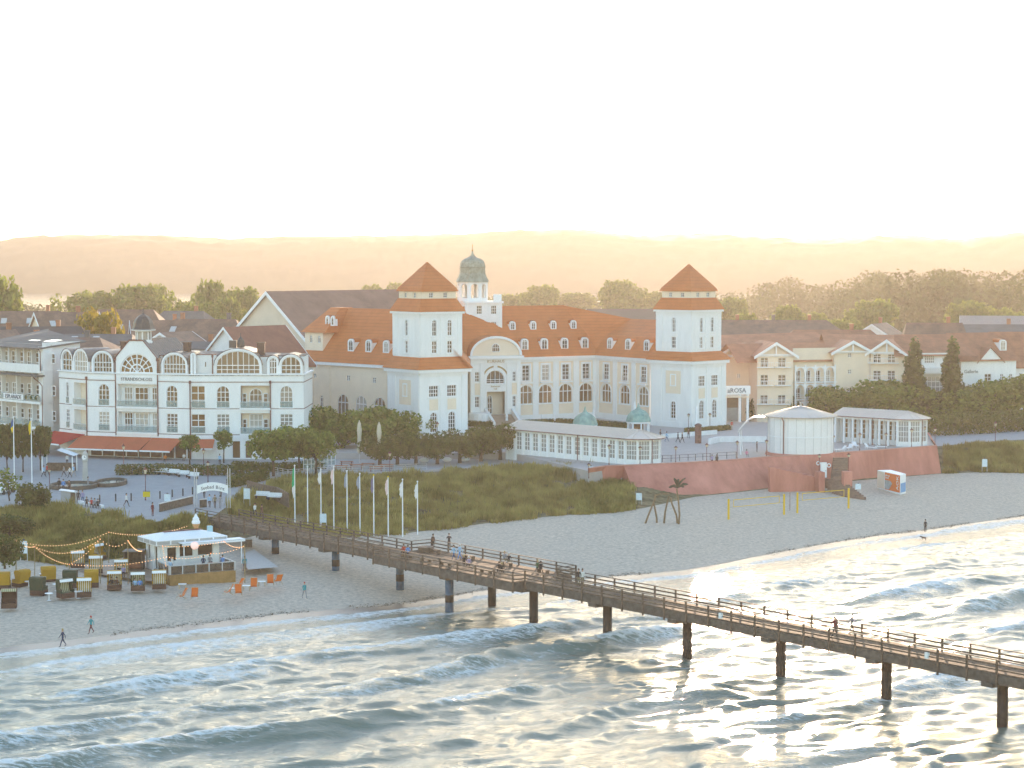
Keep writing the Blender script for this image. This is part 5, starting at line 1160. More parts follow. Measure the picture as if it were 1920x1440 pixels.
# cream resort hotel with gables
RS = bthing('resort_hotel', 'cream resort hotel with four white edged gables and arcaded balconies', 'hotel', (52, 398, 5)); g = MB(); tr = MB(); rf = MB(); bal = MB()
def gwing(pxl, pxr, Y0, Y1, apex, eave, cols, rows_, gm=M_cream, oculus=None):
    A, B = W(pxl, 700, Y0), W(pxr, 700, Y1); f = Fc(A[:2], B[:2]); ops = []
    for px in cols:
        u = f.u_at(px)
        for y0, y1 in rows_:
            z1, z0 = f.z_at(u, y0), f.z_at(u, y1); ops.append((u - .75, u + .75, z0, z1)); window(RS, f, u, z0, 1.5, z1 - z0, 0, 2, 3, fr=.08)
            bal.mark(); f.slab(bal, u - 1.6, u + 1.6, z0 - .15, z0, 0, .9); f.slab(bal, u - 1.6, u + 1.6, z0 + .85, z0 + .92, .82, .9)
            for i in range(9): f.slab(bal, u - 1.6 + i * .39, u - 1.56 + i * .39, z0, z0 + .9, .84, .88)
    if oculus:
        u = f.u_at(oculus[0])
        for y in oculus[1]: z = f.z_at(u, y); ops.append((u - .35, u + .35, z - .4, z + .4)); window(RS, f, u, z - .4, .7, .8, 0, 2, 2, fr=.1)
    ze = f.z_at(f.L / 2, eave); za = f.z_at(f.L / 2, apex); m_ = f.L / 2
    wall(g, f, 0, f.L, 4.5, ze, ops); g.add([f.p(0, 0, ze), f.p(f.L, 0, ze), f.p(m_, 0, za)], [(0, 1, 2)])
    for s0 in (Fc(f.p(0, -9, 0)[:2], A[:2]), Fc(B[:2], f.p(f.L, -9, 0)[:2])): wall(g, s0, 0, 9, 4.5, ze, [])
    ov = .9; k = (za - ze) / m_; tr.mark()
    rf.add([f.p(-ov, .9, ze - k * ov), f.p(m_, .9, za + .05), f.p(f.L + ov, .9, ze - k * ov), f.p(-ov, -12, ze - k * ov), f.p(m_, -12, za + .05), f.p(f.L + ov, -12, ze - k * ov)], [(0, 1, 4, 3), (1, 2, 5, 4)])
    for s_ in (-1, 1):
        e = -ov if s_ < 0 else f.L + ov
        p = [f.p(e, .92, ze - k * ov + .05), f.p(m_, .92, za + .1), f.p(m_, .92, za - .5), f.p(e, .92, ze - k * ov - .5)]
        tr.loft([p, [v + Vector((f.n.x * .1, f.n.y * .1, 0)) for v in p]])
    f.slab(tr, m_ - .12, m_ + .12, ze - .1, za - .3, .5, .7); f.slab(tr, 0, f.L, ze - .35, ze - .1, .4, .7); f.slab(tr, 0, f.L, ze - .6, ze - .35, 0, .12)
    return f, ze, za
gwing(1352, 1412, 402, 400, 645, 664, (), (), oculus=(1385, (673, 705)))
fg2, ze2, za2 = gwing(1420, 1487, 394, 395, 642, 663, (1434, 1467), ((671, 688), (703, 722), (741, 757)))
gwing(1564, 1630, 398, 399, 639, 657, (), (), oculus=(1594, (666, 697, 731)))
gwing(1632, 1696, 399, 396, 637, 659, (1645, 1672), ((663, 680), (695, 712)))
fb5 = Fc(W(1486, 700, 397)[:2], W(1578, 700, 400)[:2]); wall(g, fb5, 0, fb5.L, 4.5, 19.5, [])
for i in range(5):                                # arcaded balconies between the gabled wings
    u0 = fb5.L * i / 5 + .15; u1 = fb5.L * (i + 1) / 5 - .15
    for z in (6.0, 9.4, 12.8):
        hz_a = MB(); wall(hz_a, fb5, u0 - .15, u1 + .15, z + 2.0, z + 3.1, [(u0 + .1, u1 - .1, z + 2.0, z + 2.95, .8)], .15, 1.4); bld(hz_a, 'balcony_arch', M_trim, RS)
        window(RS, fb5, (u0 + u1) / 2, z + .1, 1.1, 2.2, 0, 2, 2, d=.04, name='balcony_door'); bal.mark(); fb5.slab(bal, u0 - .15, u1 + .15, z - .1, z + .1, 0, 1.5)
        fb5.slab(bal, u0, u1, z + .9, z + .98, 1.35, 1.45); fb5.slab(bal, u0, u1, z + .45, z + .52, 1.37, 1.43)
    bal.mark(); fb5.slab(bal, u0 - .3, u0, 5, 16.2, 1.2, 1.5)
for px in (1505, 1526, 1548): dormer(RS, 1, fb5.p(fb5.u_at(px), -.6, 16.9), fb5.rz)
rf.add([fb5.p(-12, .6, 16.8), fb5.p(fb5.L + 12, .6, 16.8), fb5.p(fb5.L + 12, -5, 20.3), fb5.p(-12, -5, 20.3), fb5.p(fb5.L + 12, -12, 16.8), fb5.p(-12, -12, 16.8)], [(0, 1, 2, 3), (3, 2, 4, 5)])
a_, b_ = W(1345, 628, 412), W(1530, 622, 414); rf.add([a_, b_, b_ + Vector((4, -9, -3.6)), a_ + Vector((0, -9, -3.6)), a_ + Vector((0, 8, -4)), b_ + Vector((0, 8, -4))], [(0, 1, 2, 3), (4, 5, 1, 0)])
a_, b_ = W(1540, 626, 408), W(1690, 628, 410); rf.add([a_, b_, b_ + Vector((4, -7, -3.2)), a_ + Vector((0, -7, -3.2)), a_ + Vector((0, 8, -4)), b_ + Vector((0, 8, -4))], [(0, 1, 2, 3), (4, 5, 1, 0)])
bld(g, 'wall', M_cream, RS); bld_split(tr, 'gable_trim', M_trim, RS, True); bld(rf, 'roof', bands(mat('soft_red_tiles', (.42, .17, .09), .7, .15, .5, col2=(.46, .20, .11)), 'Z', 3, .85, .15), RS); bld_split(bal, 'balcony', M_trim, RS, True)
# entrance portico with the blue lettering
EP = bthing('entrance_portico', 'cream portico with lettered sign board between the right tower and the resort hotel', 'portico', P(1382, 800, TZ)); f = Fc(W(1360, 760, 383)[:2], W(1406, 760, 384)[:2])
g = MB(); f.slab(g, -.1, f.L + .1, 11.3, 12.9, -1.2, 0); bld(g, 'sign_board', M_trim, EP); text('sign_lettering', 'aROSA', 1.25, mat('blue_grey_letters', (.10, .13, .17), .5, 0), EP, f.p(f.L / 2 - .2, .04, 11.65), f.rz)
for u in (.15, f.L * .62, f.L - .3): g = MB(); g.cyl(f.p(u, -.5, 5.5), f.p(u, -.5, 11.35), .27, n=10); bld(g, 'column', M_trim, EP)
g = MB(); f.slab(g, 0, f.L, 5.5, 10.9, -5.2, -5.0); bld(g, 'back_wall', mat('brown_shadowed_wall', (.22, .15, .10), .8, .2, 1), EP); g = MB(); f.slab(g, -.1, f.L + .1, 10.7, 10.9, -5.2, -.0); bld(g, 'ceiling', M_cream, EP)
g = MB(); f.slab(g, 1.2, 3.8, 6, 8.6, -3.6, -2.8); bld(g, 'glass_porch', M_pale, EP)
# white villa at the right with its cross gable
VL = bthing('white_villa', 'white villa with pointed gable, brown roof and script sign beside the poplars', 'villa', P(1850, 740, 5)); f = Fc(W(1802, 700, 400)[:2], W(1905, 700, 404)[:2]); g = MB(); ops = []
for px, y0, y1, w_ in ((1853, 668, 682, 1.1), (1854, 701, 720, 1.5), (1880, 701, 716, .7), (1897, 701, 716, .7), (1882, 674, 688, .5), (1898, 674, 688, .5)):
    u = f.u_at(px); z1, z0 = f.z_at(u, y0), f.z_at(u, y1); ops.append((u - w_ / 2, u + w_ / 2, z0, z1)); window(VL, f, u, z0, w_, z1 - z0, 0, 2, 3, fr=.09)
u = f.u_at(1857); ua, ub = f.u_at(1838), f.u_at(1879); za, ze = f.z_at(u, 652), f.z_at(0, 676)
wall(g, f, 0, f.L, 5, ze, [o for o in ops if o[3] < ze]); g.add([f.p(ua, .05, ze), f.p(ub, .05, ze), f.p(u, .05, za)], [(0, 1, 2)])
wall(g, Fc(f.p(0, -10, 0)[:2], f.p(0, 0, 0)[:2]), 0, 10, 5, ze, []); bld(g, 'wall', M_white, VL); g = MB(); k = za + .1
g.add([f.p(ua - .8, .4, ze - .7), f.p(u, .4, k), f.p(ub + .8, .4, ze - .7), f.p(u, -6, k)], [(0, 1, 3), (1, 2, 3)]); zr = f.z_at(5, 626)
g.add([f.p(-2.2, .5, ze - .2), f.p(f.L + 1, .5, ze - .2), f.p(f.L - 1, -7, zr), f.p(.8, -7, zr), f.p(-2.2, -14, ze), f.p(f.L, -14, ze)], [(0, 1, 2, 3), (3, 2, 5, 4), (0, 3, 4)]); bld(g, 'roof', M_rtile, VL)
text('villa_lettering', 'Gallerie', 1.0, M_ltxt, VL, f.p(f.u_at(1822), .05, f.z_at(0, 700)), f.rz, .02); dormer(VL, 1, f.p(f.u_at(1893), -2.2, f.z_at(0, 660)), f.rz)
VW = bthing('winter_garden_house', 'low white winter garden with balcony between the two poplars', 'house', P(1750, 740, 5)); f = Fc(W(1728, 700, 396)[:2], W(1776, 700, 397)[:2]); g = MB(); ops = [(.4, f.L - .6, 10.9, 14.0), (.6, f.L / 2, 16.6, 18.3)]
for o in ops: window(VW, f, (o[0] + o[1]) / 2, o[2], o[1] - o[0], o[3] - o[2], 0, 5, 3, m=M_pale, fr=.1)
wall(g, f, 0, f.L, 5, 18.6, ops); f.slab(g, -.3, f.L + .3, 14.6, 15.7, 0, 1.2); wall(g, Fc(f.p(0, -8, 0)[:2], f.p(0, 0, 0)[:2]), 0, 8, 5, 18.6, []); bld(g, 'wall', M_white, VW); g = MB(); g.add([f.p(-6, .6, 18.0), f.p(f.L + 6, .6, 18.0), f.p(f.L + 4, -7, 22.0), f.p(-3, -7, 22)], [(0, 1, 2, 3)]); bld(g, 'roof', M_rtile, VW)
# small stall with a white gabled roof by the red awning
SL = bthing('market_stall', 'small white gabled stall under the red awning', 'stall', P(112, 886, 5)); c = P(112, 884, 5); g = MB(); g.add([(c.x - 2.5, c.y - 2, 7.4), (c.x, c.y - 2, 8.4), (c.x + 2.6, c.y - 2, 7.5), (c.x - 2.5, c.y + 1.5, 7.4), (c.x, c.y + 1.5, 8.4), (c.x + 2.6, c.y + 1.5, 7.5)], [(0, 1, 4, 3), (1, 2, 5, 4)]); bld(g, 'roof', M_awn2 if 'M_awn2' in globals() else M_trim, SL)
for dx, dy in ((-2.2, -1.8), (2.3, -1.8), (-2.2, 1.3), (2.3, 1.3)): g = MB(); g.box((c.x + dx, c.y + dy, 6.2), (.12, .12, 2.5)); bld(g, 'post', M_trim, SL)
g = MB(); g.box((c.x, c.y + 1.2, 5.6), (4.2, .6, 1.2)); bld(g, 'counter', M_wood, SL)
# ---------------------------------------------------------------- trees, hedges and grass
def leafmesh(name, lobes, n, size, m, seed, flat=.4):
    rg = np.random.default_rng(seed); L = np.array(lobes, float)          # x,y,z,rx,ry,rz
    wgt = (L[:, 3] * L[:, 4] + L[:, 3] * L[:, 5]); idx = rg.choice(len(L), n, p=wgt / wgt.sum())
    d = rg.normal(size=(n, 3)); d /= np.linalg.norm(d, axis=1, keepdims=True); r_ = rg.uniform(.45, 1.06, n) ** .6
    c = L[idx, :3] + d * L[idx, 3:] * r_[:, None]
    nrm = d + rg.normal(size=(n, 3)) * .8; nrm /= np.linalg.norm(nrm, axis=1, keepdims=True)
    a = np.cross(nrm, rg.normal(size=(n, 3))); a /= np.linalg.norm(a, axis=1, keepdims=True); b = np.cross(nrm, a)
    s = size * rg.uniform(.6, 1.35, n)[:, None]; a *= s; b *= s * rg.uniform(.5, .9, n)[:, None]
    V = np.stack([c - a, c - b * .8, c + a, c + b], 1).reshape(-1, 3); F_ = np.arange(n * 4).reshape(n, 4)
    return npmesh(name, V, F_, m, False)
def rlobes(k, R_, zc, H_, lob, seed, sq_=1.0):
    r = random.Random(seed); out = [(0, 0, zc, R_ * .55, R_ * .55, H_ * .55)]
    for i in range(k):
        a = 2 * math.pi * i / k * 2.4; z = r.uniform(-.8, .9); rad = R_ * .68 * math.sqrt(max(.1, 1 - z * z * .8)) * r.uniform(.75, 1.05); q = lob * r.uniform(.7, 1.2)
        out.append((rad * math.cos(a), rad * math.sin(a), zc + z * H_ * .7, q, q, q * .85))
    return out
def limbs(h0, zc, R_, k, seed, rt):
    r = random.Random(seed); g = MB(); g.tube([(0, 0, -.3), (r.uniform(-.1, .1), 0, h0 * .6), (0, r.uniform(-.1, .1), h0), (0, 0, zc)], [rt * 1.25, rt, rt * .8, rt * .35], 7)
    for i in range(k):
        a = 2 * math.pi * i / k + r.uniform(-.3, .3); e = (R_ * .65 * math.cos(a), R_ * .65 * math.sin(a), zc + r.uniform(-.2, .5) * R_); g.tube([(0, 0, h0 * r.uniform(.8, 1.1)), (e[0] * .5, e[1] * .5, (h0 + e[2]) / 2 + .2), e], [rt * .5, rt * .3, rt * .12], 5)
    return g.mesh('trunk', M_bark, True)
TP = {}
def proto(k, R_, H_, h0, n, size, m, seed, lob=.4, lobes=14, rt=.25):
    zc = h0 + H_ * .82
    TP[k] = (leafmesh('crown', rlobes(lobes, R_, zc, H_, R_ * lob, seed), n, size, m, seed), limbs(h0, zc, R_, 6, seed, rt))
proto('broad', 5.0, 4.2, 3.0, 3000, .42, M_leaf, 3); proto('broad2', 5.5, 3.8, 3.4, 3000, .42, M_leaf, 8, .36, 18); proto('dark', 4.5, 4.0, 2.4, 2600, .42, M_leafd, 4)
proto('yellow', 5.2, 3.0, 2.0, 2800, .36, M_leafy, 5, .38, 16); proto('round', 1.5, 1.6, 2.0, 1500, .16, M_leaf, 6, .5, 10, .10); proto('plane', 3.0, 2.3, 2.0, 3200, .21, M_leaf, 7, .42, 16, .16)
proto('bushy', 3.0, 2.2, .8, 2400, .22, M_leaf, 9, .42, 14, .15); proto('dbush', 2.6, 1.8, .3, 2200, .2, M_leafd, 10, .42, 14, .12); proto('block', 2.2, 1.6, 1.3, 3400, .15, M_hedge, 12, .5, 16, .2)
proto('sparse', 1.6, 2.2, 1.6, 500, .16, M_leaf, 14, .3, 12, .08)
r = random.Random(5); pl_ = [(r.uniform(-.2, .2), r.uniform(-.2, .2), 1 + i * .72, q_, q_, .9) for i, q_ in enumerate((.8, .9, 1, 1.05, 1.05, 1.02, 1, .95, .88, .78, .66, .52, .36))]
TP['poplar'] = (leafmesh('crown', pl_, 2800, .2, M_leafd, 15), limbs(1.5, 9, .6, 4, 15, .15))
TCOUNT = {}
def tree(k, loc, rz, sc, label, group, name='tree', cat='tree'):
    t = thing(name, label, cat, loc, rz, group); t.scale = sc if isinstance(sc, tuple) else (sc,) * 3
    cr, tk = TP[k]; link('crown', cr, t); link('trunk', tk, t); return t
def tree_px(k, px, ytop, Y, wpx, label, group, name='tree', zg=5.0, cat='tree'):
    me = TP[k][0]; co = np.empty(len(me.vertices) * 3, np.float32); me.vertices.foreach_get('co', co); co = co.reshape(-1, 3)
    hh, ww = np.percentile(co[:, 2], 99.3), np.percentile(np.abs(co[:, 0]), 97) * 2
    q = W(px, ytop, Y); s = wpx / FPX * Y / ww; sz = (q.z - zg) / hh
    return tree(k, (q.x, q.y, zg), rnd.uniform(0, 6.28), (s, s, sz), label, group, name, cat)
G1 = 'trees behind the roofs on the left'
for px, yt, Y, w_, k, lab in ((-14, 526, 520, 104, 'broad', 'tall sunlit tree cut by the left edge of the picture'), (107, 552, 620, 34, 'sparse', 'thin bare topped tree standing against the bright lake'), (175, 549, 700, 100, 'broad2', 'broad olive tree above the wide dark roof, left end of the group'),
    (250, 537, 700, 120, 'broad', 'largest broad olive tree behind the dark onion dome'), (292, 535, 720, 40, 'broad2', 'narrow tree at the right end of the olive group'), (330, 548, 650, 44, 'sparse', 'loose feathery tree between the two olive groups'), (395, 530, 640, 66, 'broad', 'tall tree with dense top left of the cream hall gable'), (375, 570, 600, 80, 'broad2', 'low bright tree left of the brick chimney house'),
    (455, 542, 640, 72, 'broad2', 'tree touching the left slope of the cream hall gable'), (428, 562, 610, 60, 'broad', 'lower tree between the tall dense tree and the hall gable')): tree_px(k, px, yt, Y, w_, lab, G1)
tree_px('yellow', 188, 585, 405, 112, 'golden yellow tree among the dark roofs behind the beach hotel', None, zg=9)
G2 = 'hazy trees beyond the spa palace'
for px, yt, Y, w_, lab in ((690, 536, 1000, 56, 'faint tree behind the ridge of the cream hall'), (740, 532, 1050, 40, 'faint tree beside the left tower roof'), (965, 552, 1000, 60, 'hazy tree just right of the bell tower'), (1010, 537, 980, 72, 'round topped hazy tree above the palace roof right of the bell tower'), (1070, 550, 1100, 90, 'low hazy tree between the two round topped ones'),
    (1168, 528, 960, 84, 'tall hazy tree left of the right hotel tower'), (1215, 548, 1000, 60, 'hazy tree touching the right hotel tower on its left')): tree_px(('broad', 'broad2')[px % 2], px, yt, Y, w_, lab, G2)
G3 = 'hazy trees behind the town on the right'
for px, yt, Y, w_, lab in ((1478, 575, 700, 60, 'small hazy tree above the glinting dark roof'), (1630, 565, 680, 100, 'large round hazy tree above the resort hotel'), (1585, 600, 640, 60, 'low hazy tree left of the large round one'), (1815, 567, 680, 90, 'sunlit olive tree above the two skylight roof'), (1870, 580, 700, 70, 'hazy tree right of the sunlit olive tree'), (1390, 590, 620, 60, 'hazy low tree just right of the right tower roof'), (1905, 586, 650, 60, 'hazy tree at the right edge above the roofs'), (1375, 560, 800, 60, 'hazy tree behind the skirt roof of the right tower'), (1540, 588, 700, 60, 'hazy tree over the low house with the white roof edge')): tree_px(('broad', 'broad2')[px % 2], px, yt, Y, w_, lab, G3)
# far wood: one mass of crowns
M_woodl = mat('wood_leaves', (.05, .07, .018), .8, .3, .05, col2=(.09, .11, .03), transl=.08, spec=.1)
wl_ = []; rg = random.Random(3)
prof = [(1345, 545), (1400, 525), (1440, 515), (1500, 515), (1560, 518), (1600, 522), (1640, 508), (1700, 506), (1740, 508), (1790, 502), (1850, 508), (1920, 500), (2050, 500)]
for i in range(260):
    px = rg.uniform(1340, 2060); Y = rg.uniform(820, 1350); top = np.interp(px, [p[0] for p in prof], [p[1] for p in prof]) + rg.uniform(0, 60) * (1.25 - Y / 1350) * 2.2
    if px < 1560 and Y < 1100: continue
    q = W(px, top, Y); rr = rg.uniform(7, 13); wl_.append((q.x, q.y, q.z - rr * .7, rr, rr, rr * .8)); wl_.append((q.x + rg.uniform(-6, 6), q.y, q.z - rr * 1.5, rr * 1.2, rr, rr * .9))
tag(link('wood', leafmesh('wood', wl_, 90000, 1.05, M_woodl, 77)), 'hazy wood rising behind the town on the right', 'wood', kind='stuff')
wl_ = []
for i in range(120):
    px = rg.uniform(420, 1360); Y = rg.uniform(1150, 1450); q = W(px, rg.uniform(553, 566), Y); rr = rg.uniform(6, 10); wl_.append((q.x, q.y, q.z - rr * .7, rr * 1.3, rr, rr * .8))
for i in range(60):
    px = rg.uniform(-60, 420); Y = rg.uniform(900, 1250); q = W(px, rg.uniform(566, 580), Y); rr = rg.uniform(6, 9); wl_.append((q.x, q.y, q.z - rr * .7, rr * 1.3, rr, rr * .8))
tag(link('far_treeline', leafmesh('far_treeline', wl_, 24000, 1.0, M_woodl, 78)), 'hazy low treeline along the lake behind the town', 'treeline', kind='stuff')
# near trees
G4 = 'trees on the promenade'
for px, yt, yb, w_, k, lab in ((355, 816, 872, 38, 'round', 'small round tree in front of the orange awning, left of two'), (419, 808, 868, 34, 'round', 'small round tree beside the white shop front, right of two'),
    (512, 802, 893, 78, 'plane', 'leafy plane tree in front of the beach hotel, left of the pair'), (560, 800, 888, 64, 'plane', 'leafy plane tree at the corner of the beach hotel'), (592, 806, 890, 62, 'plane', 'lower plane tree leaning over the small glass screens'),
    (600, 765, 850, 70, 'bushy', 'bushy tree touching the right corner of the beach hotel'), (640, 782, 850, 90, 'bushy', 'bushy tree below the small square windows of the palace side'), (690, 764, 850, 100, 'bushy', 'tallest bushy tree before the arched windows of the palace side'), (745, 772, 845, 86, 'bushy', 'bushy tree at the foot of the left hotel tower, left one'), (785, 776, 838, 60, 'bushy', 'bushy tree at the foot of the left hotel tower, right one')):
    q = P(px, yb, 5.0); tree_px(k, px, yt, q.y, w_, lab, G4)
for px, yt, yb, lab in ((12, 795, 895, 'dark tree at the left edge beside the blue flagpole'), (42, 797, 893, 'dark tree between the two left flagpoles'), (75, 800, 890, 'dark tree right of the yellow flag')):
    q = P(px, yb, 5.0); tree_px('dark', px, yt, q.y + 6, 34, lab, 'dark trees by the balcony hotel')
G5 = 'clipped trees forming an arcade'
for i, (px, yb) in enumerate(((712, 872), (745, 872), (780, 871), (820, 870), (862, 868), (902, 865), (938, 862), (968, 860))):
    q = P(px, yb, 5.0); tree_px('block', px, (815, 812, 814, 812, 808, 800, 796, 796)[i], q.y, 66 if i != 7 else 42, ('clipped block tree in the arcade, %s' % ('leftmost beside the right closed parasol', 'second from the left', 'third from the left', 'fourth from the left, before the left tower', 'fifth from the left, at the tower corner', 'third from the glazed pavilion', 'second from the glazed pavilion', 'small one touching the glazed pavilion')[i]), G5)
for px, yt, Y, w_, lab in ((1713, 643, 388, 40, 'tall dark poplar left of the winter garden'), (1785, 640, 388, 38, 'tall dark poplar left of the white villa')): tree_px('poplar', px, yt, Y, w_, lab, 'poplars', zg=5)
G6 = 'big shrubs behind the columned pavilion'; names = ['behind the tent roof of the rotunda', 'left of the roof of the columned pavilion', 'below the oculus windows of the resort hotel', 'below the right resort gable', 'in front of the left poplar', 'between the poplars', 'in front of the right poplar', 'below the script sign of the white villa', 'right of the script sign', 'at the right edge of the picture', 'small one beside the entrance portico', 'low one at the foot of the resort balconies']
for i, (px, yt, yb, w_, k) in enumerate(((1565, 728, 805, 90, 'bushy'), (1610, 738, 805, 90, 'bushy'), (1655, 716, 808, 100, 'bushy'), (1700, 720, 806, 90, 'bushy'), (1740, 732, 806, 90, 'dbush'), (1790, 728, 808, 90, 'bushy'), (1830, 726, 806, 80, 'dbush'), (1862, 716, 806, 80, 'bushy'), (1900, 712, 806, 90, 'bushy'), (1945, 706, 806, 90, 'bushy'), (1419, 748, 800, 34, 'dbush'), (1472, 735, 800, 48, 'dbush'))):
    q = P(px, yb, 5.0); tree_px(k, px, yt, q.y + 12, w_ * 1.15, 'big green shrub ' + names[i], G6, 'shrub', cat='shrub')
def hedge(label, pts, z0, h, th, dens=330, size=.13, m=None):
    lobes = []
    for (x0, y0), (x1, y1) in zip(pts[:-1], pts[1:]):
        a, b = P(x0, y0, z0), P(x1, y1, z0); L_ = (b - a).length; k = max(2, int(L_ / .8))
        for i in range(k): q = a + (b - a) * i / k; lobes += [(q.x, q.y + th / 2, z0 + h * f_, .75, th * .6, h * .28) for f_ in (.2, .5, .78)]
    n = len(lobes) * dens // 3; o = link('hedge', leafmesh('hedge', lobes, n, size, m or M_hedge, len(lobes))); return tag(o, label, 'hedge')
hedge('dark clipped hedge behind the curved row of white benches', [(222, 892), (300, 890), (380, 892), (470, 893)], 5, 1.5, 2.5); hedge('dark clipped hedge in front of the plane trees', [(440, 882), (520, 886), (610, 880)], 5, 1.3, 2.5)
hedge('dark hedge at the head of the pier behind the arch sign', [(432, 915), (470, 908), (500, 900)], 5, 1.5, 2)
hedge('tall dark hedge along the dune path at the right', [(1600, 812), (1680, 820), (1760, 822), (1840, 818), (1930, 812), (1990, 808)], 4.6, 4.2, 6, 240, .22); hedge('low hedge in front of the palace windows', [(985, 800), (1050, 797), (1110, 800), (1180, 806)], 6, 1.2, 1.5)
hedge('low hedge at the foot of the right hotel tower', [(1290, 812), (1330, 810), (1370, 806)], 6, .9, 1.2); hedge('clipped shrubs at the foot of the portal stairs', [(884, 800), (910, 802), (925, 800)], 6, 1.0, 2)
hedge('tall clipped hedge between the left hotel tower and the glazed pavilion', [(876, 830), (920, 826), (962, 822)], 5.5, 2.4, 2.5)
for px, yt, yb, w_, k, lab in ((62, 908, 962, 66, 'dbush', 'dark pine shrub on the dune by the plaza edge'), (18, 965, 1000, 80, 'dbush', 'wide dark shrub on the dune at the left edge'), (8, 1005, 1055, 70, 'dbush', 'bright edged green shrub at the left edge above the beach chairs'), (16, 880, 945, 44, 'sparse', 'loose leafy young tree by the parked car')):
    q = P(px, yb, 4.6); tree_px(k, px, yt, q.y, w_, lab, None, 'shrub' if k != 'sparse' else 'tree', zg=4.2)
# marram grass over the dunes
def grass(name, N, xr, seed, blades, label, hgt=.95):
    rg = np.random.default_rng(seed); x = rg.uniform(*xr, N); t = rg.uniform(-.03, .98, N); a, b = np.interp(x, XS, DUNE_T), np.interp(x, XS, DUNE_P); y = a + (b - a) * t
    zg, _ = dune_z(x, y); pxs = 960 + FPX * x / y
    ok = ((pxs < 1190 + 0 * x) | (pxs > 1775)) & (t < np.where(pxs > 1120, .8, 1))
    s_ = ((np.stack([x, y], -1) - np.array(PO)) @ np.array(PA)); c_ = ((np.stack([x, y], -1) - np.array(PO)) @ np.array(PC))
    ok &= ~((c_ > -.8) & (c_ < 4.2) & (s_ > 0)); ok &= ~((c_ > 4.2) & (c_ < 7.2) & (s_ > 96)); d_ = fbm(x / 4, y / 4, 91); ok &= d_ > .33 + .12 * (t < .1)
    x, y, zg, d_ = x[ok], y[ok], zg[ok], d_[ok]; n = len(x); x = np.repeat(x, blades); y = np.repeat(y, blades); zg = np.repeat(zg, blades); d_ = np.repeat(d_, blades); m_ = len(x)
    bx0, by0 = x, y; an = rg.uniform(0, 6.28, m_); h = hgt * rg.uniform(.5, 1.3, m_) * (.25 + 1.6 * fbm(bx0 / 1.7, by0 / 1.7, 97, 2) ** 1.5); le = rg.uniform(.15, .6, m_); wd = .055
    bx, by = x + rg.normal(0, .22, m_), y + rg.normal(0, .22, m_); pxv, pyv = -np.sin(an) * wd, np.cos(an) * wd; dx, dy = np.cos(an) * le * h, np.sin(an) * le * h
    p0 = np.stack([bx - pxv, by - pyv, zg - .1], -1); p1 = np.stack([bx + pxv, by + pyv, zg - .1], -1); p2 = np.stack([bx + dx * .4 + pxv * .8, by + dy * .4 + pyv * .8, zg + h * .65], -1); p3 = np.stack([bx + dx * .4 - pxv * .8, by + dy * .4 - pyv * .8, zg + h * .65], -1); p4 = np.stack([bx + dx, by + dy, zg + h], -1)
    V = np.stack([p0, p1, p2, p3, p4, p4 + [0.01, 0.01, 0]], 1).reshape(-1, 3); i0 = np.arange(m_) * 6
    F_ = np.concatenate([np.stack([i0, i0 + 1, i0 + 2, i0 + 3], -1), np.stack([i0 + 3, i0 + 2, i0 + 5, i0 + 4], -1)])
    tag(link(name, npmesh(name, V, F_, M_grass, False)), label, 'grass', kind='stuff')
grass('dune_grass', 60000, (-100, 90), 5, 5, 'dry olive marram grass covering the dunes')
# ---------------------------------------------------------------- beach bar
def gz(px, py, z=None): return P(px, py, 1.5 if z is None else z)
KR = R(33); BR = R(25)
BC = W(293, 1022, 223)                           # near corner of the roof
bt_, bn_ = Vector((math.cos(KR), math.sin(KR))), Vector((-math.sin(KR), math.cos(KR)))
BB = bthing('beach_bar', 'white flat roofed beach bar with fairy lights and timber terrace', 'kiosk', (BC.x + 3, BC.y + 3, 1.6))
def kq(u, v, z): return Vector((BC.x + bt_.x * u + bn_.x * v, BC.y + bt_.y * u + bn_.y * v, z))
KZ = 2.4; KT = 5.55
fk = Fc(kq(.7, .7, 0)[:2], kq(7.9, .7, 0)[:2]); fl = Fc(kq(.7, 4.6, 0)[:2], kq(.7, .7, 0)[:2]); fr_ = Fc(kq(7.9, .7, 0)[:2], kq(7.9, 4.6, 0)[:2])
g = MB(); ops = [(.9, 2.0, 3.1, 4.6), (2.4, 4.0, 3.5, 4.9), (4.6, 6.4, 3.5, 4.9)]
wall(g, fk, 0, fk.L, 1.4, 5.0, ops, .2); wall(g, fl, 0, fl.L, 1.4, 5.0, [(.5, 1.2, 3.2, 4.7), (2.4, 3.2, 2.2, 4.7)], .2); wall(g, fr_, 0, fr_.L, 1.4, 5.0, []); bld(g, 'wall', M_white, BB)
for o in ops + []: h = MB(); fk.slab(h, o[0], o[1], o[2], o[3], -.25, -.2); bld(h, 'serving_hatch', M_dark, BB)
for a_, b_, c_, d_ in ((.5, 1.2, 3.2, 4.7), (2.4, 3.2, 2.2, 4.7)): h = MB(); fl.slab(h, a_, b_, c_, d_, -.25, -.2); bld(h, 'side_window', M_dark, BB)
c0 = kq(4.3, 2.65, 0); roofp = [kq(0, 0, 0)[:2], kq(8.6, 0, 0)[:2], kq(8.6, 5.3, 0)[:2], kq(0, 5.3, 0)[:2]]
g = MB(); g.loft([ring(roofp, 5.0), ring(roofp, KT), ring([kq(.06, .06, 0), kq(8.54, .06, 0), kq(8.54, 5.24, 0), kq(.06, 5.24, 0)], KT), ring([kq(2.2, 2.3, 0), kq(6.4, 2.3, 0), kq(6.4, 3.0, 0), kq(2.2, 3.0, 0)], KT + .55)]); bld(g, 'roof', M_trim, BB)
g = MB()
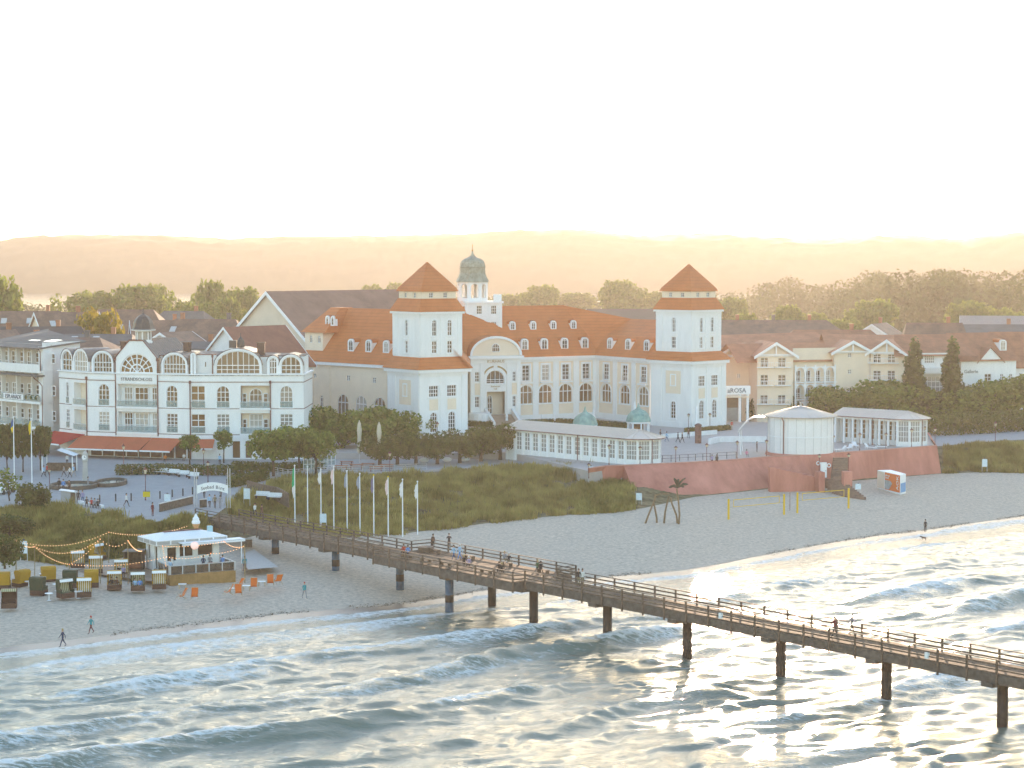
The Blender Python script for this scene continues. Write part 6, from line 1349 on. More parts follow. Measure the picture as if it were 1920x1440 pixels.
for f in (Fc(roofp[0], roofp[1]), Fc(roofp[3], roofp[0])):
    n = max(2, round(f.L / 1.7))
    for i in range(n): f.slab(g, i * f.L / n + .1, (i + 1) * f.L / n - .1, 5.08, 5.47, 0, .03)
bld(g, 'fascia_panels', M_greyw, BB)
g = MB(); g.box(kq(4.3, 2.65, KT + .62), (4.6, .35, .1), KR); bld(g, 'ridge_vent', M_brown, BB)
f = Fc(kq(2.6, -1.2, 0)[:2], kq(10.2, -1.2, 0)[:2]); g = MB(); f.slab(g, 0, f.L, 4.95, 5.15, -.1, .12); f.slab(g, 0, f.L, 5.18, 5.24, -1.4, .0); bld(g, 'awning_bar', M_trim, BB)
for u in (.2, f.L - .4): g = MB(); g.cyl(f.p(u, -.05, KZ), f.p(u, -.05, 5.0), .06); bld(g, 'awning_post', M_trim, BB)
# ice cream cone model on the roof
g = MB(); q = kq(6.3, 3.4, KT + .3); g.lathe([(.12, 0), (.3, .5), (.42, .8), (.45, .9)], q, 10); bld(g, 'cone_model', mat('wafer_orange', (.6, .3, .12), .6, .1, 5), BB); g = MB(); g.lathe([(.45, .85), (.5, 1.05), (.36, 1.3), (.4, 1.4), (.22, 1.65), (.05, 2.0)], q, 10); bld(g, 'cream_model', M_trim, BB)
g = MB(); g.box(kq(8.1, 3.6, KT + .35), (.5, .5, .8), KR); bld(g, 'roof_unit', mat('pale_blue_paint', (.4, .6, .65), .6, .05, 1), BB)
# timber terrace with glass railing
A, B = P(318, 1097, 1.35), P(442, 1087, 1.35); fd_ = Fc(A[:2], B[:2]); g = MB(); fd_.slab(g, 0, fd_.L, 1.0, KZ, -5.2, 0); bld(g, 'terrace_base', bands(mat('ochre_boards', (.30, .165, .05), .75, .15, 1.5, col2=(.36, .20, .07)), 'XY', 1.2, .8, .06), BB)
g = MB(); fd_.slab(g, -.02, fd_.L + .02, KZ, KZ + .05, -5.2, .03); bld(g, 'terrace_deck', M_deck, BB)
fs2 = Fc(fd_.p(0, -4, 0)[:2], A[:2]); fs3 = Fc(B[:2], fd_.p(fd_.L, -4.5, 0)[:2])
for ff in (fd_, fs2, fs3):
    n = max(2, round(ff.L / 1.6)); g = MB(); ff.slab(g, 0, ff.L, KZ + .1, KZ + .95, -.14, -.1); bld(g, 'railing_glass', mat('smoky_glass', (.10, .075, .05), .1, .1, 1, alpha=.6, spec=.8), BB)
    g = MB(); ff.slab(g, 0, ff.L, KZ + .95, KZ + 1.02, -.18, -.05)
    for i in range(n + 1): u = min(ff.L - .05, i * ff.L / n); ff.slab(g, u - .06, u + .06, KZ, KZ + 1.0, -.18, -.06)
    bld(g, 'railing', M_steel, BB)
for u, d in ((1.8, -1.2), (4.2, -1.0), (5.9, -1.6)): g = MB(); c = fd_.p(u, d, 0); g.box((c.x, c.y, KZ + .75), (1.7, .7, .06), BR); g.box((c.x, c.y, KZ + .4), (.1, .5, .7), BR); bld(g, 'bar_table', M_brown, BB)
ss = bthing('timber_shed', 'small open grey timber shed at the left side of the beach bar', 'shed', P(252, 1068, 2)); c = P(252, 1066, 2.0)
g = MB(); g.box((c.x, c.y + .9, 2.9), (2.0, .08, 2.2)); g.box((c.x - 1, c.y, 2.9), (.08, 1.8, 2.2)); g.box((c.x + 1, c.y, 2.9), (.08, 1.8, 2.2)); bld(g, 'wall', M_wood, ss); g = MB(); g.box((c.x, c.y, 4.05), (2.3, 2.2, .1)); bld(g, 'roof', M_felt, ss); g = MB(); g.box((c.x, c.y, 2.3), (1.6, .6, .5)); bld(g, 'seat', M_rtile, ss)
bw = tag(MB().add([P(x, y, 1.95) for x, y in ((80, 1040), (150, 1072), (300, 1092), (318, 1068), (240, 1055), (120, 1036))], [tuple(range(6))]).build('boardwalk', M_deck), kind='structure')
# ---------------------------------------------------------------- hooded beach chairs
M_yel = mat('mustard_canvas', (.50, .27, .02), .75, .08, 2, transl=.15); M_gre = mat('dark_green_canvas', (.045, .055, .028), .75, .1, 2); M_wick = mat('brown_wicker', (.09, .045, .03), .8, .3, 12)
def stripe(name, c1, c2, sc):
    m = mat(name, c1, .8, 0); n = m.node_tree; b = n.nodes['Principled BSDF']; tc = n.nodes.new('ShaderNodeTexCoord'); sp = n.nodes.new('ShaderNodeSeparateXYZ'); mu = n.nodes.new('ShaderNodeMath'); mu.operation = 'MULTIPLY'; mu.inputs[1].default_value = sc
    fr = n.nodes.new('ShaderNodeMath'); fr.operation = 'FRACT'; gt = n.nodes.new('ShaderNodeMath'); gt.operation = 'GREATER_THAN'; gt.inputs[1].default_value = .5; mx = n.nodes.new('ShaderNodeMix'); mx.data_type = 'RGBA'; mx.inputs[6].default_value = (*c1, 1); mx.inputs[7].default_value = (*c2, 1)
    L = n.links.new; L(tc.outputs['Object'], sp.inputs[0]); L(sp.outputs['X'], mu.inputs[0]); L(mu.outputs[0], fr.inputs[0]); L(fr.outputs[0], gt.inputs[0]); L(gt.outputs[0], mx.inputs[0]); L(mx.outputs[2], b.inputs['Base Color']); return m
M_str = stripe('yellow_white_stripes', (.75, .72, .62), (.45, .27, .05), 5.5); M_strg = stripe('green_cream_stripes', (.55, .50, .34), (.22, .20, .10), 5.5)
HC = {}
def hooded(kind):
    can, st_ = (M_yel, M_str) if kind == 'y' else (M_gre, M_strg) if kind == 'g' else (M_wick, M_wick)
    w_ = .68; t = .06
    b = MB(); b.prism([(-w_, -.55), (w_, -.55), (w_, .55), (-w_, .55)], 0, .5)
    side = [(-.5, .5), (.55, .5), (.62, .95), (.72, 1.55), (.55, 1.72), (-.12, 1.72), (-.22, 1.55), (-.05, .95), (-.5, .8)]
    h = MB()
    for s in (-1, 1): h.loft([[(s * w_, y, z) for y, z in side], [(s * (w_ - t), y, z) for y, z in side]])
    h.loft([[(x, .55, .5) for x in (-w_, w_)], [(x, .63, .95) for x in (-w_, w_)], [(x, .73, 1.55) for x in (-w_, w_)], [(x, .56, 1.74) for x in (-w_, w_)], [(x, -.14, 1.74) for x in (-w_, w_)]], False, False)
    i = MB(); wi = w_ - .08; i.loft([[(x, y, z) for x in (-wi, wi)] for y, z in ((-.5, .52), (.3, .50), (.42, .7), (.55, 1.5), (.42, 1.66), (-.12, 1.68))], False, False)
    f = MB(); f.quad((-w_, -.2, 1.56), (w_, -.2, 1.56), (w_, -.15, 1.75), (-w_, -.15, 1.75)); f.loft([[(x, -.24, 1.5) for x in (-w_, w_)], [(x, -.17, 1.73) for x in (-w_, w_)]], False, False)
    arms = [('armrest', MB().box((s * .64, -.25, .83), (.1, .5, .05)).mesh('armrest', M_wood)) for s in (-1, 1)]
    HC[kind] = [('base', b.mesh('base', M_wick if kind != 'y' else M_wick)), ('hood', h.mesh('hood', can)), ('seat', i.mesh('seat', st_)), ('fringe', f.mesh('fringe', M_trim if kind != 'n' else M_strg))] + arms
for k in 'ygn': hooded(k)
for px, py, kind, rz, lab in ((4, 1107, 'y', 185, 'yellow hooded beach chair cut by the left edge of the picture'), (37, 1103, 'y', 235, 'yellow hooded beach chair seen from its side left of the tall post'), (88, 1096, 'y', 205, 'yellow hooded beach chair seen from behind, below the round white table'),
    (170, 1102, 'y', 190, 'yellow hooded beach chair seen from behind, next to the dark green one'), (156, 1120, 'y', 12, 'yellow hooded beach chair with striped seat facing the sea behind a small table'), (213, 1106, 'y', 8, 'yellow hooded beach chair with two dark dressed sitters'), (297, 1105, 'y', 10, 'empty yellow hooded beach chair nearest to the timber terrace'),
    (144, 1066, 'y', 15, 'yellow hooded beach chair with striped seat at the back by the low string of lights'), (182, 1052, 'y', 60, 'yellow hooded beach chair farthest back against the dune'), (178, 1076, 'y', 12, 'yellow hooded beach chair with stripes half hidden behind the yellow backs'), (226, 1083, 'y', 10, 'yellow hooded beach chair with sitters in the second row'),
    (71, 1117, 'g', 165, 'dark green hooded beach chair seen from behind, left of two'), (131, 1103, 'g', 180, 'dark green hooded beach chair seen from behind, right of two'), (121, 1122, 'g', 40, 'dark green hooded beach chair turned to the right with its striped back showing'), (257, 1108, 'g', 10, 'dark green hooded beach chair with two blue dressed sitters'), (15, 1141, 'n', 8, 'closed brown wicker beach chair at the lower left edge')):
    q = gz(px, py, 1.5 if py > 1080 else 1.9); t = thing('hooded_beach_chair', lab, 'beach chair', (q.x, q.y + .5, q.z), R(rz), 'hooded beach chairs by the beach bar'); t.scale = (1.1, 1.1, 1.12)
    for nm, me in HC[kind]: link(nm, me, t)
tb = MB(); tb.lathe([(.42, .72), (.44, .74), (.44, .77), (.42, .78)], (0, 0, 0), 14); tbm = tb.mesh('table_top', M_trim); tl = MB(); tl.lathe([(.24, 0), (.24, .03), (.05, .06), (.04, .72)], (0, 0, 0), 8); tlm = tl.mesh('pedestal', M_trim)
for px, py, z, lab in ((81, 1088, 1.9, 'round white table behind the yellow back of a beach chair'), (106, 1108, 1.5, 'round white table between the two dark green beach chairs'), (92, 1126, 1.4, 'round white table standing alone on the sand in front of the chairs'), (147, 1122, 1.4, 'round white table in front of the striped yellow chair'), (54, 1103, 1.5, 'small white table beside the dark green chair, half hidden'), (119, 1106, 1.5, 'small white side table at the foot of the right dark green chair')):
    t = thing('bistro_table', lab, 'table', gz(px, py, z), 0, 'round white beach tables'); link('table_top', tbm, t); link('pedestal', tlm, t)
M_or = mat('orange_canvas', (.75, .16, .02), .7, .06, 2, transl=.3)
fr2 = MB()
for s in (-1, 1): fr2.cyl((s * .3, -.5, .05), (s * .3, .42, .95), .025, n=4); fr2.cyl((s * .27, .35, .02), (s * .27, -.35, .5), .025, n=4)
fr2.cyl((-.3, .42, .95), (.3, .42, .95), .03, n=4); frm = fr2.mesh('frame', mat('light_wood', (.45, .32, .2), .6, .1, 5)); cv = MB(); cv.loft([[(x, y, z) for x in (-.27, .27)] for y, z in ((-.42, .36), (-.2, .25), (.05, .36), (.25, .68), (.42, .95))], False, False); cvm = cv.mesh('canvas', M_or)
DC = ((342, 1124, -60, 'orange deck chair left of the nearest pair on the sand'), (365, 1124, 5, 'orange deck chair right of the nearest pair on the sand'), (429, 1116, -75, 'orange deck chair seen from the side at the near left of the group'), (447, 1117, 10, 'orange deck chair at the near right of the middle group'), (449, 1105, -50, 'orange deck chair at the back left of the middle group'), (476, 1105, 5, 'orange deck chair right of the small white topped table'), (507, 1098, 8, 'orange deck chair left of the farthest pair'), (522, 1096, -150, 'orange deck chair right of the farthest pair'))
for px, py, rz, lab in DC: t = thing('deck_chair', lab, 'deck chair', gz(px, py, 1.35), R(rz), 'orange deck chairs on the sand'); t.scale = (1.25,) * 3; link('frame', frm, t); link('canvas', cvm, t)
tb2 = MB(); tb2.box((0, 0, .52), (.85, .55, .05)); t2m = tb2.mesh('table_top', M_trim); lg = MB(); lg.box((0, 0, .25), (.1, .5, .5)); lgm = lg.mesh('leg', mat('light_wood', (.45, .32, .2)))
for px, py, lab in ((462, 1107, 'low white topped table between two orange deck chairs of the middle group'), (491, 1099, 'low white topped table left of the farthest deck chairs'), (438, 1112, 'low table hidden among the near deck chairs of the middle group'), (342, 1104, 'low pale stool table in front of the timber terrace')):
    t = thing('low_table', lab, 'table', gz(px, py, 1.4), R(5), 'low wooden beach tables'); link('table_top', t2m, t)
    for s in (-.33, .33): link('leg', lgm, t, (s, 0, 0))
# fairy lights on poles
M_bulb = mat('warm_bulb', (1, .6, .3), .5, 0, emit=((1, .5, .22), .65)); M_cab = M_black
PO_ = {}
for k, px, yt_, yb_, z, lab in (('a', 30, 1013, 1070, 1.9, 'thick pale post at the far left of the fairy lights'), ('b', 65, 1024, 1082, 1.8, 'pale post beside the low dune left of the beach chairs'), ('c', 188, 1010, 1092, 1.7, 'tall slim post among the yellow beach chairs'), ('d', 240, 1013, 1092, 1.7, 'slim post in front of the small timber shed'), ('e', 204, 997, 1052, 2.2, 'slim post at the back of the dune foot'), ('f', 130, 1057, 1096, 1.6, 'short post where two light strings meet low'), ('g', 459, 1022, 1088, 1.5, 'crooked post right of the timber terrace')):
    b = P(px, yb_, z); tpt = W(px, yt_, b.y); PO_[k] = tpt; t = thing('light_post', lab, 'post', b, 0, 'posts for the fairy lights'); g = MB(); h = tpt.z - b.z; g.tube([(0, 0, -.3), (.04, 0, h * .5), (0, 0, h + .1)], .07 if k in 'ag' else .05, 6); g.build('pole', mat('pale_post', (.28, .20, .10), .8, .2, 3), t)
KP = {'k1': W(350, 986, 226), 'k2': W(305, 1023, 221), 'k3': W(311, 1060, 218), 'k4': W(395, 1037, 219), 'k5': W(420, 1014, 225), 'k6': W(312, 1043, 218), 'k7': W(268, 1032, 226), 'k8': W(460, 1024, 219)}; PO_.update(KP)
for a_, b_, sag, lab in (('a', 'e', 1.0, 'uppermost string of fairy lights along the dune'), ('e', 'k1', .6, 'string of fairy lights rising to the ice cream model on the bar roof'), ('a', 'b', .3, 'short string of fairy lights between the two left posts'), ('b', 'c', 1.1, 'sagging string of fairy lights across the back of the beach chairs'), ('b', 'f', .4, 'string of fairy lights falling to the short post'), ('f', 'c', .3, 'string of fairy lights climbing from the short post'), ('c', 'd', .7, 'short sagging string of fairy lights left of the timber shed'), ('d', 'k7', .4, 'string of fairy lights from the slim post to the bar wall'), ('f', 'k6', .5, 'lowest string of fairy lights running to the bar'),
    ('k2', 'k3', .0, 'fairy lights wound down the awning post of the bar'), ('k6', 'k4', .35, 'string of fairy lights along the serving counter'), ('k2', 'k5', .25, 'string of fairy lights under the awning bar'), ('k5', 'g', .4, 'upper string of fairy lights right of the bar'), ('k4', 'g', .25, 'lower string of fairy lights right of the bar')):
    p0, p1 = PO_[a_], PO_[b_]; n = max(6, int((p1 - p0).length / .32)); pts = [p0 + (p1 - p0) * (i / n) - Vector((0, 0, sag * 4 * (i / n) * (1 - i / n))) for i in range(n + 1)]
    t = bthing('fairy_lights', lab, 'string lights', (p0 + p1) / 2, 'strings of fairy lights at the beach bar'); g = MB(); g.tube(pts, .012, 3); bld(g, 'cable', M_cab, t); g = MB()
    for q in pts: g.ball(q - Vector((0, 0, .06)), .042, 5, 3)
    o = bld(g, 'bulbs', M_bulb, t); o['kind'] = 'stuff'
g = MB(); q = W(365, 1023, 220); g.ball(q, .45, 14, 9); lp = tag(g.build('paper_lantern', mat('pale_pink_globe', (.8, .6, .55), .6, 0, emit=((1, .6, .5), .1)), None, True), 'pale pink round lantern hanging under the awning bar of the beach bar', 'lantern')
# ---------------------------------------------------------------- flags
M_flag = {k: mat('flag_' + n_, c, .8, .05, 3, transl=.2) for k, n_, c in (('w', 'white', (.75, .74, .72)), ('p', 'pale_pink', (.75, .6, .58)), ('b', 'pale_blue', (.33, .37, .44)), ('d', 'dull_violet', (.22, .20, .28)), ('g', 'green', (.05, .45, .2)), ('y', 'yellow', (.75, .55, .02)), ('n', 'navy', (.06, .12, .3)))}
def limp(h, w_, dz, seed):
    r = random.Random(seed); rows = []
    for i in range(9):
        t = i / 8; wid = w_ * (.35 + .65 * math.sin(math.pi * min(1, .15 + t * .75))) * r.uniform(.8, 1.1); z = -dz - h * t
        rows.append([(-wid * j / 4, .10 * math.sin(j * 2.1 + i * .6 + seed), z - .25 * j / 4 * (1 + t)) for j in range(5)])
    return rows
for i, (px, yt_, yb_, z, kind, fh, lab) in enumerate(((553, 874, 973, 3.4, 'g', 4.2, 'white flagpole with a long green and white flag, first beside the pier'), (577, 876, 979, 3.2, None, 0, 'bare white flagpole, second beside the pier'), (602, 881, 983, 3.0, 'w', 1.5, 'white flagpole with a small white flag at its top, third beside the pier'), (626, 876, 988, 2.8, 'p', 1.9, 'white flagpole with a pale pink flag, fourth beside the pier'), (651, 884, 990, 2.7, 'b', 1.8, 'white flagpole with a pale blue flag, fifth beside the pier'),
    (675, 889, 994, 2.5, 'b', 1.6, 'white flagpole with a faint blue flag, sixth beside the pier'), (701, 892, 1000, 2.3, 'd', 1.9, 'white flagpole with a dull violet flag and yellow knob'), (728, 895, 1003, 2.2, 'p', 2.0, 'white flagpole with a white and pink flag, third from the right'), (755, 900, 1005, 2.1, 'w', 2.0, 'white flagpole with a white flag, second from the right'), (783, 904, 1002, 2.0, 'w', 1.9, 'white flagpole with a white flag, nearest to the pier platform'),
    (27, 783, 908, 5.0, 'n', 1.8, 'white flagpole with a blue and yellow flag at the left edge'), (60, 786, 905, 5.0, 'y', 1.9, 'white flagpole with a bright yellow flag by the balcony hotel'))):
    b = P(px, yb_, z); tpt = W(px, yt_, b.y); t = thing('flagpole', lab, 'flagpole', b, 0, 'flagpoles'); h = tpt.z - b.z; g = MB(); g.cyl((0, 0, -.5), (0, 0, h), .085, .055, 8); g.build('pole', M_trim, t); g = MB(); g.ball((0, 0, h + .08), .11); g.build('knob', M_flag['y'] if i in (6, 7) else M_trim, t)
    if kind:
        g = MB(); rows = limp(fh * .85, .42 if kind != 'g' else .38, .15, i); g.loft([[(x, y, z_ + h) for x, y, z_ in r_] for r_ in rows[:6 if kind in 'gn' else 9]], False, False); g.build('flag', M_flag[kind], t)
        if kind in 'gn': g = MB(); g.loft([[(x, y, z_ + h) for x, y, z_ in r_] for r_ in rows[5:]], False, False); g.build('flag', M_flag['w' if kind == 'g' else 'y'], t)
# ---------------------------------------------------------------- lamps, signs, benches, bollards
def lantern_mesh():
    g = MB(); g.lathe([(.07, 0), (.06, .3), (.04, .5), (.035, 2.9), (.09, 2.95), (.05, 3.0)], (0, 0, 0), 8); a = g.mesh('post', M_brown); g = MB(); g.lathe([(.11, 3.0), (.22, 3.45)], (0, 0, 0), 4, math.pi / 4); b = g.mesh('lamp_glass', mat('lamp_glass', (.6, .5, .35), .2, 0, spec=.8)); g = MB(); g.lathe([(.28, 3.45), (.26, 3.5), (.1, 3.66), (.04, 3.8)], (0, 0, 0), 4, math.pi / 4); return a, b, g.mesh('lamp_cap', M_brown)
LM = lantern_mesh()
def lamp(px, yt_, yb_, z, lab, group):
    b = P(px, yb_, z); h = W(px, yt_, b.y).z - b.z; t = thing('street_lamp', lab, 'lamp', b, R(20), group); t.scale = (1.25, 1.25, h / 3.8)
    for nm, me in zip(('post', 'lamp_glass', 'lamp_cap'), LM): link(nm, me, t)
for px, yt_, yb_, z, lab in ((1142, 833, 872, 6.3, 'lantern on the wall before the glazed pavilion, left of two'), (1200, 836, 871, 6.3, 'lantern on the wall before the rounded end of the glazed pavilion'), (1267, 836, 868, 6.3, 'lantern on the red wall left of the seated pair'), (1325, 831, 865, 6.3, 'lantern on the red wall beside the seated pair'), (1382, 826, 861, 6.3, 'lantern on the red wall below the shell canopy'), (1437, 824, 857, 6.3, 'lantern on the red wall touching the left side of the rotunda'), (1562, 815, 848, 6.1, 'lantern right of the rotunda on the terrace'), (1612, 811, 846, 6.3, 'lantern on the red wall before the columned pavilion, left one'), (1661, 811, 843, 6.3, 'lantern on the red wall before the columned pavilion, middle one'), (1709, 803, 839, 6.3, 'lantern on the red wall before the glazed end of the columned pavilion'), (1733, 798, 834, 6.2, 'lantern just right of the columned pavilion'), (1753, 801, 836, 6.3, 'lantern at the right end of the red wall'), (1536, 851, 884, 4.6, 'lantern above the narrow white door at the beach stairs'), (1591, 849, 886, 4.6, 'lantern right of the brown beach stairs')): lamp(px, yt_, yb_, z, lab, 'lanterns of the spa terrace')
for px, yt_, yb_, z, lab in ((273, 875, 938, 5, 'lantern above the yellow poster stand on the plaza'), (93, 878, 912, 5, 'lantern at the left side of the fountain'), (390, 864, 905, 5, 'lantern behind the arch sign'), (232, 832, 884, 5, 'lantern in front of the orange awning'), (382, 840, 890, 5, 'tall lantern between the two round trees'), (820, 790, 840, 6, 'lantern before the left hotel tower'), (1104, 868, 897, 5, 'lantern at the left end of the red wall'), (1866, 790, 834, 4.5, 'slim street lamp on the grass at the right'), (1291, 775, 806, 6, 'lantern with signs before the right hotel tower, left one'), (1331, 774, 806, 6, 'lantern at the right side of the right hotel tower'), (731, 846, 890, 5, 'tall many armed lamp by the closed parasols')): lamp(px, yt_, yb_, z, lab, 'street lamps')
def board(px, yt_, yb_, z, w_, m, lab, cap=True, name='notice_board'):
    b = P(px, yb_, z); h = W(px, yt_, b.y).z - b.z; t = thing(name, lab, 'sign', b, R(-4), 'beach notice boards'); g = MB()
    for s in (-w_ / 2, w_ / 2): g.box((s, 0, h * .4), (.06, .06, h * .8))
    g.build('post', M_steel, t); g = MB(); g.box((0, -.05, h * .62), (w_, .05, h * .55)); p = g.build('panel', m, t); g = MB(); g.lathe([(.02, h * .9), (.16, h * .93), (.1, h * .97), (.02, h)], (0, 0, 0), 8) if cap else g.box((0, 0, h * .95), (w_, .06, .08)); g.build('cap', M_felt, t)
M_nb = mat('white_blue_panel', (.62, .70, .74), .5, .12, 3)
for px, yt_, yb_, z, lab in ((45, 1010, 1052, 2.2, 'white beach notice board at the far left by the dune'), (463, 912, 948, 4.6, 'white beach notice board beside the two white benches'), (606, 960, 990, 3.0, 'white beach notice board behind the pier railing among the flagpoles'), (1108, 872, 898, 4.6, 'white beach notice board at the left end of the red wall'), (1198, 922, 946, 2.2, 'white beach notice board where the dune meets the red wall'), (1846, 858, 884, 2.2, 'white beach notice board at the foot of the right dune'), (1609, 905, 924, 2.2, 'white notice board beside the lower beach stairs'), (314, 924, 948, 5, 'white notice board on the plaza near the bollards')): board(px, yt_, yb_, z, .8, M_nb, lab)
board(275, 920, 938, 5, .95, M_flag['y'], 'bright yellow poster stand under the plaza lantern', False, 'poster_stand')
bm2 = MB(); bm2.cyl((0, 0, 0), (0, 0, .95), .09, .09, 8); bm2.ball((0, 0, .95), .09, 8, 4); bom = bm2.mesh('bollard', M_black)
for i, (px, py) in enumerate(((187, 942), (217, 940), (246, 939), (300, 935), (323, 932), (343, 930), (361, 927), (377, 924))): o = link('bollard', bom, None, P(px, py, 5)); tag(o, 'slim dark bollard on the plaza edge, ' + ('leftmost of the row', 'second from the left', 'third from the left', 'right of the yellow poster stand', 'fifth from the left', 'sixth from the left', 'just left of the arch sign', 'under the arch sign')[i], 'bollard', 'bollards on the plaza')
for i in range(7):
    t_ = i / 6; px = 250 + 112 * t_; py = 889 + 9 * t_ * t_ - 1 * math.sin(3.1 * t_); bench('bench', 'white bench of the curved row by the hedge, ' + ('leftmost, with a sitter', 'second from the left, behind the lantern', 'third from the left', 'middle one', 'third from the right', 'second from the right', 'rightmost by the arch sign')[i], P(px, py, 5), R(-8 - 22 * t_), M_trim, True, 1.75, 'white benches in the curved row')
for px, py, lab in ((491, 935, 'white bench beside the pier head, left of two'), (514, 938, 'white bench beside the pier head, right of two')): bench('bench', lab, P(px, py, 4.9), R(-20), M_trim, True, 2.0, 'white benches beside the pier')
# fountain with clock column
ft = bthing('fountain', 'low dark fountain basins in two curved halves on the plaza', 'fountain', P(160, 912, 5)); M_st = mat('dark_stone', (.11, .085, .065), .6, .2, 1); M_fw = mat('fountain_water', (.08, .13, .13), .08, 0)
for cx, cy, rx, ry, n_ in ((138, 914, 3.3, 2.4, 0), (208, 908, 2.2, 2.6, 1)):
    c = P(cx, cy, 5); k = 24; o_ = [(c.x + rx * math.cos(2 * math.pi * i / k), c.y + ry * 1.6 * math.sin(2 * math.pi * i / k)) for i in range(k)]; i_ = [(c.x + (rx - .3) * math.cos(2 * math.pi * i / k), c.y + (ry * 1.6 - .3) * math.sin(2 * math.pi * i / k)) for i in range(k)]
    g = MB(); g.loft([ring(o_, 4.9), ring(o_, 5.55), ring(i_, 5.55), ring(i_, 5.0)], True, False); bld(g, 'basin', M_st, ft); g = MB(); g.add(ring(i_, 5.32), [tuple(range(k))]); bld(g, 'water', M_fw, ft)
ck = thing('clock_column', 'grey tapering column with a round clock face on the plaza', 'clock', P(160, 906, 5)); g = MB(); g.loft([ring(sq((0, 0), s, .2), z) for s, z in ((1.1, 0), (1.0, .4), (.8, .5), (.62, 3.1), (.85, 3.2), (.8, 4.2), (.3, 4.6))]); g.build('column', mat('pale_stone', (.42, .41, .39), .8, .1, 1), ck)
g = MB(); g.cyl((-.02, -.36, 3.72), (.0, -.46, 3.72), .36, .36, 18); g.build('clock_face', M_trim, ck); g = MB(); g.box((0, -.475, 3.83), (.05, .02, .24)); g.box((.08, -.475, 3.72), (.2, .02, .05))
for i in range(12): a_ = i * math.pi / 6; g.box((.30 * math.sin(a_), -.472, 3.72 + .30 * math.cos(a_)), (.04, .02, .06), 0, ('Y', a_))
g.build('clock_hands', M_black, ck)
kb = thing('grey_kiosk', 'small grey kiosk box with slanted pale roof at the plaza edge', 'kiosk', P(130, 942, 5)); g = MB(); g.box((0, 0, .75), (1.9, 1.2, 1.5)); g.build('box', M_greyw, kb); g = MB(); g.box((-.1, -.1, 1.56), (2.2, 1.5, .08), 0, ('Y', .12)); g.build('roof', M_trim, kb); g = MB(); g.box((.6, -.61, .7), (.6, .03, 1.3)); g.build('door', M_wood, kb)
lb2 = bthing('ledge_wall', 'low white ledge with sitters along the plaza edge above the dune', 'wall', P(165, 948, 5)); f = Fc(P(145, 944, 5)[:2], P(190, 953, 5)[:2]); g = MB(); f.slab(g, 0, f.L, 4.6, 5.4, -.4, 0); bld(g, 'ledge', M_trim, lb2)
# parked car
pc_ = thing('parked_car', 'white parked car at the left edge of the plaza', 'car', P(6, 925, 5), R(75)); g = MB(); prof_ = [(-2.1, .3), (-2.15, .75), (-1.5, .9), (-1.0, 1.42), (.6, 1.45), (1.5, 1.0), (2.1, .85), (2.15, .35)]
g.loft([[(x, y * (1 if z < 1.1 else .82), z) for x, z in prof_] for y in (-.85, .85)], True, True); g.build('body', M_trim, pc_); g = MB(); g.loft([[(x, y, z) for x, z in ((-1.35, .98), (-.95, 1.36), (.55, 1.39), (1.25, 1.04))] for y in (-.78, .78)], True, True); g.build('window', M_glass, pc_)
for x in (-1.35, 1.35):
    for y in (-.82, .82): g = MB(); g.cyl((x, y - .1, .32), (x, y + .1, .32), .33, .33, 14); g.build('wheel', M_black, pc_)
for y in (-.6, .6): g = MB(); g.box((2.13, y, .7), (.06, .35, .15)); g.build('headlight', M_pale, pc_)
# closed parasols, terrace tables, fence and glass screens
def parasol(px, yt_, yb_, z, lab, s=1.0, m=None):
    b = P(px, yb_, z); h = W(px, yt_, b.y).z - b.z; t = thing('closed_parasol', lab, 'parasol', b, 0, 'closed parasols'); g = MB(); g.cyl((0, 0, 0), (0, 0, h), .05); g.build('pole', M_steel, t); g = MB(); g.lathe([(.12 * s, h * .22), (.32 * s, h * .3), (.22 * s, h * .6), (.3 * s, h * .75), (.2 * s, h * .92), (.03, h)], (0, 0, 0), 9); g.build('canopy', m or mat('cream_canvas', (.55, .48, .36), .8, .1, 2), t)
parasol(674, 788, 868, 5, 'tall closed cream parasol, left of the pair before the palace', 1.3); parasol(711, 791, 872, 5, 'tall closed cream parasol, right of the pair before the palace', 1.3)
for i, (px, yt_, yb_) in enumerate(((1040, 771, 797), (1016, 778, 796), (950, 775, 797), (1113, 768, 790), (1190, 752, 800), (1306, 760, 812))): parasol(px, yt_, yb_, 6, 'small closed white parasol ' + ('left of the left copper dome', 'behind the glazed pavilion roof', 'at the portal stairs', 'between the two copper domes', 'left of the right copper dome', 'before the right hotel tower')[i], .9, M_membr if 'M_membr' in globals() else M_trim)
for i, (px, py) in enumerate(((640, 882), (668, 880), (690, 878), (705, 884), (725, 880), (650, 874))):
    t = thing('cafe_table', 'brown cafe table with benches on the garden terrace, ' + ('far left one', 'below the left closed parasol', 'between the closed parasols', 'below the right closed parasol', 'far right one', 'back row one')[i], 'table', P(px, py, 5.05), R(-5), 'tables of the garden cafe'); g = MB(); g.box((0, 0, .74), (2.0, .8, .06)); g.build('table_top', M_rtile, t)
    for s in (-.8, .8): g = MB(); g.box((s, 0, .36), (.08, .6, .72)); g.build('leg', M_brown, t)
    for s in (-.75, .75): g = MB(); g.box((0, s, .45), (2.0, .3, .05)); g.build('seat', M_rtile, t)
gf = bthing('terrace_fence', 'low pale railing along the edge of the garden cafe above the dune', 'fence', P(640, 888, 5)); g = MB(); pts = [P(x, y, 5) for x, y in ((512, 888), (540, 893), (640, 887), (720, 885), (800, 881))]
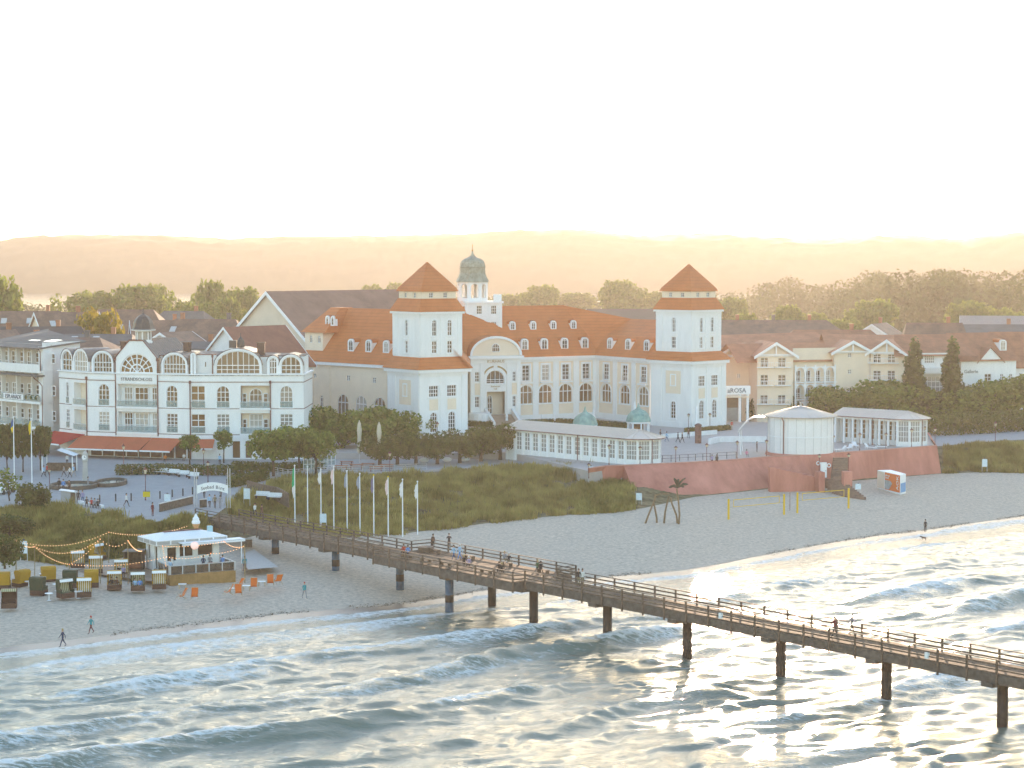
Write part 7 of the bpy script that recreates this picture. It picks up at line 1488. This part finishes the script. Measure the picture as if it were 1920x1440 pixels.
for a_, b_ in zip(pts[:-1], pts[1:]):
    f = Fc(a_[:2], b_[:2]); n = max(1, round(f.L / 1.8))
    for z in (5.35, 5.65, 5.95): f.slab(g, 0, f.L, z, z + .05, 0, .05)
    for i in range(n + 1): f.slab(g, i * f.L / n - .03, i * f.L / n + .03, 4.7, 6.0, -.02, .07)
bld(g, 'railing', M_steel, gf)
kt = bthing('garden_kerb', 'pale kerb line along the top of the middle dune', 'kerb', P(850, 880, 5)); g = MB(); pts = [P(x, y, 5.05) for x, y in ((630, 889), (760, 885), (900, 878), (985, 873))]
for a_, b_ in zip(pts[:-1], pts[1:]): f = Fc(a_[:2], b_[:2]); f.slab(g, 0, f.L, 4.7, 5.25, 0, .3)
bld(g, 'kerb_stone', M_terr, kt)
for i, (px, py) in enumerate(((604, 880), (618, 876), (580, 884))): t = thing('glass_screen', 'white framed glass wind screen at the cafe, ' + ('middle one', 'right one by the table rows', 'left one under the plane tree')[i], 'screen', P(px, py, 5), R(25), 'glass wind screens'); g = MB(); [g.box((x, 0, .95), (.07, .07, 1.9)) for x in (-.9, -.3, .3, .9)]; [g.box((0, 0, z), (1.8, .05, .06)) for z in (.3, 1.1, 1.88)]; g.build('frame', M_trim, t); g = MB(); g.box((0, .02, 1.1), (1.8, .02, 1.5)); g.build('pane', M_balglass, t)
for i, (px, py) in enumerate(((795, 868), (838, 867), (872, 866), (1362, 868))): g = MB(); g.ball((0, 0, .45), .55, 10, 6, (1.4, 1, .7)); o = g.build('white_boulder', M_trim, None, True, P(px, py, 5)) if i < 3 else None; o and tag(o, 'rounded white garden stone ' + ('left of three along the arcade', 'in the middle of three along the arcade', 'right of three along the arcade')[i], 'stone', 'white garden stones')
# ---------------------------------------------------------------- things on the sand
M_vy = mat('yellow_pad', (.70, .42, .01), .6, .05, 2); M_net = mat('yellow_tape', (.70, .45, .04), .7, 0)
for (x0, y0, x1, y1, h, lab) in ((1366, 971, 1470, 960, 2.5, 'yellow beach volleyball net, left one'), (1495, 958, 1591, 948, 2.5, 'yellow beach volleyball net in front of the beach stairs')):
    a_, b_ = P(x0, y0, 1.6), P(x1, y1, 1.7); f = Fc(a_[:2], b_[:2]); t = bthing('volleyball_net', lab, 'net', f.p(f.L / 2, 0, 1.6), 'volleyball nets')
    for u in (0, f.L): g = MB(); g.cyl(f.p(u, 0, 1.3), f.p(u, 0, 4.2), .15, n=8); bld(g, 'post', M_vy, t)
    g = MB(); f.slab(g, .9, f.L - .9, 3.95, 4.05, -.02, .02); f.slab(g, .9, f.L - .9, 3.0, 3.08, -.02, .02)
    for u in (.9, f.L - .9): f.slab(g, u - .04, u + .04, 3.0, 4.05, -.02, .02)
    bld(g, 'tape', M_net, t); g = MB(); [g.cyl(f.p(0 if k else f.L, 0, z), f.p(.9 if k else f.L - .9, 0, z), .02, n=3) for k in (0, 1) for z in (4.0, 3.05)]; bld(g, 'cord', M_black, t)
g = MB(); g.cyl((0, 0, 0), (0, 0, 2.6), .04); tag(g.build('thin_pole', M_brown, None, False, P(1481, 958, 1.6)), 'thin dark pole between the two volleyball nets', 'pole')
# driftwood sculpture with a palm like top
sc2 = bthing('driftwood_arch', 'crooked driftwood swing frame with dark palm like fan on the beach', 'sculpture', P(1245, 985, 1.5)); M_dw = mat('driftwood', (.20, .13, .07), .85, .25, 3)
def dz(px, py, y): q = W(px, py, y); return q
yb = P(1240, 985, 1.4).y
for k, pts in enumerate((((1208, 987), (1216, 965), (1227, 938), (1229, 927)), ((1232, 991), (1231, 970), (1227, 948), (1225, 940)), ((1245, 981), (1247, 960), (1251, 942), (1254, 930)), ((1271, 987), (1268, 965), (1260, 945), (1257, 934)), ((1272, 987), (1274, 965), (1272, 940), (1270, 925)))): g = MB(); g.tube([dz(x, y, yb + (0 if y > 950 else .3) + (k % 2) * .8 * (y > 960)) for x, y in pts], [.15, .13, .12, .11], 7); bld(g, 'leg', M_dw, sc2)
g = MB(); g.tube([dz(1229, 929, yb + .3), dz(1240, 926, yb + .3), dz(1255, 926, yb + .3)], .09, 6); bld(g, 'crossbar', M_dw, sc2); g = MB(); g.tube([dz(1270, 927, yb + .3), dz(1269, 916, yb + .3)], .1, 6); bld(g, 'stem', M_dw, sc2)
for k, (x, y) in enumerate(((1254, 914), (1264, 896), (1272, 898), (1285, 896), (1290, 908), (1283, 913), (1260, 912), (1270, 900))):
    a_, b_ = dz(1270, 915, yb + .3), dz(x, y, yb + .3 + .5 * (k % 3 - 1)); m_ = (a_ + b_) / 2 + Vector((0, 0, .25)); g = MB(); sd_ = Vector((0, 0, .18)) if abs((b_ - a_).x) > abs((b_ - a_).z) else Vector((.2, 0, 0)); g.loft([[a_ - sd_ * .3, a_ + sd_ * .3], [m_ - sd_, m_ + sd_], [m_ * .4 + b_ * .6 - sd_, m_ * .4 + b_ * .6 + sd_], [b_ - sd_ * .3, b_ + sd_ * .3]], False, False); bld(g, 'frond', mat('dark_fronds', (.05, .05, .035), .7, .2, 2), sc2)
# advertising container
cb = bthing('beach_container', 'orange and blue container with white lettering standing askew on the sand', 'container', P(1672, 925, 1.8)); A, B, C_ = P(1645, 915, 1.8), P(1688, 926, 1.75), P(1701, 921, 1.75); f = Fc(A[:2], B[:2]); f2 = Fc(B[:2], (B.x + 1.2, B.y + 2.0)); h = 2.75
M_org = mat('orange_print', (.72, .16, .03), .6, .05, 1); M_blu = mat('blue_print', (.10, .30, .55), .6, .05, 1)
g = MB(); g.prism([f.p(0, 0, 0)[:2], f.p(f.L, 0, 0)[:2], f2.p(f2.L, 0, 0)[:2], f.p(0, -2.2, 0)[:2]], 1.6, 1.8 + h); bld(g, 'box', M_trim, cb); g = MB(); f.slab(g, f.L * .33, f.L * .98, 1.9, 1.8 + h - .05, 0, .03); bld(g, 'orange_panel', M_org, cb); g = MB(); f.slab(g, 0, f.L * .3, 1.9, 1.8 + h - .1, 0, .03); bld(g, 'beige_panel', M_pink, cb)
g = MB(); g.add([f.p(f.L * .34, .05, 2.0), f.p(f.L * .52, .05, 2.0), f.p(f.L * .66, .05, 3.0), f.p(f.L * .58, .05, 3.35), f.p(f.L * .34, .05, 3.35)], [(0, 1, 2, 3, 4)]); bld(g, 'picture_panel', mat('grey_blue_photo', (.32, .36, .38), .6, .4, 2), cb); g = MB(); f2.slab(g, .1, f2.L - .1, 1.9, 3.3, 0, .03); bld(g, 'blue_panel', M_blu, cb)
o = text('lettering', 'AOK', 1.0, M_trim, cb, f.p(f.L * .93, .06, 2.2), f.rz, .01, 'LEFT'); o.rotation_euler = (math.pi / 2, -math.pi / 2, f.rz); text('lettering', 'aktiv am', .42, M_trim, cb, f.p(f.L * .36, .05, 3.95), f.rz, .01, 'LEFT'); text('lettering', 'Strand', .42, M_trim, cb, f.p(f.L * .36, .05, 3.6), f.rz, .01, 'LEFT')
for i, (px, py, lab) in enumerate(((458, 1026, 'brown wooden bin with pale lid beside the beach bar, left of two'), (468, 1026, 'brown wooden bin with pale lid beside the beach bar, right of two'))):
    t = thing('litter_bin', lab, 'bin', P(px, py, 2.0), R(10), 'wooden bins by the bar'); g = MB(); g.box((0, 0, .5), (.6, .6, 1.0)); g.build('body', M_wood, t); g = MB(); g.box((0, 0, 1.04), (.66, .66, .08)); g.build('lid', M_trim, t)
sp = MB(); sp.add([P(x, y, 2.0) for x, y in ((452, 1040), (476, 1030), (522, 1063), (465, 1068))], [(0, 1, 2, 3)]); tag(sp.build('sand_path', mat('pale_sand_path', (.5, .47, .44), .9, .1, 2)), kind='structure')
sm = MB(); sm.box((0, 0, .1), (2.0, 1.0, .12), .2); tag(sm.build('wooden_pallet', M_deck, None, False, P(470, 1069, 1.6)), 'low wooden pallet on the sand right of the crooked post', 'pallet')
# ---------------------------------------------------------------- people
M_skin = mat('skin', (.48, .28, .20), .6, .05, 8); M_shoe = mat('dark_shoes', (.03, .025, .02), .6, .1, 8)
DG = None
def body_mesh(pose, female=False):
    """One continuous figure grown from joints with a skin modifier; material slots: 0 skin, 1 top, 2 trousers, 3 shoes."""
    V = {}; E = []
    sx = .95 if female else 1.0
    if pose == 'sit': hip = .48
    else: hip = .93
    V['pel'] = ((0, 0, hip), .135, .11); V['bel'] = ((0, -.01, hip + .17), .125, .10); V['che'] = ((0, .0, hip + .38), .155 * sx, .105); V['nek'] = ((0, -.01, hip + .56), .055, .055); V['hed'] = ((0, -.035, hip + .66), .078, .088); V['top'] = ((0, -.03, hip + .79), .07, .082)
    E += [('pel', 'bel'), ('bel', 'che'), ('che', 'nek'), ('nek', 'hed'), ('hed', 'top')]
    for s, k in ((-1, 'l'), (1, 'r')):
        sw = {'stand': 0, 'walk': .22 * s, 'sit': 0, 'arms': 0}[pose]
        V[k + 'sh'] = ((s * .19 * sx, 0, hip + .47), .06, .06)
        if pose == 'arms': el, ha, fi = (s * .27, -.16, hip + .28), (s * .12, -.28, hip + .42), (s * .08, -.30, hip + .48)
        elif pose == 'sit': el, ha, fi = (s * .25, -.05, hip + .2), (s * .14, -.28, hip + .12), (s * .10, -.36, hip + .11)
        else: el, ha, fi = (s * .25, sw * .6 + .02, hip + .2), (s * .25, sw * 1.1 - .06, hip - .03), (s * .245, sw * 1.15 - .09, hip - .13)
        V[k + 'el'] = (el, .043, .043); V[k + 'ha'] = (ha, .032, .03); V[k + 'fi'] = (fi, .026, .036)
        E += [('che', k + 'sh'), (k + 'sh', k + 'el'), (k + 'el', k + 'ha'), (k + 'ha', k + 'fi')]
        if pose == 'sit': kn, an, to = (s * .13, -.42, .47), (s * .13, -.40, .08), (s * .14, -.56, .04)
        else:
            st = 0 if pose != 'walk' else -.24 * s; kn, an, to = (s * .105, st * .7 - .03, .5), (s * .11, st * 1.3 + (.06 if st > 0 else 0), .09 + (.06 if st > 0 else 0)), (s * .12, st * 1.3 - .15, .035)
        V[k + 'hi'] = ((s * .10, -.02, hip - .06), .09, .09); V[k + 'kn'] = (kn, .06, .06); V[k + 'an'] = (an, .042, .045); V[k + 'to'] = (to, .035, .03)
        E += [('pel', k + 'hi'), (k + 'hi', k + 'kn'), (k + 'kn', k + 'an'), (k + 'an', k + 'to')]
    ks = list(V); me = bpy.data.meshes.new('p'); me.from_pydata([V[k][0] for k in ks], [(ks.index(a), ks.index(b)) for a, b in E], [])
    o = bpy.data.objects.new('p', me); COL.objects.link(o); sk = o.modifiers.new('s', 'SKIN'); sk.use_smooth_shade = True
    for i, k in enumerate(ks): v = me.skin_vertices[0].data[i]; v.radius = V[k][1:]; v.use_root = (k == 'pel')
    sb = o.modifiers.new('b', 'SUBSURF'); sb.levels = 1; sb.render_levels = 1
    dg = bpy.context.evaluated_depsgraph_get(); dg.update(); out = bpy.data.meshes.new_from_object(o.evaluated_get(dg)); bpy.data.objects.remove(o); bpy.data.meshes.remove(me)
    out.name = 'person'; out.materials.clear()
    for m in (M_skin, M_skin, M_skin, M_shoe): out.materials.append(m)
    handz = {k: Vector(V[k][0]) for k in ('lfi', 'rfi', 'lha', 'rha')}
    for p in out.polygons:
        c = p.center; h = c.z
        if h > hip + .545: i = 0
        elif any((c - q).length < .075 for q in (handz['lfi'], handz['rfi'])): i = 0
        elif h < .10: i = 3
        elif pose == 'sit': i = 2 if (h < hip + .03 or c.y < -.2) and abs(c.x) < .21 and not (c.y > -.33 and h > hip + .06) else 1
        else: i = 2 if h < hip + .0 and abs(c.x) < .2 else 1
        p.material_index = i; p.use_smooth = True
    return out, hip
PB = {p: body_mesh(p) for p in ('stand', 'walk', 'sit', 'arms')}
def hair_mesh(hip, long):
    g = MB(); z0 = hip + .70; y0 = -.02; rr = []
    for i in range(10):
        a_ = 2 * math.pi * i / 10
        rr.append((math.cos(a_), math.sin(a_)))
    lo = -.22 if long else -.04
    g.loft([[(c * .09, y0 + max(s, -.15) * .095 + .012, z0 + (lo if s > -.1 else .05)) for c, s in rr], [(c * .098, y0 + max(s, -.6) * .11 + .012, z0 + .04) for c, s in rr], [(c * .095, y0 + s * .108, z0 + .10) for c, s in rr], [(c * .065, y0 + s * .075, z0 + .155) for c, s in rr], [(c * .02, y0 + s * .02, z0 + .175) for c, s in rr]]); return g.mesh('hair', None, True)
HM = {(p, l): hair_mesh(PB[p][1], l) for p in PB for l in (0, 1)}
def face_mesh(hip):
    g = MB(); z0 = hip + .70; g.box((0, -.128, z0 - .01), (.022, .03, .035)); a = g.mesh('nose', M_skin)
    g = MB(); [g.box((s * .032, -.112, z0 + .025), (.018, .016, .012)) for s in (-1, 1)]; b = g.mesh('eyes', M_black); g = MB(); g.box((0, -.113, z0 - .055), (.045, .015, .01)); c = g.mesh('mouth', mat('lips', (.35, .12, .1), .6, 0)); return a, b, c
FM = {p: face_mesh(PB[p][1]) for p in PB}
CL = {}
def cloth(c):
    if c not in CL: CL[c] = mat('cloth_' + c, dict(black=(.025, .022, .022), dark=(.05, .04, .04), navy=(.03, .05, .10), blue=(.10, .25, .55), pale_blue=(.30, .48, .65), red=(.50, .05, .03), white=(.68, .66, .62), grey=(.25, .25, .26), brown=(.12, .06, .04), maroon=(.15, .03, .03), teal=(.05, .28, .30), pink=(.55, .18, .28), jeans=(.07, .11, .20), beige=(.42, .33, .24), green=(.06, .12, .06), orange=(.6, .18, .03), violet=(.30, .25, .4), khaki=(.2, .16, .09))[c], .85, .12, 6)
    return CL[c]
HAIRC = {k: mat('hair_' + k, c, .6, .15, 12) for k, c in dict(brown=(.05, .028, .016), grey=(.4, .38, .36), blond=(.45, .30, .13), black=(.015, .012, .01), white=(.65, .62, .58), red=(.5, .06, .05)).items()}
def person(px, py, z, pose, rz, top, tr, hair, label, h=1.72, long=0, seat=0):
    q = z if isinstance(z, Vector) else P(px, py, z)
    me, hip = PB[pose]; o = link('person', me, None, q, R(rz)); s = h / 1.76; o.scale = (s, s, s); tag(o, label, 'person', None)
    for i, m in ((1, cloth(top)), (2, cloth(tr))): o.material_slots[i].link = 'OBJECT'; o.material_slots[i].material = m
    hh = link('hair', HM[(pose, long)], o)
    if not HM[(pose, long)].materials: HM[(pose, long)].materials.append(HAIRC['brown'])
    hh.material_slots[0].link = 'OBJECT'; hh.material_slots[0].material = HAIRC[hair]
    for nm, m in zip(('nose', 'eyes', 'mouth'), FM[pose]): link(nm, m, o)
    return o
D = DK
for a_ in [
 (812, 1030, D, 'stand', 140, 'brown', 'black', 'brown', 'person in long brown coat beside the bin screen on the pier platform'), (842, 1029, D, 'arms', 0, 'dark', 'dark', 'brown', 'person in dark jacket with blue front raising both hands on the pier platform'),
 (851, 1052, D, 'walk', -60, 'pale_blue', 'jeans', 'brown', 'person in light patterned top walking left on the pier platform'), (862, 1050, D, 'walk', -60, 'pale_blue', 'blue', 'white', 'white haired person in pale blue shirt and jeans walking on the pier platform'),
 (757, 1042, D, 'sit', 200, 'red', 'dark', 'brown', 'seated person in red jacket on the pier bench, back to the viewer'), (765, 1044, D, 'sit', 200, 'blue', 'dark', 'brown', 'seated person in bright blue jacket next to the red one'),
 (870, 1063, D, 'sit', 160, 'black', 'dark', 'blond', 'seated person in black with fair hair at the near pier railing'), (879, 1066, D, 'sit', 190, 'violet', 'dark', 'white', 'seated white haired person in pale violet at the near pier railing'),
 (946, 1056, D, 'sit', 30, 'grey', 'khaki', 'blond', 'seated person in grey top by the far pier railing'), (954, 1059, D, 'sit', 20, 'dark', 'khaki', 'white', 'seated grey haired person in dark jacket by the far pier railing'), (936, 1076, D, 'sit', 190, 'black', 'dark', 'brown', 'seated person in black hugging another near the sunlit deck'), (941, 1078, D, 'sit', 170, 'black', 'dark', 'blond', 'fair haired seated person in black leaning on the other near the sunlit deck'),
 (1008, 1073, D, 'sit', 150, 'green', 'dark', 'blond', 'fair haired seated person in dark green at the far platform corner'), (1014, 1075, D, 'sit', 170, 'black', 'dark', 'brown', 'seated person in black beside the green one at the far platform corner'), (1085, 1099, D, 'stand', -30, 'black', 'khaki', 'brown', 'person in black top and shorts standing on the pier right of the platform'), (1092, 1099, D, 'stand', 20, 'white', 'khaki', 'brown', 'person in white shirt standing on the pier next to the one in black'),
 (1565, 1194, D, 'walk', -70, 'maroon', 'dark', 'brown', 'person in dark maroon coat walking on the sunlit right part of the pier'), (1597, 1190, D, 'walk', 110, 'grey', 'black', 'brown', 'person in light patterned jacket with dark bag walking at the right of the pier'),
 (478, 969, D, 'walk', 40, 'white', 'dark', 'brown', 'person in white shirt with dark bag at the landward end of the pier'), (491, 972, D, 'walk', 40, 'brown', 'brown', 'brown', 'person in brown coat at the landward end of the pier'),
 (118, 1213, .35, 'walk', -60, 'navy', 'navy', 'blond', 'fair haired person in dark blue walking at the water edge, left of two'), (171, 1188, .6, 'walk', -50, 'teal', 'maroon', 'red', 'person in teal jacket and red cap at the water edge, right of two'), (571, 1122, 1.3, 'walk', 30, 'teal', 'grey', 'red', 'person in grey green clothes with red hat walking alone on the sand'), (1735, 998, .8, 'stand', -50, 'dark', 'black', 'black', 'dark dressed person with bag looking down at the water edge on the right'),
 (286, 968, 5, 'stand', 60, 'maroon', 'maroon', 'brown', 'person in dark red coat standing on the plaza left of the timber boundary wall'), (237, 950, 5, 'walk', 80, 'white', 'dark', 'black', 'person in white top with dark bag on the plaza below the yellow poster'), (147, 944, 5, 'stand', 10, 'dark', 'dark', 'brown', 'dark dressed person right of the grey kiosk box, left one'), (155, 944, 5, 'stand', 0, 'violet', 'jeans', 'brown', 'person in violet beside the grey kiosk box, right one'),
 (82, 895, 5, 'walk', 70, 'pale_blue', 'dark', 'brown', 'person in light blue jacket on the plaza by the white stall'), (88, 892, 5, 'walk', 70, 'red', 'dark', 'brown', 'person in red jacket next to the light blue one'), (120, 894, 5, 'walk', -80, 'grey', 'dark', 'brown', 'grey dressed person walking before the white stall'), (131, 896, 5, 'walk', -60, 'white', 'dark', 'black', 'person in white walking left of the clock column'), (138, 893, 5, 'walk', 60, 'pale_blue', 'beige', 'white', 'person with white cap left of the clock column'), (126, 872, 5, 'stand', 0, 'white', 'dark', 'brown', 'person in white below the red awning'),
 (111, 920, 5, 'stand', 20, 'black', 'dark', 'brown', 'person in black at the left fountain rim'), (119, 922, 5, 'stand', 0, 'blue', 'dark', 'brown', 'person in bright blue at the left fountain rim'), (130, 924, 5, 'stand', -20, 'brown', 'dark', 'brown', 'brown dressed person at the left fountain rim'), (165, 917, 5, 'stand', 90, 'grey', 'grey', 'brown', 'grey dressed person at the foot of the clock column'),
 (383, 934, 5, 'walk', 0, 'grey', 'dark', 'brown', 'grey dressed person walking under the arch sign, left one'), (414, 932, 5, 'walk', 0, 'brown', 'dark', 'brown', 'brown dressed person walking under the arch sign, right one'), (393, 952, 5, 'walk', 0, 'pale_blue', 'dark', 'brown', 'person in light blue stepping onto the pier'), (403, 953, 5, 'walk', 0, 'khaki', 'dark', 'brown', 'person in khaki stepping onto the pier'), (413, 954, 5, 'walk', 180, 'grey', 'grey', 'black', 'tall grey dressed person stepping onto the pier'),
 (1337, 838, TZ, 'walk', 60, 'dark', 'dark', 'brown', None), (1271, 830, TZ, 'walk', 60, 'black', 'black', 'brown', 'person in black walking on the terrace, left of a pair'), (1279, 830, TZ, 'walk', 60, 'black', 'black', 'blond', 'person in black walking on the terrace, right of a pair'), (1250, 828, TZ, 'walk', 90, 'pale_blue', 'jeans', 'brown', 'person in light shirt walking left of the pair on the terrace'), (1238, 824, TZ, 'walk', 90, 'dark', 'dark', 'brown', 'dark dressed person near the low terrace parapet'), (1291, 822, TZ, 'walk', 0, 'brown', 'dark', 'brown', 'brown dressed person behind the pair on the terrace'),
 (1419, 848, TZ, 'stand', 90, 'brown', 'brown', 'brown', 'dark brown dressed person standing between shell canopy and rotunda'), (1335, 868, 6.1, 'sit', 180, 'violet', 'dark', 'brown', 'seated person in violet behind the red wall, left of a pair'), (1344, 868, 6.1, 'sit', 180, 'black', 'dark', 'brown', 'seated person in dark behind the red wall, right of a pair'), (1400, 858, 6.1, 'sit', 150, 'pink', 'grey', 'brown', 'seated person in pink behind the red wall below the shell canopy'), (1372, 806, TZ, 'stand', 0, 'red', 'beige', 'brown', 'person in pale red near the entrance portico'),
 (251, 889, P(250, 889, 5) + Vector((0, 0, 0)), 'sit', -8, 'blue', 'dark', 'brown', 'seated person in blue on the leftmost white bench'),
 (310, 866, 5, 'sit', 0, 'orange', 'dark', 'brown', 'seated person in orange under the orange awning'), (345, 864, 5, 'sit', 0, 'white', 'dark', 'brown', 'seated person in white under the orange awning'), (412, 872, 5, 'stand', 30, 'pale_blue', 'dark', 'brown', 'person in light blue beside the right round tree')]:
    if a_[8] is None: continue
    person(*a_)
# sitters in the beach chairs and at the bar
for px, py, z, rz, top, tr, hair, lab in ((208, 1106, 1.5, 8, 'black', 'dark', 'black', 'dark dressed sitter in the yellow beach chair, left one'), (217, 1106, 1.5, 8, 'brown', 'dark', 'brown', 'dark dressed sitter in the yellow beach chair, right one'), (252, 1108, 1.5, 10, 'pale_blue', 'dark', 'brown', 'pale blue dressed sitter in the green beach chair, left one'), (261, 1108, 1.5, 10, 'blue', 'dark', 'brown', 'blue dressed sitter in the green beach chair, right one'), (222, 1083, 1.9, 10, 'black', 'dark', 'brown', 'dark sitter in the second row beach chair, left one'), (230, 1083, 1.9, 10, 'violet', 'dark', 'brown', 'violet dressed sitter in the second row beach chair, right one')):
    q = P(px, py, z); person(0, 0, Vector((q.x, q.y + .45, q.z + .05)), 'sit', rz, top, tr, hair, lab)
for u, d, pose, rz, top, lab in ((1.0, -2.2, 'stand', 30, 'white', 'person in white at the counter of the beach bar'), (4.6, -1.9, 'sit', 190, 'navy', 'person in navy seated on the timber terrace, left of two'), (5.5, -2.3, 'sit', 170, 'grey', 'person in grey seated on the timber terrace between two others'), (6.6, -1.2, 'sit', 200, 'blue', 'person in bright blue at the right end of the timber terrace'), (.4, -.9, 'sit', 150, 'pale_blue', 'person in pale blue at the left corner of the timber terrace')):
    q = fd_.p(u, d, KZ + .05); person(0, 0, q + Vector((0, 0, .3 if pose == 'sit' else 0)), pose, rz, top, 'dark', 'brown', lab)
q = P(459, 1071, 1.7); person(0, 0, q, 'stand', 10, 'teal', 'navy', 'brown', 'person in teal standing at the crooked post right of the beach bar')
q = kq(5.2, 1.2, 3.0); person(0, 0, q, 'stand', math.degrees(KR), 'orange', 'dark', 'brown', 'barkeeper in pale orange inside the serving hatch')
for i, (px, py, top) in enumerate(((163, 949, 'dark'), (172, 951, 'red'), (178, 952, 'grey'), (184, 953, 'black'))): q = P(px, py, 5.0); person(0, 0, q + Vector((0, -.1, -.05)), 'sit', 10, top, 'dark', 'brown', 'sitter on the low white ledge above the dune, ' + ('leftmost', 'in red', 'in grey', 'rightmost')[i])
dg_ = thing('dog', 'small brown dog at the water edge right of the pier', 'dog', P(1732, 1013, .25), R(160)); g = MB(); g.tube([(-.3, 0, .32), (-.1, 0, .35), (.12, 0, .36), (.26, 0, .42), (.36, 0, .5), (.46, 0, .48), (.54, 0, .45)], [.07, .11, .12, .08, .08, .07, .03], 8)
for x, y in ((-.26, .06), (-.26, -.06), (.16, .06), (.16, -.06)): g.tube([(x, y, .32), (x + (.03 if x < 0 else -.02), y, .16), (x, y, 0)], [.05, .03, .025], 5)
g.tube([(-.3, 0, .36), (-.42, 0, .46), (-.46, 0, .56)], [.03, .02, .01], 5); g.build('body', M_wick, dg_, True)
# ---------------------------------------------------------------- haze: one closed box of thin air round the whole scene
hz = MB().box((0, 1500, 63), (4200, 3500, 140))
mh = bpy.data.materials.new('haze'); mh.use_nodes = True; n = mh.node_tree; n.nodes.remove(n.nodes['Principled BSDF'])
pv = n.nodes.new('ShaderNodeVolumePrincipled'); pv.inputs['Density'].default_value = HAZE_D; pv.inputs['Anisotropy'].default_value = .52
pv.inputs['Color'].default_value = (.485, .455, .42, 1)
n.links.new(pv.outputs[0], n.nodes['Material Output'].inputs['Volume'])
tag(hz.build('haze', mh), kind='stuff')
